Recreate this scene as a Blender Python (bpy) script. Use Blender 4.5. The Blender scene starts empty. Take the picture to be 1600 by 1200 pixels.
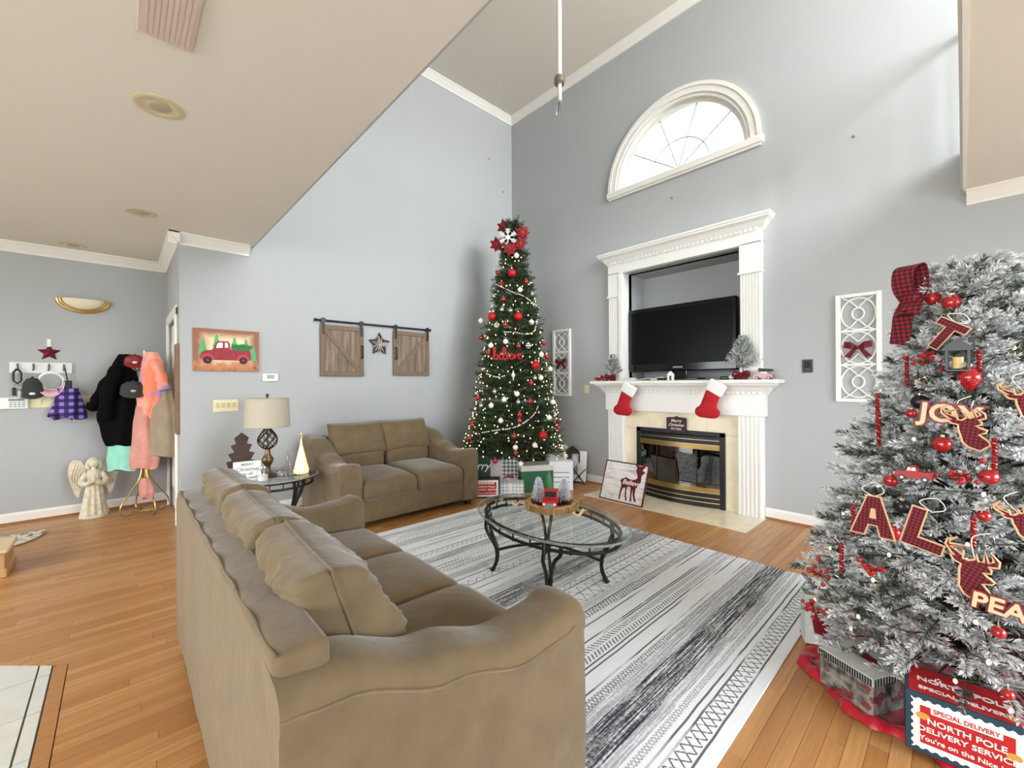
import bpy, bmesh, math, random
import numpy as np
from mathutils import Vector, Matrix, noise
R = math.radians
PI = math.pi
random.seed(7)
scene = bpy.context.scene
COL = scene.collection

# ------------------------------------------------------------------ camera
CAM_H = 1.36
F_PX = 658.0
YAW = R(47.0)
ROLL = 0.006
FW = Vector((-math.sin(YAW), math.cos(YAW), 0))
R0 = Vector((math.cos(YAW), math.sin(YAW), 0))
ZV = Vector((0, 0, 1))
RT = math.cos(ROLL) * R0 - math.sin(ROLL) * ZV
UP = math.cos(ROLL) * ZV + math.sin(ROLL) * R0
CAM = Vector((0, 0, CAM_H))
cd = bpy.data.cameras.new('camera')
cam = bpy.data.objects.new('camera', cd)
COL.objects.link(cam)
cd.sensor_width = 36
cd.lens = 36 * F_PX / 1600
cd.clip_start = 0.02
m = Matrix.Identity(4)
for i in range(3):
    m[i][0] = RT[i]; m[i][1] = UP[i]; m[i][2] = -FW[i]; m[i][3] = CAM[i]
cam.matrix_world = m
scene.camera = cam

def ray(u, v): return FW + RT * ((u - 800) / F_PX) - UP * ((v - 600) / F_PX)
def PZ(u, v, z=0.0): d = ray(u, v); return CAM + d * ((z - CAM_H) / d.z)
def PX(u, v, x): d = ray(u, v); return CAM + d * (x / d.x)
def PY(u, v, y): d = ray(u, v); return CAM + d * (y / d.y)
def proj(p):
    q = Vector(p) - CAM; z = max(q.dot(FW), 1e-4)
    return 800 + F_PX * q.dot(RT) / z, 600 - F_PX * q.dot(UP) / z, z

# ------------------------------------------------------------------ room size (m)
D = 4.74      # fireplace wall plane (y)
XL = -5.06    # wall behind the loveseat (x)
XC = -6.45    # coat wall (x)
YS = 0.42     # short wall with the door (y)
YE = 1.02     # edge of the low ceiling (y)
XE = 0.02     # edge of the low ceiling on the right (x)
ZC = 2.80     # low ceiling
ZH = 5.70     # high ceiling
XR = 2.9      # right wall
YB = -3.6     # wall behind the camera

# ------------------------------------------------------------------ world, light, exposure
w = bpy.data.worlds.new('world'); scene.world = w; w.use_nodes = True
bg = w.node_tree.nodes['Background']
bg.inputs[0].default_value = (0.86, 0.94, 1.0, 1); bg.inputs[1].default_value = 6.0
vs = scene.view_settings
vs.view_transform = 'Standard'; vs.look = 'None'; vs.gamma = 1.0; vs.use_curve_mapping = False
vs.exposure = 0.30
def daylight(name, loc, rot, sx, sy, power, col):
    l = bpy.data.lights.new(name, 'AREA'); l.shape = 'RECTANGLE'; l.size = sx; l.size_y = sy
    l.energy = power; l.color = col
    o = bpy.data.objects.new(name, l); COL.objects.link(o); o.location = loc; o.rotation_euler = rot
    return o
# daylight entering at the window openings built below (right wall low/high, wall behind, high wall over the loft)
daylight('window_right_patio_offscreen', (XR + .6, 2.2, 1.75), (0, R(60), 0), 2.3, 3.4, 225, (.78, .89, 1))
daylight('window_right_upper_offscreen', (XR + .55, 3.75, 4.85), (0, R(58), 0), 2.1, 1.6, 370, (.90, .955, 1))
daylight('window_right_upper_second_offscreen', (XR + .55, 1.95, 4.85), (0, R(58), 0), 2.1, 1.7, 230, (.93, .965, 1))
daylight('window_behind_offscreen', (-.6, YB - .6, 1.85), (R(62), 0, 0), 3.6, 2.1, 165, (1, .985, .96))
daylight('window_behind_dining_offscreen', (-4.4, YB - .6, 1.85), (R(62), 0, 0), 2.4, 2.1, 45, (1, .98, .94))

# ------------------------------------------------------------------ materials
def lin(c):
    c /= 255.0
    return c / 12.92 if c <= .04045 else ((c + .055) / 1.055) ** 2.4
def rgb(r, g, b): return (lin(r), lin(g), lin(b), 1)
MATS = {}
def mat(name, col, rough=.5, metal=0, spec=.5, **k):
    if name in MATS: return MATS[name]
    ma = bpy.data.materials.new(name); ma.use_nodes = True
    p = ma.node_tree.nodes['Principled BSDF']
    p.inputs['Base Color'].default_value = rgb(*col)
    p.inputs['Roughness'].default_value = rough
    p.inputs['Metallic'].default_value = metal
    p.inputs['Specular IOR Level'].default_value = spec
    if 'emit' in k:
        p.inputs['Emission Color'].default_value = rgb(*k['emit']); p.inputs['Emission Strength'].default_value = k.get('es', 1)
    if 'sheen' in k: p.inputs['Sheen Weight'].default_value = k['sheen']; p.inputs['Sheen Roughness'].default_value = .4
    if 'coat' in k: p.inputs['Coat Weight'].default_value = k['coat']
    if 'trans' in k: p.inputs['Transmission Weight'].default_value = k['trans']
    if 'alpha' in k: p.inputs['Alpha'].default_value = k['alpha']
    nt = ma.node_tree
    if 'var' in k:      # (scale, amount) colour mottling + optional bump
        sc, am = k['var'][:2]
        tc = nt.nodes.new('ShaderNodeTexCoord'); nz = nt.nodes.new('ShaderNodeTexNoise')
        mp = nt.nodes.new('ShaderNodeMapping'); mp.inputs['Scale'].default_value = k.get('stretch', (1, 1, 1))
        nt.links.new(tc.outputs['Object'], mp.inputs[0]); nt.links.new(mp.outputs[0], nz.inputs['Vector'])
        nz.inputs['Scale'].default_value = sc; nz.inputs['Detail'].default_value = 6
        mr = nt.nodes.new('ShaderNodeMapRange'); mr.inputs['From Min'].default_value = .3; mr.inputs['From Max'].default_value = .7
        mr.inputs['To Min'].default_value = 1 - am; mr.inputs['To Max'].default_value = 1 + am
        nt.links.new(nz.outputs['Fac'], mr.inputs['Value'])
        hs = nt.nodes.new('ShaderNodeHueSaturation'); hs.inputs['Color'].default_value = rgb(*col)
        nt.links.new(mr.outputs[0], hs.inputs['Value']); nt.links.new(hs.outputs[0], p.inputs['Base Color'])
    if 'bump' in k:
        sc, st = k['bump']
        nz = nt.nodes.new('ShaderNodeTexNoise'); nz.inputs['Scale'].default_value = sc; nz.inputs['Detail'].default_value = 5
        tc = nt.nodes.new('ShaderNodeTexCoord'); mp = nt.nodes.new('ShaderNodeMapping'); mp.inputs['Scale'].default_value = k.get('bstretch', (1, 1, 1))
        nt.links.new(tc.outputs['Object'], mp.inputs[0]); nt.links.new(mp.outputs[0], nz.inputs['Vector'])
        bp = nt.nodes.new('ShaderNodeBump'); bp.inputs['Strength'].default_value = st; bp.inputs['Distance'].default_value = k.get('bdist', .01)
        nt.links.new(nz.outputs['Fac'], bp.inputs['Height']); nt.links.new(bp.outputs[0], p.inputs['Normal'])
    MATS[name] = ma
    return ma

class NT:
    """tiny node-graph writer for the pattern materials"""
    def __init__(s, name, rough=.5):
        s.ma = bpy.data.materials.new(name); s.ma.use_nodes = True; s.t = s.ma.node_tree
        s.p = s.t.nodes['Principled BSDF']; s.p.inputs['Roughness'].default_value = rough
        MATS[name] = s.ma
    def n(s, ty, **props):
        nd = s.t.nodes.new(ty)
        for a, b in props.items(): setattr(nd, a, b)
        return nd
    def set(s, sock, v):
        if hasattr(v, 'is_output'): s.t.links.new(v, sock)
        else: sock.default_value = v
    def math(s, op, a, b=0.0, c=None):
        nd = s.n('ShaderNodeMath', operation=op); s.set(nd.inputs[0], a); s.set(nd.inputs[1], b)
        if c is not None: s.set(nd.inputs[2], c)
        return nd.outputs[0]
    def coord(s, kind='Object'):
        tc = s.n('ShaderNodeTexCoord'); sx = s.n('ShaderNodeSeparateXYZ'); s.t.links.new(tc.outputs[kind], sx.inputs[0])
        return tc.outputs[kind], sx.outputs[0], sx.outputs[1], sx.outputs[2]
    def comb(s, x, y, z):
        c = s.n('ShaderNodeCombineXYZ')
        for i, v in enumerate((x, y, z)): s.set(c.inputs[i], v)
        return c.outputs[0]
    def noise(s, vec, scale, detail=4, rough=.5):
        nd = s.n('ShaderNodeTexNoise'); s.set(nd.inputs['Vector'], vec); nd.inputs['Scale'].default_value = scale
        nd.inputs['Detail'].default_value = detail; nd.inputs['Roughness'].default_value = rough
        return nd.outputs['Fac']
    def mix(s, f, a, b):
        nd = s.n('ShaderNodeMix', data_type='RGBA'); s.set(nd.inputs[0], f); s.set(nd.inputs[6], a); s.set(nd.inputs[7], b)
        return nd.outputs[2]
    def rng(s, v, a, b, c=0, d=1):
        nd = s.n('ShaderNodeMapRange'); s.set(nd.inputs[0], v)
        for i, q in enumerate((a, b, c, d)): nd.inputs[i + 1].default_value = q
        return nd.outputs[0]
    def band(s, v, a, b): return s.math('MULTIPLY', s.math('GREATER_THAN', v, a), s.math('LESS_THAN', v, b))
    def base(s, c): s.set(s.p.inputs['Base Color'], c)
    def bump(s, h, strength=.2, dist=.01):
        bp = s.n('ShaderNodeBump'); bp.inputs['Strength'].default_value = strength; bp.inputs['Distance'].default_value = dist
        s.set(bp.inputs['Height'], h); s.t.links.new(bp.outputs[0], s.p.inputs['Normal'])

WALL = mat('wall_paint', (177, 178, 178), .75, spec=.25, bump=(160, .03), bdist=.002)
CEIL = mat('ceiling_paint', (226, 219, 207), .85, spec=.2, bump=(120, .04), bdist=.002)
TRIM = mat('white_trim', (236, 232, 224), .38)
TRIMW = mat('mantel_white', (240, 238, 232), .35)
SOFA = mat('sofa_velvet', (112, 95, 71), .85, spec=.12, sheen=.4, var=(9, .13), bump=(26, .3), bdist=.008)
DARKWOOD = mat('dark_wood', (40, 26, 20), .45)
IRON = mat('dark_iron', (44, 42, 40), .42, .6, var=(60, .25))
BRASS = mat('brass', (196, 166, 108), .28, .95)
BLACK = mat('black_metal', (14, 14, 15), .4)
GLOSSBLACK = mat('gloss_black', (6, 6, 7), .12)
CREAMPL = mat('cream_plastic', (226, 216, 176), .4)
WHITEPL = mat('white_plastic', (236, 236, 232), .35)
RED = mat('red_gloss', (164, 16, 26), .2, spec=.6, coat=.5)
REDMATTE = mat('red_felt', (178, 20, 32), .85, var=(40, .12), bump=(300, .2), bdist=.002)
REDGLIT = mat('red_glitter', (190, 20, 34), .3, .35, var=(700, .5), bump=(500, .6), bdist=.004)
DKRED = mat('dark_red', (122, 16, 26), .5, var=(50, .2))
WHITEBALL = mat('white_bauble', (238, 236, 230), .22, spec=.6, coat=.4)
SILVER = mat('silver_bauble', (196, 196, 196), .2, .85)
WHITEFELT = mat('white_felt', (240, 238, 235), .95, bump=(260, .4), bdist=.004, sheen=.3)
TANWOOD = mat('tan_wood', (196, 160, 112), .6, var=(30, .12))
PALEWOOD = mat('pale_wood', (226, 196, 158), .6)
PAPERWHITE = mat('paper_white', (236, 234, 230), .6)
GREEN = mat('leaf_green', (44, 92, 50), .6)
ROPE = mat('rope_white', (226, 218, 204), .9)
BARK = mat('bark', (70, 48, 34), .9, bump=(60, .5))

def glass_mat(name, tint, refl, alpha_tint=.9):
    ma = bpy.data.materials.new(name); ma.use_nodes = True; t = ma.node_tree; t.nodes.clear()
    o = t.nodes.new('ShaderNodeOutputMaterial'); mx = t.nodes.new('ShaderNodeMixShader')
    tr = t.nodes.new('ShaderNodeBsdfTransparent'); gl = t.nodes.new('ShaderNodeBsdfGlossy')
    tr.inputs[0].default_value = rgb(*tint); gl.inputs['Roughness'].default_value = .02
    lw = t.nodes.new('ShaderNodeLayerWeight'); lw.inputs[0].default_value = .5
    pw = t.nodes.new('ShaderNodeMath'); pw.operation = 'POWER'; pw.inputs[1].default_value = 6.0
    ml = t.nodes.new('ShaderNodeMath'); ml.operation = 'MULTIPLY_ADD'; ml.inputs[1].default_value = .8; ml.inputs[2].default_value = refl
    t.links.new(lw.outputs['Facing'], pw.inputs[0]); t.links.new(pw.outputs[0], ml.inputs[0]); t.links.new(ml.outputs[0], mx.inputs[0]); t.links.new(tr.outputs[0], mx.inputs[1]); t.links.new(gl.outputs[0], mx.inputs[2])
    t.links.new(mx.outputs[0], o.inputs[0]); MATS[name] = ma
    return ma
GLASS = glass_mat('clear_glass', (246, 250, 248), .03)
GLASSEDGE = mat('glass_edge', (168, 176, 170), .12, spec=.7, alpha=.45)
SMOKE = glass_mat('fire_glass', (130, 132, 122), .24)

def plaid(name, c1, c2, c3, size, axes='XZ'):
    g = NT(name, .8); v, x, y, z = g.coord()
    a = {'X': x, 'Y': y, 'Z': z}[axes[0]]; b = {'X': x, 'Y': y, 'Z': z}[axes[1]]
    f = lambda q: g.math('GREATER_THAN', g.math('FRACT', g.math('MULTIPLY', g.math('ADD', q, 10), 1 / size)), .5)
    t = g.math('MULTIPLY', g.math('ADD', f(a), f(b)), .5)
    col = g.mix(g.math('GREATER_THAN', t, .25), rgb(*c1), rgb(*c2))
    g.base(g.mix(g.math('GREATER_THAN', t, .75), col, rgb(*c3)))
    return g.ma
PLAID = plaid('red_black_plaid', (150, 18, 36), (98, 12, 26), (36, 8, 14), .018)
PLAIDS = plaid('red_black_plaid_fine', (140, 18, 36), (94, 12, 26), (40, 8, 16), .012)
WPLAID = plaid('white_grey_plaid', (240, 238, 236), (190, 188, 188), (90, 88, 90), .05)
PURPLEPLAID = plaid('purple_plaid', (150, 120, 190), (52, 30, 110), (26, 14, 60), .07)
# ------------------------------------------------------------------ mesh + object helpers
class B:
    """collects geometry for ONE mesh object"""
    def __init__(s): s.v = []; s.f = []; s.mi = []; s.cur = 0
    def add(s, vs, fs):
        o = len(s.v); s.v += [tuple(p) for p in vs]; s.f += [tuple(i + o for i in f) for f in fs]; s.mi += [s.cur] * len(fs); return s
    def box(s, x0, x1, y0, y1, z0, z1):
        return s.add([(x0,y0,z0),(x1,y0,z0),(x1,y1,z0),(x0,y1,z0),(x0,y0,z1),(x1,y0,z1),(x1,y1,z1),(x0,y1,z1)],
                     [(0,3,2,1),(4,5,6,7),(0,1,5,4),(1,2,6,5),(2,3,7,6),(3,0,4,7)])
    def cbox(s, x0, x1, y0, y1, z0, z1, c=.004):
        """box with chamfered edges"""
        xs, ys, zs = (x0, x1), (y0, y1), (z0, z1); vs = []; idx = {}
        for i in (0, 1):
            for j in (0, 1):
                for k in (0, 1):
                    sx, sy, sz = (1, -1)[i], (1, -1)[j], (1, -1)[k]
                    for a in range(3):
                        p = [xs[i] + sx * c, ys[j] + sy * c, zs[k] + sz * c]; p[a] = (xs[i], ys[j], zs[k])[a]
                        idx[i, j, k, a] = len(vs); vs.append(p)
        fs = []
        q = [(0,0),(1,0),(1,1),(0,1)]
        for a in range(3):
            for e in (0, 1):
                f = []
                for (m_, n_) in q:
                    ijk = [0, 0, 0]; ijk[a] = e; ijk[(a + 1) % 3] = m_; ijk[(a + 2) % 3] = n_
                    f.append(idx[ijk[0], ijk[1], ijk[2], a])
                fs.append(f if e else f[::-1])
        for a in range(3):
            b, d = (a + 1) % 3, (a + 2) % 3
            for m_ in (0, 1):
                for n_ in (0, 1):
                    k0 = [0, 0, 0]; k1 = [0, 0, 0]; k0[b] = k1[b] = m_; k0[d] = k1[d] = n_; k1[a] = 1
                    f = [idx[(*k0, b)], idx[(*k1, b)], idx[(*k1, d)], idx[(*k0, d)]]
                    fs.append(f if (m_ ^ n_) == 0 else f[::-1])
        for i in (0, 1):
            for j in (0, 1):
                for k in (0, 1):
                    f = [idx[i, j, k, 0], idx[i, j, k, 1], idx[i, j, k, 2]]
                    fs.append(f if (i + j + k) % 2 else f[::-1])
        return s.add(vs, fs)
    def prism(s, pts, axis, a, b):
        """polygon (2-D points) extruded along axis from a to b. axis 'x': pts=(y,z), 'y': pts=(x,z), 'z': pts=(x,y)"""
        n = len(pts)
        mk = {'x': lambda p, t: (t, p[0], p[1]), 'y': lambda p, t: (p[0], t, p[1]), 'z': lambda p, t: (p[0], p[1], t)}[axis]
        vs = [mk(p, a) for p in pts] + [mk(p, b) for p in pts]
        fs = [tuple(range(n))[::-1], tuple(range(n, 2 * n))] + [(i, (i + 1) % n, n + (i + 1) % n, n + i) for i in range(n)]
        return s.add(vs, fs)
    def tube(s, pts, r, seg=8, closed=False, cap=True):
        P = [Vector(p) for p in pts]; n = len(P); rs = r if hasattr(r, '__len__') else [r] * n
        rings = []; ref = None
        for i, p in enumerate(P):
            t = (P[(i + 1) % n] - P[i - 1]) if closed else (P[min(i + 1, n - 1)] - P[max(i - 1, 0)])
            t = t.normalized() if t.length > 1e-9 else Vector((0, 0, 1))
            if ref is None: ref = t.orthogonal().normalized()
            a = (ref - t * ref.dot(t)); a = a.normalized() if a.length > 1e-6 else t.orthogonal().normalized(); ref = a
            b = t.cross(a)
            rings.append([p + (a * math.cos(2 * PI * k / seg) + b * math.sin(2 * PI * k / seg)) * rs[i] for k in range(seg)])
        vs = [q for rg in rings for q in rg]; fs = []
        for i in range(n if closed else n - 1):
            i2 = (i + 1) % n
            for k in range(seg): fs.append((i * seg + k, i * seg + (k + 1) % seg, i2 * seg + (k + 1) % seg, i2 * seg + k))
        if cap and not closed: fs += [tuple(range(seg))[::-1], tuple(range((n - 1) * seg, n * seg))]
        return s.add(vs, fs)
    def lathe(s, prof, seg=24, c=(0, 0, 0), a0=0, a1=2 * PI, sx=1, sy=1):
        full = abs(a1 - a0 - 2 * PI) < 1e-6; m_ = seg if full else seg + 1; vs = []; fs = []
        for (r, z) in prof:
            for k in range(m_):
                a = a0 + (a1 - a0) * k / seg; vs.append((c[0] + r * sx * math.cos(a), c[1] + r * sy * math.sin(a), c[2] + z))
        for i in range(len(prof) - 1):
            for k in range(seg):
                k2 = (k + 1) % m_; fs.append((i * m_ + k, i * m_ + k2, (i + 1) * m_ + k2, (i + 1) * m_ + k))
        return s.add(vs, fs)
    def ball(s, c, r, seg=14, rings=9, sx=1, sy=1, sz=1):
        return s.lathe([(max(1e-5, r * math.sin(PI * i / rings)), -r * sz * math.cos(PI * i / rings)) for i in range(rings + 1)], seg, c, sx=sx, sy=sy)
    def grid(s, fn, nu, nv, wrap_u=False):
        vs = [fn(i / (nu if wrap_u else nu - 1), j / (nv - 1)) for j in range(nv) for i in range(nu)]; fs = []
        for j in range(nv - 1):
            for i in range(nu if wrap_u else nu - 1):
                i2 = (i + 1) % nu; fs.append((j * nu + i, j * nu + i2, (j + 1) * nu + i2, (j + 1) * nu + i))
        return s.add(vs, fs)
    def rbox(s, c, size, r, n=8, fn=None):
        """rounded box, optional deform fn(x,y,z in half-units -1..1, point)->point"""
        h = [q / 2 for q in size]; r = min(r, *[q * .98 for q in h]); ax = []
        offs = [math.tan(R(t)) for t in (15, 30, 45)]
        for q in h:
            inn = [(-1 + 2 * i / (n - 1)) * (q - r) for i in range(n)]
            ax.append([-(q - r) - r * o for o in offs[::-1]] + inn + [(q - r) + r * o for o in offs])
        idx = {}; vs = []; fs = []
        def vert(i, j, k):
            if (i, j, k) in idx: return idx[i, j, k]
            p = Vector((ax[0][i], ax[1][j], ax[2][k]))
            inn = Vector([max(-(h[a] - r), min(h[a] - r, p[a])) for a in range(3)])
            d = p - inn; q = inn + (d.normalized() * r if d.length > 1e-9 else d)
            u = (q.x / h[0], q.y / h[1], q.z / h[2])
            q = q + Vector(c)
            if fn: q = fn(u, q)
            idx[i, j, k] = len(vs); vs.append(q); return idx[i, j, k]
        N = n + 5
        for a in range(3):
            b, d = (a + 1) % 3, (a + 2) % 3
            for e in (0, N):
                for m_ in range(N):
                    for n_ in range(N):
                        f = []
                        for (dm, dn) in ((0, 0), (1, 0), (1, 1), (0, 1)):
                            t = [0, 0, 0]; t[a] = e; t[b] = m_ + dm; t[d] = n_ + dn; f.append(vert(*t))
                        fs.append(f if e else f[::-1])
        return s.add(vs, fs)
    def build(s, name, ma, parent=None, smooth=False, loc=None, rot=None, angle=40):
        me = bpy.data.meshes.new(name); me.from_pydata(s.v, [], s.f); me.validate()
        for q in (ma if isinstance(ma, (list, tuple)) else [ma]): me.materials.append(q)
        if isinstance(ma, (list, tuple)): me.polygons.foreach_set('material_index', s.mi[:len(me.polygons)])
        bm = bmesh.new(); bm.from_mesh(me); bmesh.ops.remove_doubles(bm, verts=bm.verts, dist=1e-6)
        bmesh.ops.recalc_face_normals(bm, faces=bm.faces); bm.to_mesh(me); bm.free()
        if smooth:
            me.polygons.foreach_set('use_smooth', [True] * len(me.polygons))
            me.set_sharp_from_angle(angle=R(angle))
        o = bpy.data.objects.new(name, me); COL.objects.link(o)
        if parent is not None: o.parent = parent
        if loc is not None: o.location = loc
        if rot is not None: o.rotation_euler = rot
        return o

def tag(o, label=None, cat=None, group=None, kind=None):
    if label: o['label'] = label
    if cat: o['category'] = cat
    if group: o['group'] = group
    if kind: o['kind'] = kind
    return o
def thing(name, label, cat, loc=(0, 0, 0), rz=0.0, group=None, kind=None, rot=None):
    o = bpy.data.objects.new(name, None); COL.objects.link(o); o.location = loc
    o.rotation_euler = rot if rot is not None else (0, 0, rz); o.empty_display_size = .05
    return tag(o, label, cat, group, kind)
def struct(o): o['kind'] = 'structure'; return o
def stuff(o): o['kind'] = 'stuff'; return o
def copy_tree(o, parent=None):
    c = o.copy(); COL.objects.link(c); c.parent = parent
    for ch in o.children: copy_tree(ch, c)
    return c
def text(name, s, size, ma, parent, loc, rot=(R(90), 0, 0), ext=.001, bold=0.0, shear=0.0, align='CENTER', sx=1.0):
    cu = bpy.data.curves.new(name, 'FONT'); cu.body = s; cu.size = size; cu.extrude = ext; cu.offset = bold; cu.shear = shear
    cu.align_x = align; cu.align_y = 'CENTER'; cu.resolution_u = 3
    t = bpy.data.objects.new(name, cu); COL.objects.link(t)
    bpy.context.view_layer.update()
    me = bpy.data.meshes.new_from_object(t.evaluated_get(bpy.context.evaluated_depsgraph_get()))
    me.name = name; bpy.data.objects.remove(t); bpy.data.curves.remove(cu)
    me.materials.clear(); me.materials.append(ma)
    o = bpy.data.objects.new(name, me); COL.objects.link(o); o.parent = parent; o.location = loc; o.rotation_euler = rot; o.scale = (sx, 1, 1)
    return o
def star_pts(n, r1, r2, a0=PI / 2): return [((r1 if i % 2 == 0 else r2) * math.cos(a0 + PI * i / n), (r1 if i % 2 == 0 else r2) * math.sin(a0 + PI * i / n)) for i in range(2 * n)]
def spline(pts, n=8):
    """Catmull-Rom through points"""
    P = [Vector(p) for p in pts]; P = [P[0] * 2 - P[1]] + P + [P[-1] * 2 - P[-2]]; out = []
    for i in range(1, len(P) - 2):
        for k in range(n):
            t = k / n; a, b, c, d = P[i - 1:i + 3]
            out.append(.5 * ((2 * b) + (c - a) * t + (2 * a - 5 * b + 4 * c - d) * t * t + (3 * b - a - 3 * c + d) * t ** 3))
    out.append(P[-2]); return out
def wall_holes(name, outer, holes, to3, depth_vec, ma):
    """flat wall polygon with holes (2-D), jambs along depth_vec"""
    bm = bmesh.new(); edges = []; rings = []
    for ring in [outer] + holes:
        vs = [bm.verts.new(to3(*p)) for p in ring]; rings.append(vs)
        edges += [bm.edges.new((vs[i], vs[(i + 1) % len(vs)])) for i in range(len(vs))]
    bmesh.ops.triangle_fill(bm, use_beauty=True, use_dissolve=False, edges=edges)
    dv = Vector(depth_vec)
    for vs in rings[1:]:
        b = [bm.verts.new(v.co + dv) for v in vs]
        for i in range(len(vs)): bm.faces.new((vs[i], vs[(i + 1) % len(vs)], b[(i + 1) % len(vs)], b[i]))
    me = bpy.data.meshes.new(name); bm.to_mesh(me); bm.free(); me.materials.append(ma)
    o = bpy.data.objects.new(name, me); COL.objects.link(o); return struct(o)
# ------------------------------------------------------------------ floor: oak strips + tile field
def wood_floor_mat():
    g = NT('oak_strip', .3)
    geo = g.n('ShaderNodeNewGeometry'); oi = g.n('ShaderNodeObjectInfo')
    rnd = g.math('FRACT', g.math('ADD', g.math('MULTIPLY', geo.outputs['Random Per Island'], 3.7), oi.outputs['Random']))
    sx = g.n('ShaderNodeSeparateXYZ'); g.t.links.new(geo.outputs['Position'], sx.inputs[0])
    off = g.math('MULTIPLY', rnd, 37.0)
    v = g.comb(g.math('MULTIPLY', sx.outputs[0], 55), g.math('ADD', g.math('MULTIPLY', sx.outputs[1], 2.2), off), off)
    n1 = g.noise(v, 1.0, 6, .6)
    c = g.mix(g.rng(rnd, 0, 1), rgb(172, 118, 66), rgb(200, 148, 92))
    c = g.mix(g.math('MULTIPLY', g.rng(n1, .45, .75), .6), c, rgb(148, 96, 52))
    g.base(c); g.set(g.p.inputs['Roughness'], g.rng(n1, .2, .8, .24, .4)); g.bump(n1, .06, .002)
    return g.ma
OAK = wood_floor_mat()
JOINT = mat('floor_joint', (58, 36, 22), .8)
b = B(); b.box(XC - .1, XR + .1, YB - .1, D + .1, -.06, -.008)
floor = struct(b.build('floor', JOINT))
def tile_limit(x): return -.19 if x > -3.02 else -.19 + 1.055 * (x + 3.02)
PW = .0585
unit = B(); unit.cbox(0, 1, 0, 1, 0, 1, .012); uo = unit.build('plank', OAK, floor); UM = uo.data
bpy.data.objects.remove(uo)
planks = []
nx = int((XR - XC) / PW) + 1
for i in range(nx):
    x0 = XC + i * PW; x1 = min(x0 + PW - .0012, XR)
    ylo = max(YB, tile_limit(x0) + .002); y = ylo - random.random() * .8
    hi = D
    if -3.17 < x0 + PW / 2 < -1.35: hi = 4.135
    while y < hi:
        L = random.uniform(.45, 1.35); a = max(y, ylo); e = min(y + L, hi)
        if e - a > .03: planks.append((x0, x1, a, e - .0012))
        y += L
def pix_area(p):
    x0, x1, a, e = p; q = []
    cxm, cym = (x0 + x1) / 2, (a + e) / 2
    # hidden by the rug or under the sofas
    if -3.62 < cxm < -.62 and 1.05 < cym < 3.45: return 0
    if -2.8 < cxm < -.88 and .25 < cym < 1.14: return 0
    if -4.95 < cxm < -3.8 and 1.45 < cym < 2.9: return 0
    for (x, y) in ((x0, a), (x1, a), (x1, e), (x0, e)):
        u, v, z = proj((x, y, 0))
        if z < .3: return 0
        q.append((min(max(u, 0), 1600), min(max(v, 0), 1200)))
    return abs(sum(q[k][0] * q[(k + 1) % 4][1] - q[(k + 1) % 4][0] * q[k][1] for k in range(4))) / 2
planks.sort(key=pix_area, reverse=True)
for (x0, x1, a, e) in planks[:290]:
    o = bpy.data.objects.new('plank', UM); COL.objects.link(o); o.parent = floor
    o.location = (x0, a, -.01); o.scale = (x1 - x0, e - a, .01)
b = B()
for (x0, x1, a, e) in planks[290:]: b.box(x0, x1, a, e, -.01, 0)
stuff(b.build('planks_far', OAK, floor))
b = B(); b.box(-3.02, XR, -.24, -.1915, -.01, .0005); b.build('border_plank', OAK, floor)
b = B(); b.prism([(-3.035, -.237), (-3.02, -.19), (-6.3, -.19 - 1.055 * 3.28), (-6.3, -.25 - 1.055 * 3.28)], 'z', -.01, .0005); b.build('border_plank', OAK, floor)
# tiles
TILE = mat('floor_tile', (214, 212, 204), .3, var=(12, .06), bump=(20, .08))
GROUT = mat('grout', (98, 96, 92), .9)
def clip(poly, a, bb, c):
    out = []
    for i in range(len(poly)):
        p, q = poly[i], poly[(i + 1) % len(poly)]; dp = a * p[0] + bb * p[1] - c; dq = a * q[0] + bb * q[1] - c
        if dp <= 0: out.append(p)
        if dp * dq < 0: t = dp / (dp - dq); out.append((p[0] + (q[0] - p[0]) * t, p[1] + (q[1] - p[1]) * t))
    return out
b = B(); b.prism([(-3.04, -.242), (XR, -.242), (XR, YB), (-6.3, YB), (-6.3, -.25 - 1.055 * 3.26)], 'z', -.012, -.003); b.build('grout', GROUT, floor)
far_t = B()
xs = [-2.952 + .31 * k for k in range(-11, 19)]; ys = [-.243, -.291] + [-.291 - .31 * k for k in range(1, 11)]
for i in range(len(xs) - 1):
    for j in range(len(ys) - 1):
        g_ = .0035
        pl = [(xs[i] + g_, ys[j + 1] + g_), (xs[i + 1] - g_, ys[j + 1] + g_), (xs[i + 1] - g_, ys[j] - g_), (xs[i] + g_, ys[j] - g_)]
        pl = clip(pl, -1.055, 1, -.25 + 1.055 * 3.04); pl = clip(pl, 1, 0, XR); pl = clip(pl, 0, -1, -YB)
        if len(pl) < 3: continue
        if -3.6 < xs[i] < -1.7 and ys[j] > -.7:
            t = B(); t.prism(pl, 'z', -.01, .001); t.build('tile', TILE, floor)
        else: far_t.prism(pl, 'z', -.01, .001)
stuff(far_t.build('tiles_far', TILE, floor))

# lawn added out of view, to cut sky light rising in through the windows
b = B()
for (x0, x1, y0, y1) in ((XC - 14, XR + 14, D + .3, D + 14), (XC - 14, XR + 14, YB - 14, YB - .3), (XC - 14, XC - .3, YB - .3, D + .3), (XR + .3, XR + 14, YB - .3, D + .3)): b.box(x0, x1, y0, y1, -.5, -.35)
struct(b.build('ground', mat('light_block_lawn', (84, 92, 58), .95, var=(3, .2))))
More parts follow.
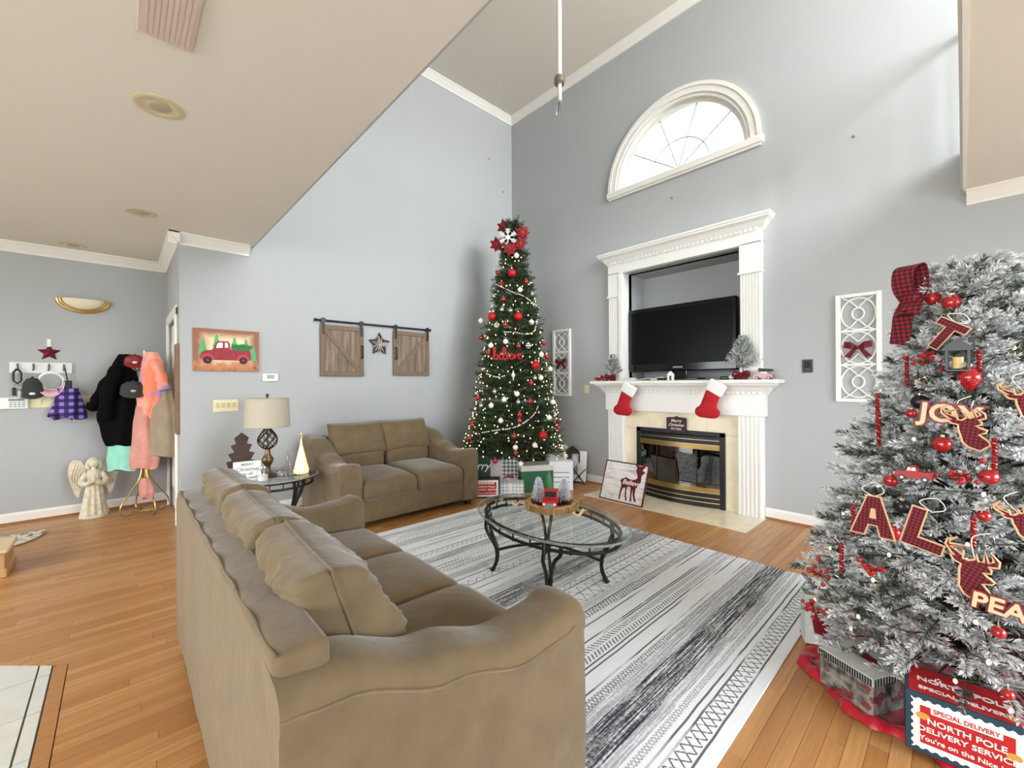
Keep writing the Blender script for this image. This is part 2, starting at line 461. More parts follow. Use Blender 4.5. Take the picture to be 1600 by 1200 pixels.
# ------------------------------------------------------------------ walls
ACX, ASZ, ARAD = -2.275, 3.85, .80          # arched window: centre x, spring line z, clear radius
def arc(cx_, cz, r, n=40): return [(cx_ + r * math.cos(PI * k / n), cz + r * math.sin(PI * k / n)) for k in range(n + 1)]
NX0, NX1, NZ0, NZ1 = -2.955, -1.585, 1.40, 2.765     # tv niche
FX0, FX1, FZ1 = -2.745, -1.745, .80                  # firebox
wall_holes('wall_fireplace', [(XL, 0), (FX0, 0), (FX0, FZ1), (FX1, FZ1), (FX1, 0), (XR, 0), (XR, ZH), (XL, ZH)],
           [arc(ACX, ASZ, ARAD), [(NX0, NZ0), (NX1, NZ0), (NX1, NZ1), (NX0, NZ1)]], lambda x, z: (x, D, z), (0, .16, 0), WALL)
b = B(); b.box(XL - .12, XL, YS, D + .16, 0, ZH); struct(b.build('wall_left', WALL))
b = B(); b.box(XC - .12, XC, YB, YS + .12, 0, ZC); struct(b.build('wall_coat', WALL))
b = B(); b.box(XC, -6.19, YS, YS + .12, 0, ZC); b.box(-5.28, XL - .119, YS, YS + .12, 0, ZC); b.box(-6.19, -5.28, YS, YS + .12, 2.06, ZC); struct(b.build('wall_door', WALL))
b = B(); b.box(-6.19, -5.28, YS + .9, YS + .95, 0, 2.06); b.box(-6.24, -6.19, YS + .12, YS + .95, 0, 2.1); struct(b.build('wall_closet', WALL))
def winwall(name, a0, a1, z0, z1, holes, to3, dv):
    return wall_holes(name, [(a0, z0), (a1, z0), (a1, z1), (a0, z1)], [[(p, r), (q, r), (q, s_), (p, s_)] for (p, q, r, s_) in holes], to3, dv, WALL)
WR = [(.6, 3.8, .2, 2.3), (1.15, 2.75, 3.45, 5.5), (3.0, 4.5, 3.45, 5.5)]
winwall('wall_right', YB, D, 0, ZH, WR, lambda y, z: (XR, y, z), (.15, 0, 0))
WB = [(-2.3, 1.1, .5, 2.4), (-5.5, -3.3, .5, 2.4)]
winwall('wall_back', XC, XR, 0, ZC, WB, lambda x, z: (x, YB, z), (0, -.15, 0))
b = B(); b.box(XL, XR, YE - .12, YE - .002, ZC + .02, ZH); struct(b.build('wall_loft', WALL))
n = 1
def win_frame(p0, p1, r, s_, axis, pos, mull):
    global n
    t = thing('window_%d' % (n + 1), 'white framed window with daylight behind', None, kind='structure'); n += 1
    fb = B(); d0, d1 = pos - .05, pos + .05; th = .06
    def bx(a0, a1, z0, z1):
        if axis == 'x': fb.box(d0, d1, a0, a1, z0, z1)
        else: fb.box(a0, a1, d0, d1, z0, z1)
    bx(p0 - .08, p0 + .03, r - .08, s_ + .08); bx(p1 - .03, p1 + .08, r - .08, s_ + .08); bx(p0, p1, r - .08, r + .03); bx(p0, p1, s_ - .03, s_ + .08)
    for k in range(1, mull): q = p0 + (p1 - p0) * k / mull; bx(q - .02, q + .02, r, s_)
    fb.build('window_frame', TRIM, t)
for (p, q, r_, s_) in WR: win_frame(p, q, r_, s_, 'x', XR, 4)
for (p, q, r_, s_) in WB: win_frame(p, q, r_, s_, 'y', YB, 3)
# ceilings
b = B(); b.box(XC - .1, XR, YB, YE, ZC, ZC + .05); b.box(XE, XR, YE, D, ZC, ZC + .05)
struct(b.build('ceiling', CEIL))
b = B(); b.box(XE + .02, XR, YE, D, ZC + .27, ZC + .3); struct(b.build('floor_loft', TRIM))
b = B(); b.box(XL - .1, XR + .1, YE - .12, D + .1, ZH, ZH + .06); struct(b.build('ceiling_high', CEIL))
# crown mouldings
CRP = [(0, 0), (.085, 0), (.085, -.012), (.072, -.02), (.05, -.045), (.022, -.075), (.014, -.085), (.014, -.1), (0, -.1)]
def crown(i, p0, p1, nrm, z, ma=TRIM, sc=1.0):
    p0, p1, nr = Vector((*p0, z)), Vector((*p1, z)), Vector((*nrm, 0)); bb = B(); k = len(CRP)
    vs = [p + nr * (a * sc) + ZV * (h * sc) for p in (p0, p1) for (a, h) in CRP]
    bb.add(vs, [tuple(range(k)), tuple(range(k, 2 * k))] + [(j, (j + 1) % k, k + (j + 1) % k, k + j) for j in range(k)])
    struct(bb.build('trim_%d' % i, ma))
crown(1, (XL, YE), (XL, D), (1, 0), ZH); crown(2, (XL, D), (XR, D), (0, -1), ZH)
crown(3, (XC, YB), (XC, YS), (1, 0), ZC); crown(4, (XC, YS), (XL + .085, YS), (0, -1), ZC); crown(5, (XL, YS - .085), (XL, YE - .03), (1, 0), ZC)
crown(6, (XE, D), (XR, D), (0, -1), ZC)
# edge trim + railing of the loft above the right side
b = B(); b.box(XE - .018, XE, YE, D - .001, ZC - .004, ZC + .3); b.box(XE - .03, XE - .018, YE, D - .001, ZC + .02, ZC + .06); b.box(XE - .03, XE - .018, YE, D - .001, ZC + .2, ZC + .3); struct(b.build('trim_7', TRIM))
b = B(); b.box(XL, XE, YE + .0005, YE + .012, ZC + .0005, ZC + .3); struct(b.build('trim_8', WALL))
rl = thing('loft_railing', 'white wooden baluster railing along the loft edge above the right ceiling', 'railing', (XE + .05, 0, ZC + .3))
b = B(); b.cbox(-.03, .03, YE, D - .001, .9, .95, .01); b.build('handrail', TRIM, rl)
b = B(); b.cbox(-.03, .03, YE, D - .001, 0, .04, .006); b.build('bottom_rail', TRIM, rl)
bal = B(); bal.lathe([(.014, .03), (.014, .2), (.02, .22), (.012, .26), (.018, .5), (.012, .75), (.014, .91)], 10); bo = bal.build('baluster', TRIM, rl, True); bo.location = (0, YE + .1, 0)
for k in range(1, 27): c = bo.copy(); COL.objects.link(c); c.parent = rl; c.location = (0, YE + .1 + .135 * k, 0)
# baseboards with a wood shoe
SHOE = mat('shoe_mould', (150, 92, 48), .4)
def basebd(nm, p0, p1, nrm):
    bb = B(); pr = [(0, 0), (.016, 0), (.016, .085), (.008, .105), (0, .11)]; P0, P1, nr = Vector((*p0, 0)), Vector((*p1, 0)), Vector((*nrm, 0))
    def sw(pr, q):
        k = len(pr); q.add([p + nr * a + ZV * h for p in (P0, P1) for (a, h) in pr], [tuple(range(k)), tuple(range(k, 2 * k))] + [(j, (j + 1) % k, k + (j + 1) % k, k + j) for j in range(k)])
    sw(pr, bb); o = struct(bb.build(nm, TRIM)); s2 = B(); sw([(.016, 0), (.032, 0), (.028, .012), (.016, .02)], s2); s2.build('shoe_moulding', SHOE, o)
basebd('baseboard_fireplace_left', (XL, D), (-3.165, D), (0, -1)); basebd('baseboard_fireplace_right', (-1.355, D), (XR, D), (0, -1))
basebd('baseboard_left', (XL, YS), (XL, D), (1, 0)); basebd('baseboard_coat', (XC, YB), (XC, YS), (1, 0))
# door in the short wall
dr = thing('door_1', 'white panel door with cream casing beside the coat rack', None, (-6.19, YS, 0), kind='structure')
b = B(); b.cbox(.03, .88, .02, .055, .01, 2.03, .004); dl = b.build('door_leaf', TRIM, dr)
for (x0, x1, z0, z1) in ((.13, .42, .2, .95), (.5, .79, .2, .95), (.13, .42, 1.08, 1.88), (.5, .79, 1.08, 1.88)):
    b = B(); b.cbox(x0, x1, .012, .022, z0, z1, .008); b.cbox(x0 + .05, x1 - .05, .004, .014, z0 + .05, z1 - .05, .006); b.build('door_panel', TRIM, dl)
for (x0, x1) in ((-.08, 0.02), (.89, .99)):
    b = B(); b.cbox(x0, x1, -.02, 0, 0, 2.13, .005); b.cbox(x0 + .03, x1 - .03, -.026, -.015, 0, 2.13, .004); b.build('casing', TRIM, dr)
b = B(); b.cbox(-.08, .99, -.02, 0, 2.05, 2.15, .005); b.build('casing', TRIM, dr)
b = B(); b.ball((.1, -.03, .95), .028); b.tube([(.1, .02, .95), (.1, -.03, .95)], .012); b.build('knob', BRASS, dr, True)

# ------------------------------------------------------------------ arched window
aw = thing('window_1', 'half round arched window with white casing high above the fireplace', None, (ACX, D, ASZ), kind='structure')
def ring_part(nm, r0, r1, y0, y1, ma, par, n_=44):
    bb = B(); vs = []
    for k in range(n_ + 1):
        a = PI * k / n_; c, s_ = math.cos(a), math.sin(a)
        vs += [(r0 * c, y0, r0 * s_), (r1 * c, y0, r1 * s_), (r1 * c, y1, r1 * s_), (r0 * c, y1, r0 * s_)]
    fs = [(4 * k + j, 4 * k + (j + 1) % 4, 4 * k + 4 + (j + 1) % 4, 4 * k + 4 + j) for k in range(n_) for j in range(4)] + [(0, 1, 2, 3), (4 * n_ + 3, 4 * n_ + 2, 4 * n_ + 1, 4 * n_)]
    bb.add(vs, fs); return bb.build(nm, ma, par, True, angle=30)
ring_part('casing', .80, .90, -.022, 0.0, TRIM, aw); ring_part('casing_bead', .865, .905, -.032, -.02, TRIM, aw)
ring_part('jamb', .765, .80, -.005, .16, TRIM, aw); ring_part('sash', .72, .77, .05, .1, TRIM, aw)
b = B(); b.cbox(-.92, .92, -.04, .16, -.075, 0.0, .005); b.cbox(-.9, .9, -.025, 0, -.1, -.07, .004); b.build('sill', TRIM, aw)
b = B(); b.cbox(-.77, .77, .05, .1, 0, .03, .003); b.build('sash_rail', TRIM, aw)
b = B(); b.prism([(.74 * math.cos(PI * k / 40), .74 * math.sin(PI * k / 40)) for k in range(41)], 'y', .074, .078); b.build('pane', GLASS, aw)
CAME = mat('lead_came', (170, 172, 176), .5)
for a in (36, 72, 108, 144):
    b = B(); c, s_ = math.cos(R(a)), math.sin(R(a)); b.tube([(.02 * c, .07, .02 * s_ + .02), (.73 * c, .07, .73 * s_)], .009, 6); b.build('muntin', CAME, aw)
b = B(); b.tube([(.36 * math.cos(PI * k / 24), .07, .36 * math.sin(PI * k / 24) + .01) for k in range(25)], .008, 6); b.build('muntin', CAME, aw)

# ------------------------------------------------------------------ ceiling fittings
CANW = mat('can_trim', (206, 192, 156), .45); CANIN = mat('can_inside', (224, 212, 180), .35, .3); CANB = mat('can_bulb', (176, 164, 140), .4)
for k, (u, v, lab) in enumerate(((248, 166, 'round recessed ceiling light between the vent and the low crown corner'), (221, 332, 'round recessed ceiling light nearest the low crown corner'), (115, 383, 'round recessed ceiling light closest to the coat wall'))):
    p = PZ(u, v, ZC); t = thing('recessed_light', lab, 'ceiling light', p, group='recessed ceiling lights')
    b = B(); b.lathe([(.075, .001), (.075, -.005), (.092, -.008), (.105, -.003), (.105, .001)], 36); b.build('trim_ring', CANW, t, True)
    b = B(); b.lathe([(.076, -.0035), (.07, -.004), (.054, .0), (.05, -.0008), (.03, -.0008)], 36); b.build('baffle', CANIN, t, True)
    b = B(); b.lathe([(.05, -.001), (.045, -.006), (.03, -.009), (.001, -.01)], 28); b.build('bulb', CANB, t, True)
p = PZ(264, 18, ZC); t = thing('ceiling_vent', 'rectangular white air vent on the low ceiling', 'vent', p)
VENT = mat('vent_metal', (208, 190, 176), .5)
b = B(); b.cbox(-.18, .18, -.09, .09, -.012, 0, .003); b.build('frame', VENT, t)
for k in range(9): b = B(); b.box(-.155, .155, -.072 + k * .017, -.059 + k * .017, -.0135, -.011); b.build('slat', VENT, t)
# fan down-rod left hanging without its fan
p = PZ(874.5, 150, 3.9); q = Vector((p.x, p.y, ZH))
t = thing('fan_downrod', 'white ceiling fan downrod with loose wires and no fan', 'fan rod', (p.x, p.y, 3.9))
RODW = mat('rod_white', (232, 226, 212), .35)
b = B(); b.tube([(0, 0, .1), (0, 0, ZH - 3.9)], .021, 14); b.build('rod', RODW, t, True)
b = B(); b.lathe([(.02, .17), (.045, .165), (.05, .135), (.05, .11), (.04, .1), (.02, .1)], 20); b.build('collar', mat('collar_metal', (150, 140, 124), .3, .8), t, True)
b = B(); b.tube([(0, 0, .13), (0, 0, -.02), (.006, 0, -.05)], .018, 12); b.build('ball_joint', RODW, t, True)
b = B(); b.lathe([(.001, 1.8), (.02, 1.74), (.07, 1.73), (.075, ZH - 3.9)], 20); b.build('canopy', RODW, t, True)
for k, (c_, dx) in enumerate((('wire_black', -.03), ('wire_white', -.05), ('wire_blue', .015))):
    b = B(); b.tube(spline([(0, 0, -.03), (dx * .4, 0, -.07), (dx, .01, -.12 - .02 * k)], 5), .004, 6); b.build('wire', mat(c_, ((30, 30, 30), (225, 222, 214), (110, 112, 120))[k], .5), t)
# small nail marks on the walls
for (u, v, pl) in ((1334, 213, 'y'), (1050, 309, 'y'), (845, 375, 'y'), (764, 248, 'x'), (787, 300, 'x')):
    p = PY(u, v, D) if pl == 'y' else PX(u, v, XL); b = B(); b.ball((0, 0, 0), .011, 8, 6, sz=1.3)
    o = b.build('wall_anchor', mat('anchor_grey', (120, 120, 120), .7), None, True, loc=p)
    tag(o, 'tiny grey anchor mark left in the ' + ('fireplace wall' if pl == 'y' else 'wall beside the high crown'), 'wall anchor', 'wall anchor marks ' + pl)
# ------------------------------------------------------------------ fireplace surround (lower mantel)
MARBLE = mat('cream_marble', (244, 230, 202), .14, var=(7, .07), spec=.5)
FC = (-3.16 - 1.36) / 2                    # centre x
fp = thing('fireplace_mantel', 'white fireplace mantel with fluted pilasters and dentil shelf', 'fireplace', (FC, D, 0))
def X(x): return x - FC
def fluted(b, x0, x1, y0, z0, z1, nf, yb):
    """board with nf raised reeds"""
    b.cbox(x0, x1, y0, yb, z0, z1, .003); wdt = (x1 - x0) / nf
    for k in range(nf):
        c = x0 + (k + .5) * wdt
        b.prism([(c - wdt * .33, y0 + .001), (c - wdt * .2, y0 - .012), (c + wdt * .2, y0 - .012), (c + wdt * .33, y0 + .001)], 'z', z0 + .01, z1 - .01)
for (x0, x1) in ((-3.16, -2.93), (-1.59, -1.36)):
    b = B(); fluted(b, X(x0), X(x1), -.085, 0, 1.03, 6, 0); b.build('pilaster', TRIMW, fp)
b = B(); b.cbox(X(-3.185), X(-1.335), -.105, 0, 1.02, 1.24, .004); b.build('header', TRIMW, fp)
b = B()
pr = [(0, 1.235), (-.11, 1.235), (-.115, 1.25), (-.13, 1.27), (-.16, 1.31), (-.2, 1.335), (-.205, 1.352), (0, 1.352)]
b.prism([(y, z) for (y, z) in pr], 'x', X(-3.19), X(-1.33))
for sgn, xa in ((-1, X(-3.19)), (1, X(-1.33))):      # mitred returns at the ends
    k = len(pr); v0 = [(xa, y, z) for (y, z) in pr[1:-1]]; v1 = [(xa + sgn * (-y - .105) * .95, 0, z) for (y, z) in pr[1:-1]]; v2 = [(xa + sgn * (-y - .105) * .95, y, z) for (y, z) in pr[1:-1]]
    j = len(v0); b.add(v0 + v2 + v1, [(i, i + 1, j + i + 1, j + i) for i in range(j - 1)] + [(j + i, j + i + 1, 2 * j + i + 1, 2 * j + i) for i in range(j - 1)])
b.build('cove_moulding', TRIMW, fp)
db = B(); db.box(0, .026, -.13, -.105, 1.245, 1.278); dob = db.build('dentil', TRIMW, fp); dob.location.x = X(-3.15)
for k in range(1, 36): c = dob.copy(); COL.objects.link(c); c.parent = fp; c.location.x = X(-3.15) + k * .0505
b = B(); b.cbox(X(-3.335), X(-1.185), -.245, .0, 1.352, 1.39, .008); b.build('mantel_shelf', TRIMW, fp)
# marble facing slabs
for (x0, x1, z0, z1) in ((-2.93, FX0 - .02, 0, .34), (-2.93, FX0 - .02, .342, .8), (FX1 + .02, -1.59, 0, .34), (FX1 + .02, -1.59, .342, .8), (-2.93, -2.6, .802, 1.025), (-2.598, -2.26, .802, 1.025), (-2.258, -1.92, .802, 1.025), (-1.918, -1.59, .802, 1.025)):
    b = B(); b.cbox(X(x0), X(x1), -.04, 0, z0, z1, .0015); b.build('marble_slab', MARBLE, fp)
# hearth
he = thing('hearth', 'cream marble hearth slab set flush in the wood floor', 'hearth', (FC, D, 0))
for k in range(4):
    a0 = -.905 + k * .455; b = B(); b.cbox(a0, a0 + .453, -.605, .0, -.01, .006, .001); b.build('hearth_slab', MARBLE, he)
# firebox insert with bowed louvres
fi = thing('fireplace_insert', 'black gas fireplace insert with brass bands and bowed glass doors', 'fireplace insert', (X(FX0) + FC, D, 0))
WI = FX1 - FX0
def bow(b, z0, z1, bulge, th, y0=-.05, n_=16, sag=0):
    """bar curved in plan: bulges towards the room"""
    vs = []
    for k in range(n_ + 1):
        t = k / n_; x = .03 + (WI - .06) * t; y = y0 - bulge * math.sin(PI * t)
        s_ = sag * math.sin(PI * t)
        vs += [(x, y, z0 - s_), (x, y, z1 - s_), (x, y + th, z1 - s_), (x, y + th, z0 - s_)]
    b.add(vs, [(4 * k + j, 4 * k + (j + 1) % 4, 4 * k + 4 + (j + 1) % 4, 4 * k + 4 + j) for k in range(n_) for j in range(4)] + [(0, 1, 2, 3), (4 * n_ + 3, 4 * n_ + 2, 4 * n_ + 1, 4 * n_)])
b = B()
for (x0, x1, z0, z1) in ((-.02, .035, .0, .82), (WI - .035, WI + .02, .0, .82), (-.02, WI + .02, .775, .825)): b.cbox(x0, x1, -.06, .0, z0, z1, .003)
b.build('frame', BLACK, fi)
for (z0, z1) in ((.735, .77), (.685, .728)):
    b = B(); bow(b, z0, z1, .04, .02, -.055); b.build('louvre', BLACK, fi)
    b = B(); bow(b, z0 - .004, z0 + .003, .043, .01, -.057); b.build('brass_line', mat('pale_brass', (214, 196, 150), .3, .9), fi)
b = B(); bow(b, .63, .68, .05, .02, -.055); b.build('brass_band', BRASS, fi)
b = B(); bow(b, .17, .215, .07, .02, -.055); b.build('brass_band', BRASS, fi)
for (z0, z1) in ((.115, .165), (.065, .11), (.015, .06)):
    b = B(); bow(b, z0, z1, .085, .02, -.055); b.build('louvre', BLACK, fi)
    b = B(); bow(b, z1 - .003, z1 + .004, .088, .01, -.057); b.build('brass_line', MATS['pale_brass'], fi)
for k in range(4):
    bb = B(); t0, t1 = k / 4 + .006, (k + 1) / 4 - .006
    pts = [(.03 + (WI - .06) * (t0 + (t1 - t0) * j / 6), -.05 - .055 * math.sin(PI * (t0 + (t1 - t0) * j / 6))) for j in range(7)]
    bb.prism(pts + [(x, y + .005) for (x, y) in pts[::-1]], 'z', .215, .635); bb.build('glass_door', SMOKE, fi)
for k in (1, 2, 3):
    t0 = k / 4; b = B(); x = .03 + (WI - .06) * t0; y = -.05 - .055 * math.sin(PI * t0); b.box(x - .006, x + .006, y - .004, y + .008, .215, .635); b.build('door_stile', BLACK, fi)
FBRICK = mat('firebrick', (112, 104, 92), .9, var=(14, .2)); 
b = B(); b.add([(0, 0, .0), (WI, 0, .0), (WI - .12, .45, .0), (.12, .45, .0), (0, 0, .8), (WI, 0, .8), (WI - .12, .45, .8), (.12, .45, .8)], [(0, 1, 2, 3), (7, 6, 5, 4), (3, 2, 6, 7), (0, 3, 7, 4), (2, 1, 5, 6)]); b.build('firebox_lining', FBRICK, fi)
for k in range(7):
    b = B(); b.box(.2, WI - .2, .41, .444, .02 + k * .11, .122 + k * .11); b.build('firebrick_course', FBRICK, fi)
LOG = mat('ceramic_log', (96, 84, 70), .9, bump=(30, .6))
for (p, q, r_) in (((.25, .2, .1), (.75, .24, .12), .05), ((.3, .12, .08), (.7, .14, .09), .045), ((.35, .22, .2), (.62, .1, .2), .04)):
    b = B(); b.tube(spline([p, ((p[0] + q[0]) / 2, (p[1] + q[1]) / 2 + .02, (p[2] + q[2]) / 2 + .015), q], 5), r_, 10); b.build('log', LOG, fi, True)
b = B(); b.box(.2, .8, .05, .3, .01, .05); b.build('grate', BLACK, fi)

# ------------------------------------------------------------------ upper surround around the tv niche
us = thing('niche_surround', 'white upper surround with fluted sides and dentil cornice around the television niche', 'surround', (FC, D, 1.39))
def Z(z): return z - 1.39
for (x0, x1, nf) in ((-3.165, NX0 - .05, 5), (NX1 + .01, -1.365, 7)):
    b = B(); fluted(b, X(x0 + .006), X(x1 - .006), -.055, Z(1.52), Z(2.47), nf, 0); b.build('pilaster', TRIMW, us)
    b = B(); b.cbox(X(x0), X(x1), -.068, 0, 0, Z(1.52), .004); b.build('plinth', TRIMW, us)
    b = B(); b.cbox(X(x0), X(x1), -.066, 0, Z(2.485), Z(2.78), .004); b.cbox(X(x0 - .012), X(x1 + .005), -.078, 0, Z(2.465), Z(2.49), .004); b.build('capital_block', TRIMW, us)
b = B(); b.cbox(X(-3.165), X(-1.365), -.066, 0, Z(2.765), Z(2.9), .004); b.build('frieze', TRIMW, us)
b = B(); b.cbox(X(NX0 - .05), X(NX0 + .004), -.075, .09, 0, Z(NZ1) + .004, .004); b.build('inner_casing', TRIMW, us)
pr = [(0, 2.88), (-.07, 2.88), (-.075, 2.9), (-.095, 2.925), (-.12, 2.965), (-.155, 2.985), (-.16, 3.01), (0, 3.01)]
b = B(); b.prism([(y, Z(z)) for (y, z) in pr], 'x', X(-3.17), X(-1.36))
for sgn, xa in ((-1, X(-3.17)), (1, X(-1.36))):
    v0 = [(xa, y, Z(z)) for (y, z) in pr[1:-1]]; v2 = [(xa + sgn * (-y - .066), y, Z(z)) for (y, z) in pr[1:-1]]; v1 = [(xa + sgn * (-y - .066), 0, Z(z)) for (y, z) in pr[1:-1]]
    j = len(v0); b.add(v0 + v2 + v1, [(i, i + 1, j + i + 1, j + i) for i in range(j - 1)] + [(j + i, j + i + 1, 2 * j + i + 1, 2 * j + i) for i in range(j - 1)] + [tuple(j + i for i in range(j)) + tuple(2 * j + i for i in reversed(range(j)))])
b.cbox(X(-3.27), X(-1.26), -.168, 0, Z(3.005), Z(3.03), .005)
b.build('cornice', TRIMW, us)
db = B(); db.box(0, .024, -.09, -.066, Z(2.888), Z(2.915)); dob = db.build('dentil', TRIMW, us); dob.location.x = X(-3.15)
for k in range(1, 37): c = dob.copy(); COL.objects.link(c); c.parent = us; c.location.x = X(-3.15) + k * .048
# niche inside
NICHE = WALL
b = B(); x0, x1, yb = NX0, NX1, D + .47
b.add([(x0, D + .1, NZ0), (x1, D + .1, NZ0), (x1, yb, NZ0), (x0, yb, NZ0), (x0, D + .1, NZ1), (x1, D + .1, NZ1), (x1, yb, NZ1), (x0, yb, NZ1)], [(0, 1, 2, 3), (4, 7, 6, 5), (3, 2, 6, 7), (0, 3, 7, 4), (2, 1, 5, 6)])
struct(b.build('wall_niche', NICHE))
b = B(); b.box(NX0, NX1, D, yb, NZ0 - .03, NZ0 - .002); struct(b.build('trim_9', TRIMW))

# ------------------------------------------------------------------ television
tvy = D + .06
a = PY(982, 484, tvy); c = PY(1160, 586, tvy); tx0 = a.x; tx1 = tx0 + 1.3; tz1 = PY(1067, 473, tvy).z; tz0 = PY(1067, 579, tvy).z
tv = thing('television', 'black flat screen television standing in the white niche', 'television', ((tx0 + tx1) / 2, tvy, NZ0 - .002))
hw = (tx1 - tx0) / 2; zb = tz0 - NZ0; zt = tz1 - NZ0
b = B(); b.cbox(-hw, hw, 0, .08, zb, zt, .012); b.build('bezel', GLOSSBLACK, tv)
b = B(); b.cbox(-hw + .045, hw - .045, -.003, .01, zb + .09, zt - .045, .001); b.build('screen', mat('tv_screen', (2, 2, 3), .3, spec=.15), tv)
b = B(); b.rbox((0, .06, .012), (.5, .24, .022), .008, 4); b.build('stand_base', GLOSSBLACK, tv, True)
b = B(); b.cbox(-.09, .09, .03, .07, .02, zb + .02, .004); b.build('stand_neck', GLOSSBLACK, tv)
text('maker_name', 'SAMSUNG', .026, mat('tv_letter', (190, 190, 192), .4), tv, (0, -.0035, zb + .045), bold=.0004)
b = B(); b.ball((.16, -.002, zb + .03), .006, 8, 6); b.build('power_light', mat('tv_led', (60, 60, 66), .3), tv)
for k, (u, v, sx_, col_, nm, lab) in enumerate(((985, 583, .12, (225, 225, 222), 'media_box', 'small white media box beside the television stand'), (1141, 581, .14, (30, 30, 32), 'media_box', 'small black media box under the television edge'))):
    p = PY(u, v, D + .02); t = thing(nm, lab, 'box', (min(max(p.x, NX0 + .1), NX1 - .1), D - .03, 1.39))
    b = B(); b.rbox((0, 0, .02), (sx_, .1, .036), .01, 4); b.build('body', mat('media_%d' % k, col_, .4), t, True)
    b = B(); b.cbox(-sx_ * .35, sx_ * .35, -.053, -.047, .014, .028, .002); b.build('front_slot', mat('slot_%d' % k, (90, 90, 92), .4), t)
b = B(); b.tube(spline([(-2.78, D - .02, 1.398), (-2.6, D - .05, 1.42), (-2.5, D - .04, 1.40), (-2.56, D - .08, 1.398), (-2.46, D - .02, 1.43), (-2.43, D + .05, 1.41)], 8), .004, 6)
tag(b.build('cable', WHITEPL, None, True), 'loose white cable curling on the shelf below the television', 'cable')

# ------------------------------------------------------------------ stockings
def stocking(u, v, lab, flip, tilt):
    p = PY(u, v, D - .258); t = thing('christmas_stocking', lab, 'stocking', p, rot=(0, R(tilt), 0))
    out = [(-.075, 0), (.07, 0), (.075, -.1), (.062, -.2), (.055, -.27), (.075, -.325), (.055, -.375), (.0, -.385), (-.055, -.36), (-.14, -.315), (-.165, -.27), (-.15, -.225), (-.1, -.2), (-.078, -.12)]
    if flip: out = [(-x, z) for (x, z) in out]
    pts = spline([(x, 0, z) for (x, z) in out] + [(out[0][0], 0, out[0][1])], 4)[:-1]
    b = B(); k = len(pts); cx_ = 0
    cen = Vector((sum(q.x for q in pts) / k, 0, sum(q.z for q in pts) / k)); vs = []; fs = []
    for j, (s_, y) in enumerate(((1, 0), (.96, -.018), (.8, -.03), (.45, -.036), (.05, -.036))):
        vs += [cen + (q - cen) * s_ + Vector((0, y, 0)) for q in pts]
    for j in range(4): fs += [(j * k + i, j * k + (i + 1) % k, (j + 1) * k + (i + 1) % k, (j + 1) * k + i) for i in range(k)]
    fs.append(tuple(range(4 * k, 5 * k))); fs.append(tuple(range(k))[::-1]); b.add(vs, fs); b.build('sock', REDMATTE, t, True, angle=60)
    b = B(); b.rbox((0, -.014, -.03), (.185, .052, .13), .02, 6); b.build('cuff', WHITEFELT, t, True)
    b = B(); b.tube([(.0, 0, .03), (.015, -.01, .055), (.03, -.005, .052), (.03, 0, .03)], .005, 6); b.build('loop', WHITEFELT, t, True)
stocking(985, 605, 'red stocking with white cuff hung near the snowy tree with the red truck', True, 29)
stocking(1122, 602, 'red stocking with white cuff hung near the red toy car', True, 30)
# ------------------------------------------------------------------ sofas
def arm_mesh(name, parent, w, depth, ztop, z0, side, x0):
    """swooping arm lofted along depth. ztop(t) height profile; side=+1: outer face towards +x"""
    nd = 26; prof = []; b = B(); ring = 0
    secs = []
    for i in range(nd + 1):
        t = i / nd; y = t * depth; zt = ztop(t); r = .055
        ww = w * (1.0 + .12 * max(0, t - .55)); 
        endf = 1.0
        if t > .93: endf = math.sqrt(max(.05, 1 - ((t - .93) / .07) ** 2 * .8))
        pts = []
        xi = 0; xo = ww * (1.0); top = z0 + (zt - z0) * (1 - (1 - endf) * .10)
        # inner side up, crowned top, outer side down
        pts += [(xi, z0), (xi, z0 + .25 * (top - z0)), (xi - .004, top - .16), (xi, top - .06)]
        for k in range(1, 6): a_ = PI / 2 * k / 6; pts.append((xi + .05 - .05 * math.cos(a_), top - .05 + .05 * math.sin(a_)))
        pts += [(xi + .3 * xo + .03, top + .008), (xo - .06, top + .004)]
        for k in range(1, 6): a_ = PI / 2 * k / 6; pts.append((xo - .055 + .055 * math.sin(a_), top - .055 + .058 * math.cos(a_)))
        pts += [(xo + .001, top - .075), (xo - .006, top - .09), (xo - .004, top - .16), (xo, z0 + .3 * (top - z0)), (xo - .004, z0)]
        cxm = xo / 2
        secs.append([(x0 + side * (cxm + (px_ - cxm) * (.8 + .2 * endf)), y, pz) for (px_, pz) in pts])
    k = len(secs[0]); vs = [q for s_ in secs for q in s_]
    vs = [(q[0] + .004 * noise.noise(Vector(q) * 7), q[1], q[2] + .006 * noise.noise(Vector(q) * 5 + Vector((3, 1, 2)))) for q in vs]
    fs = [(i * k + j, i * k + j + 1, (i + 1) * k + j + 1, (i + 1) * k + j) for i in range(nd) for j in range(k - 1)]
    fs += [tuple(range(k)), tuple(range(nd * k, nd * k + k))[::-1]] + [(i * k, (i + 1) * k, (i + 1) * k + k - 1, i * k + k - 1) for i in range(nd)]
    b.add(vs, fs); o = b.build(name, SOFA, parent, True, angle=55)
    sm = B(); sm.tube([(x0 + side * (w * (1 + .12 * max(0, i / nd - .55)) + .0005), i / nd * depth, z0 + (ztop(i / nd) - z0) - .055) for i in range(nd - 1)], .0035, 6)
    sm.build('seam', SOFA, o, True)
    return o
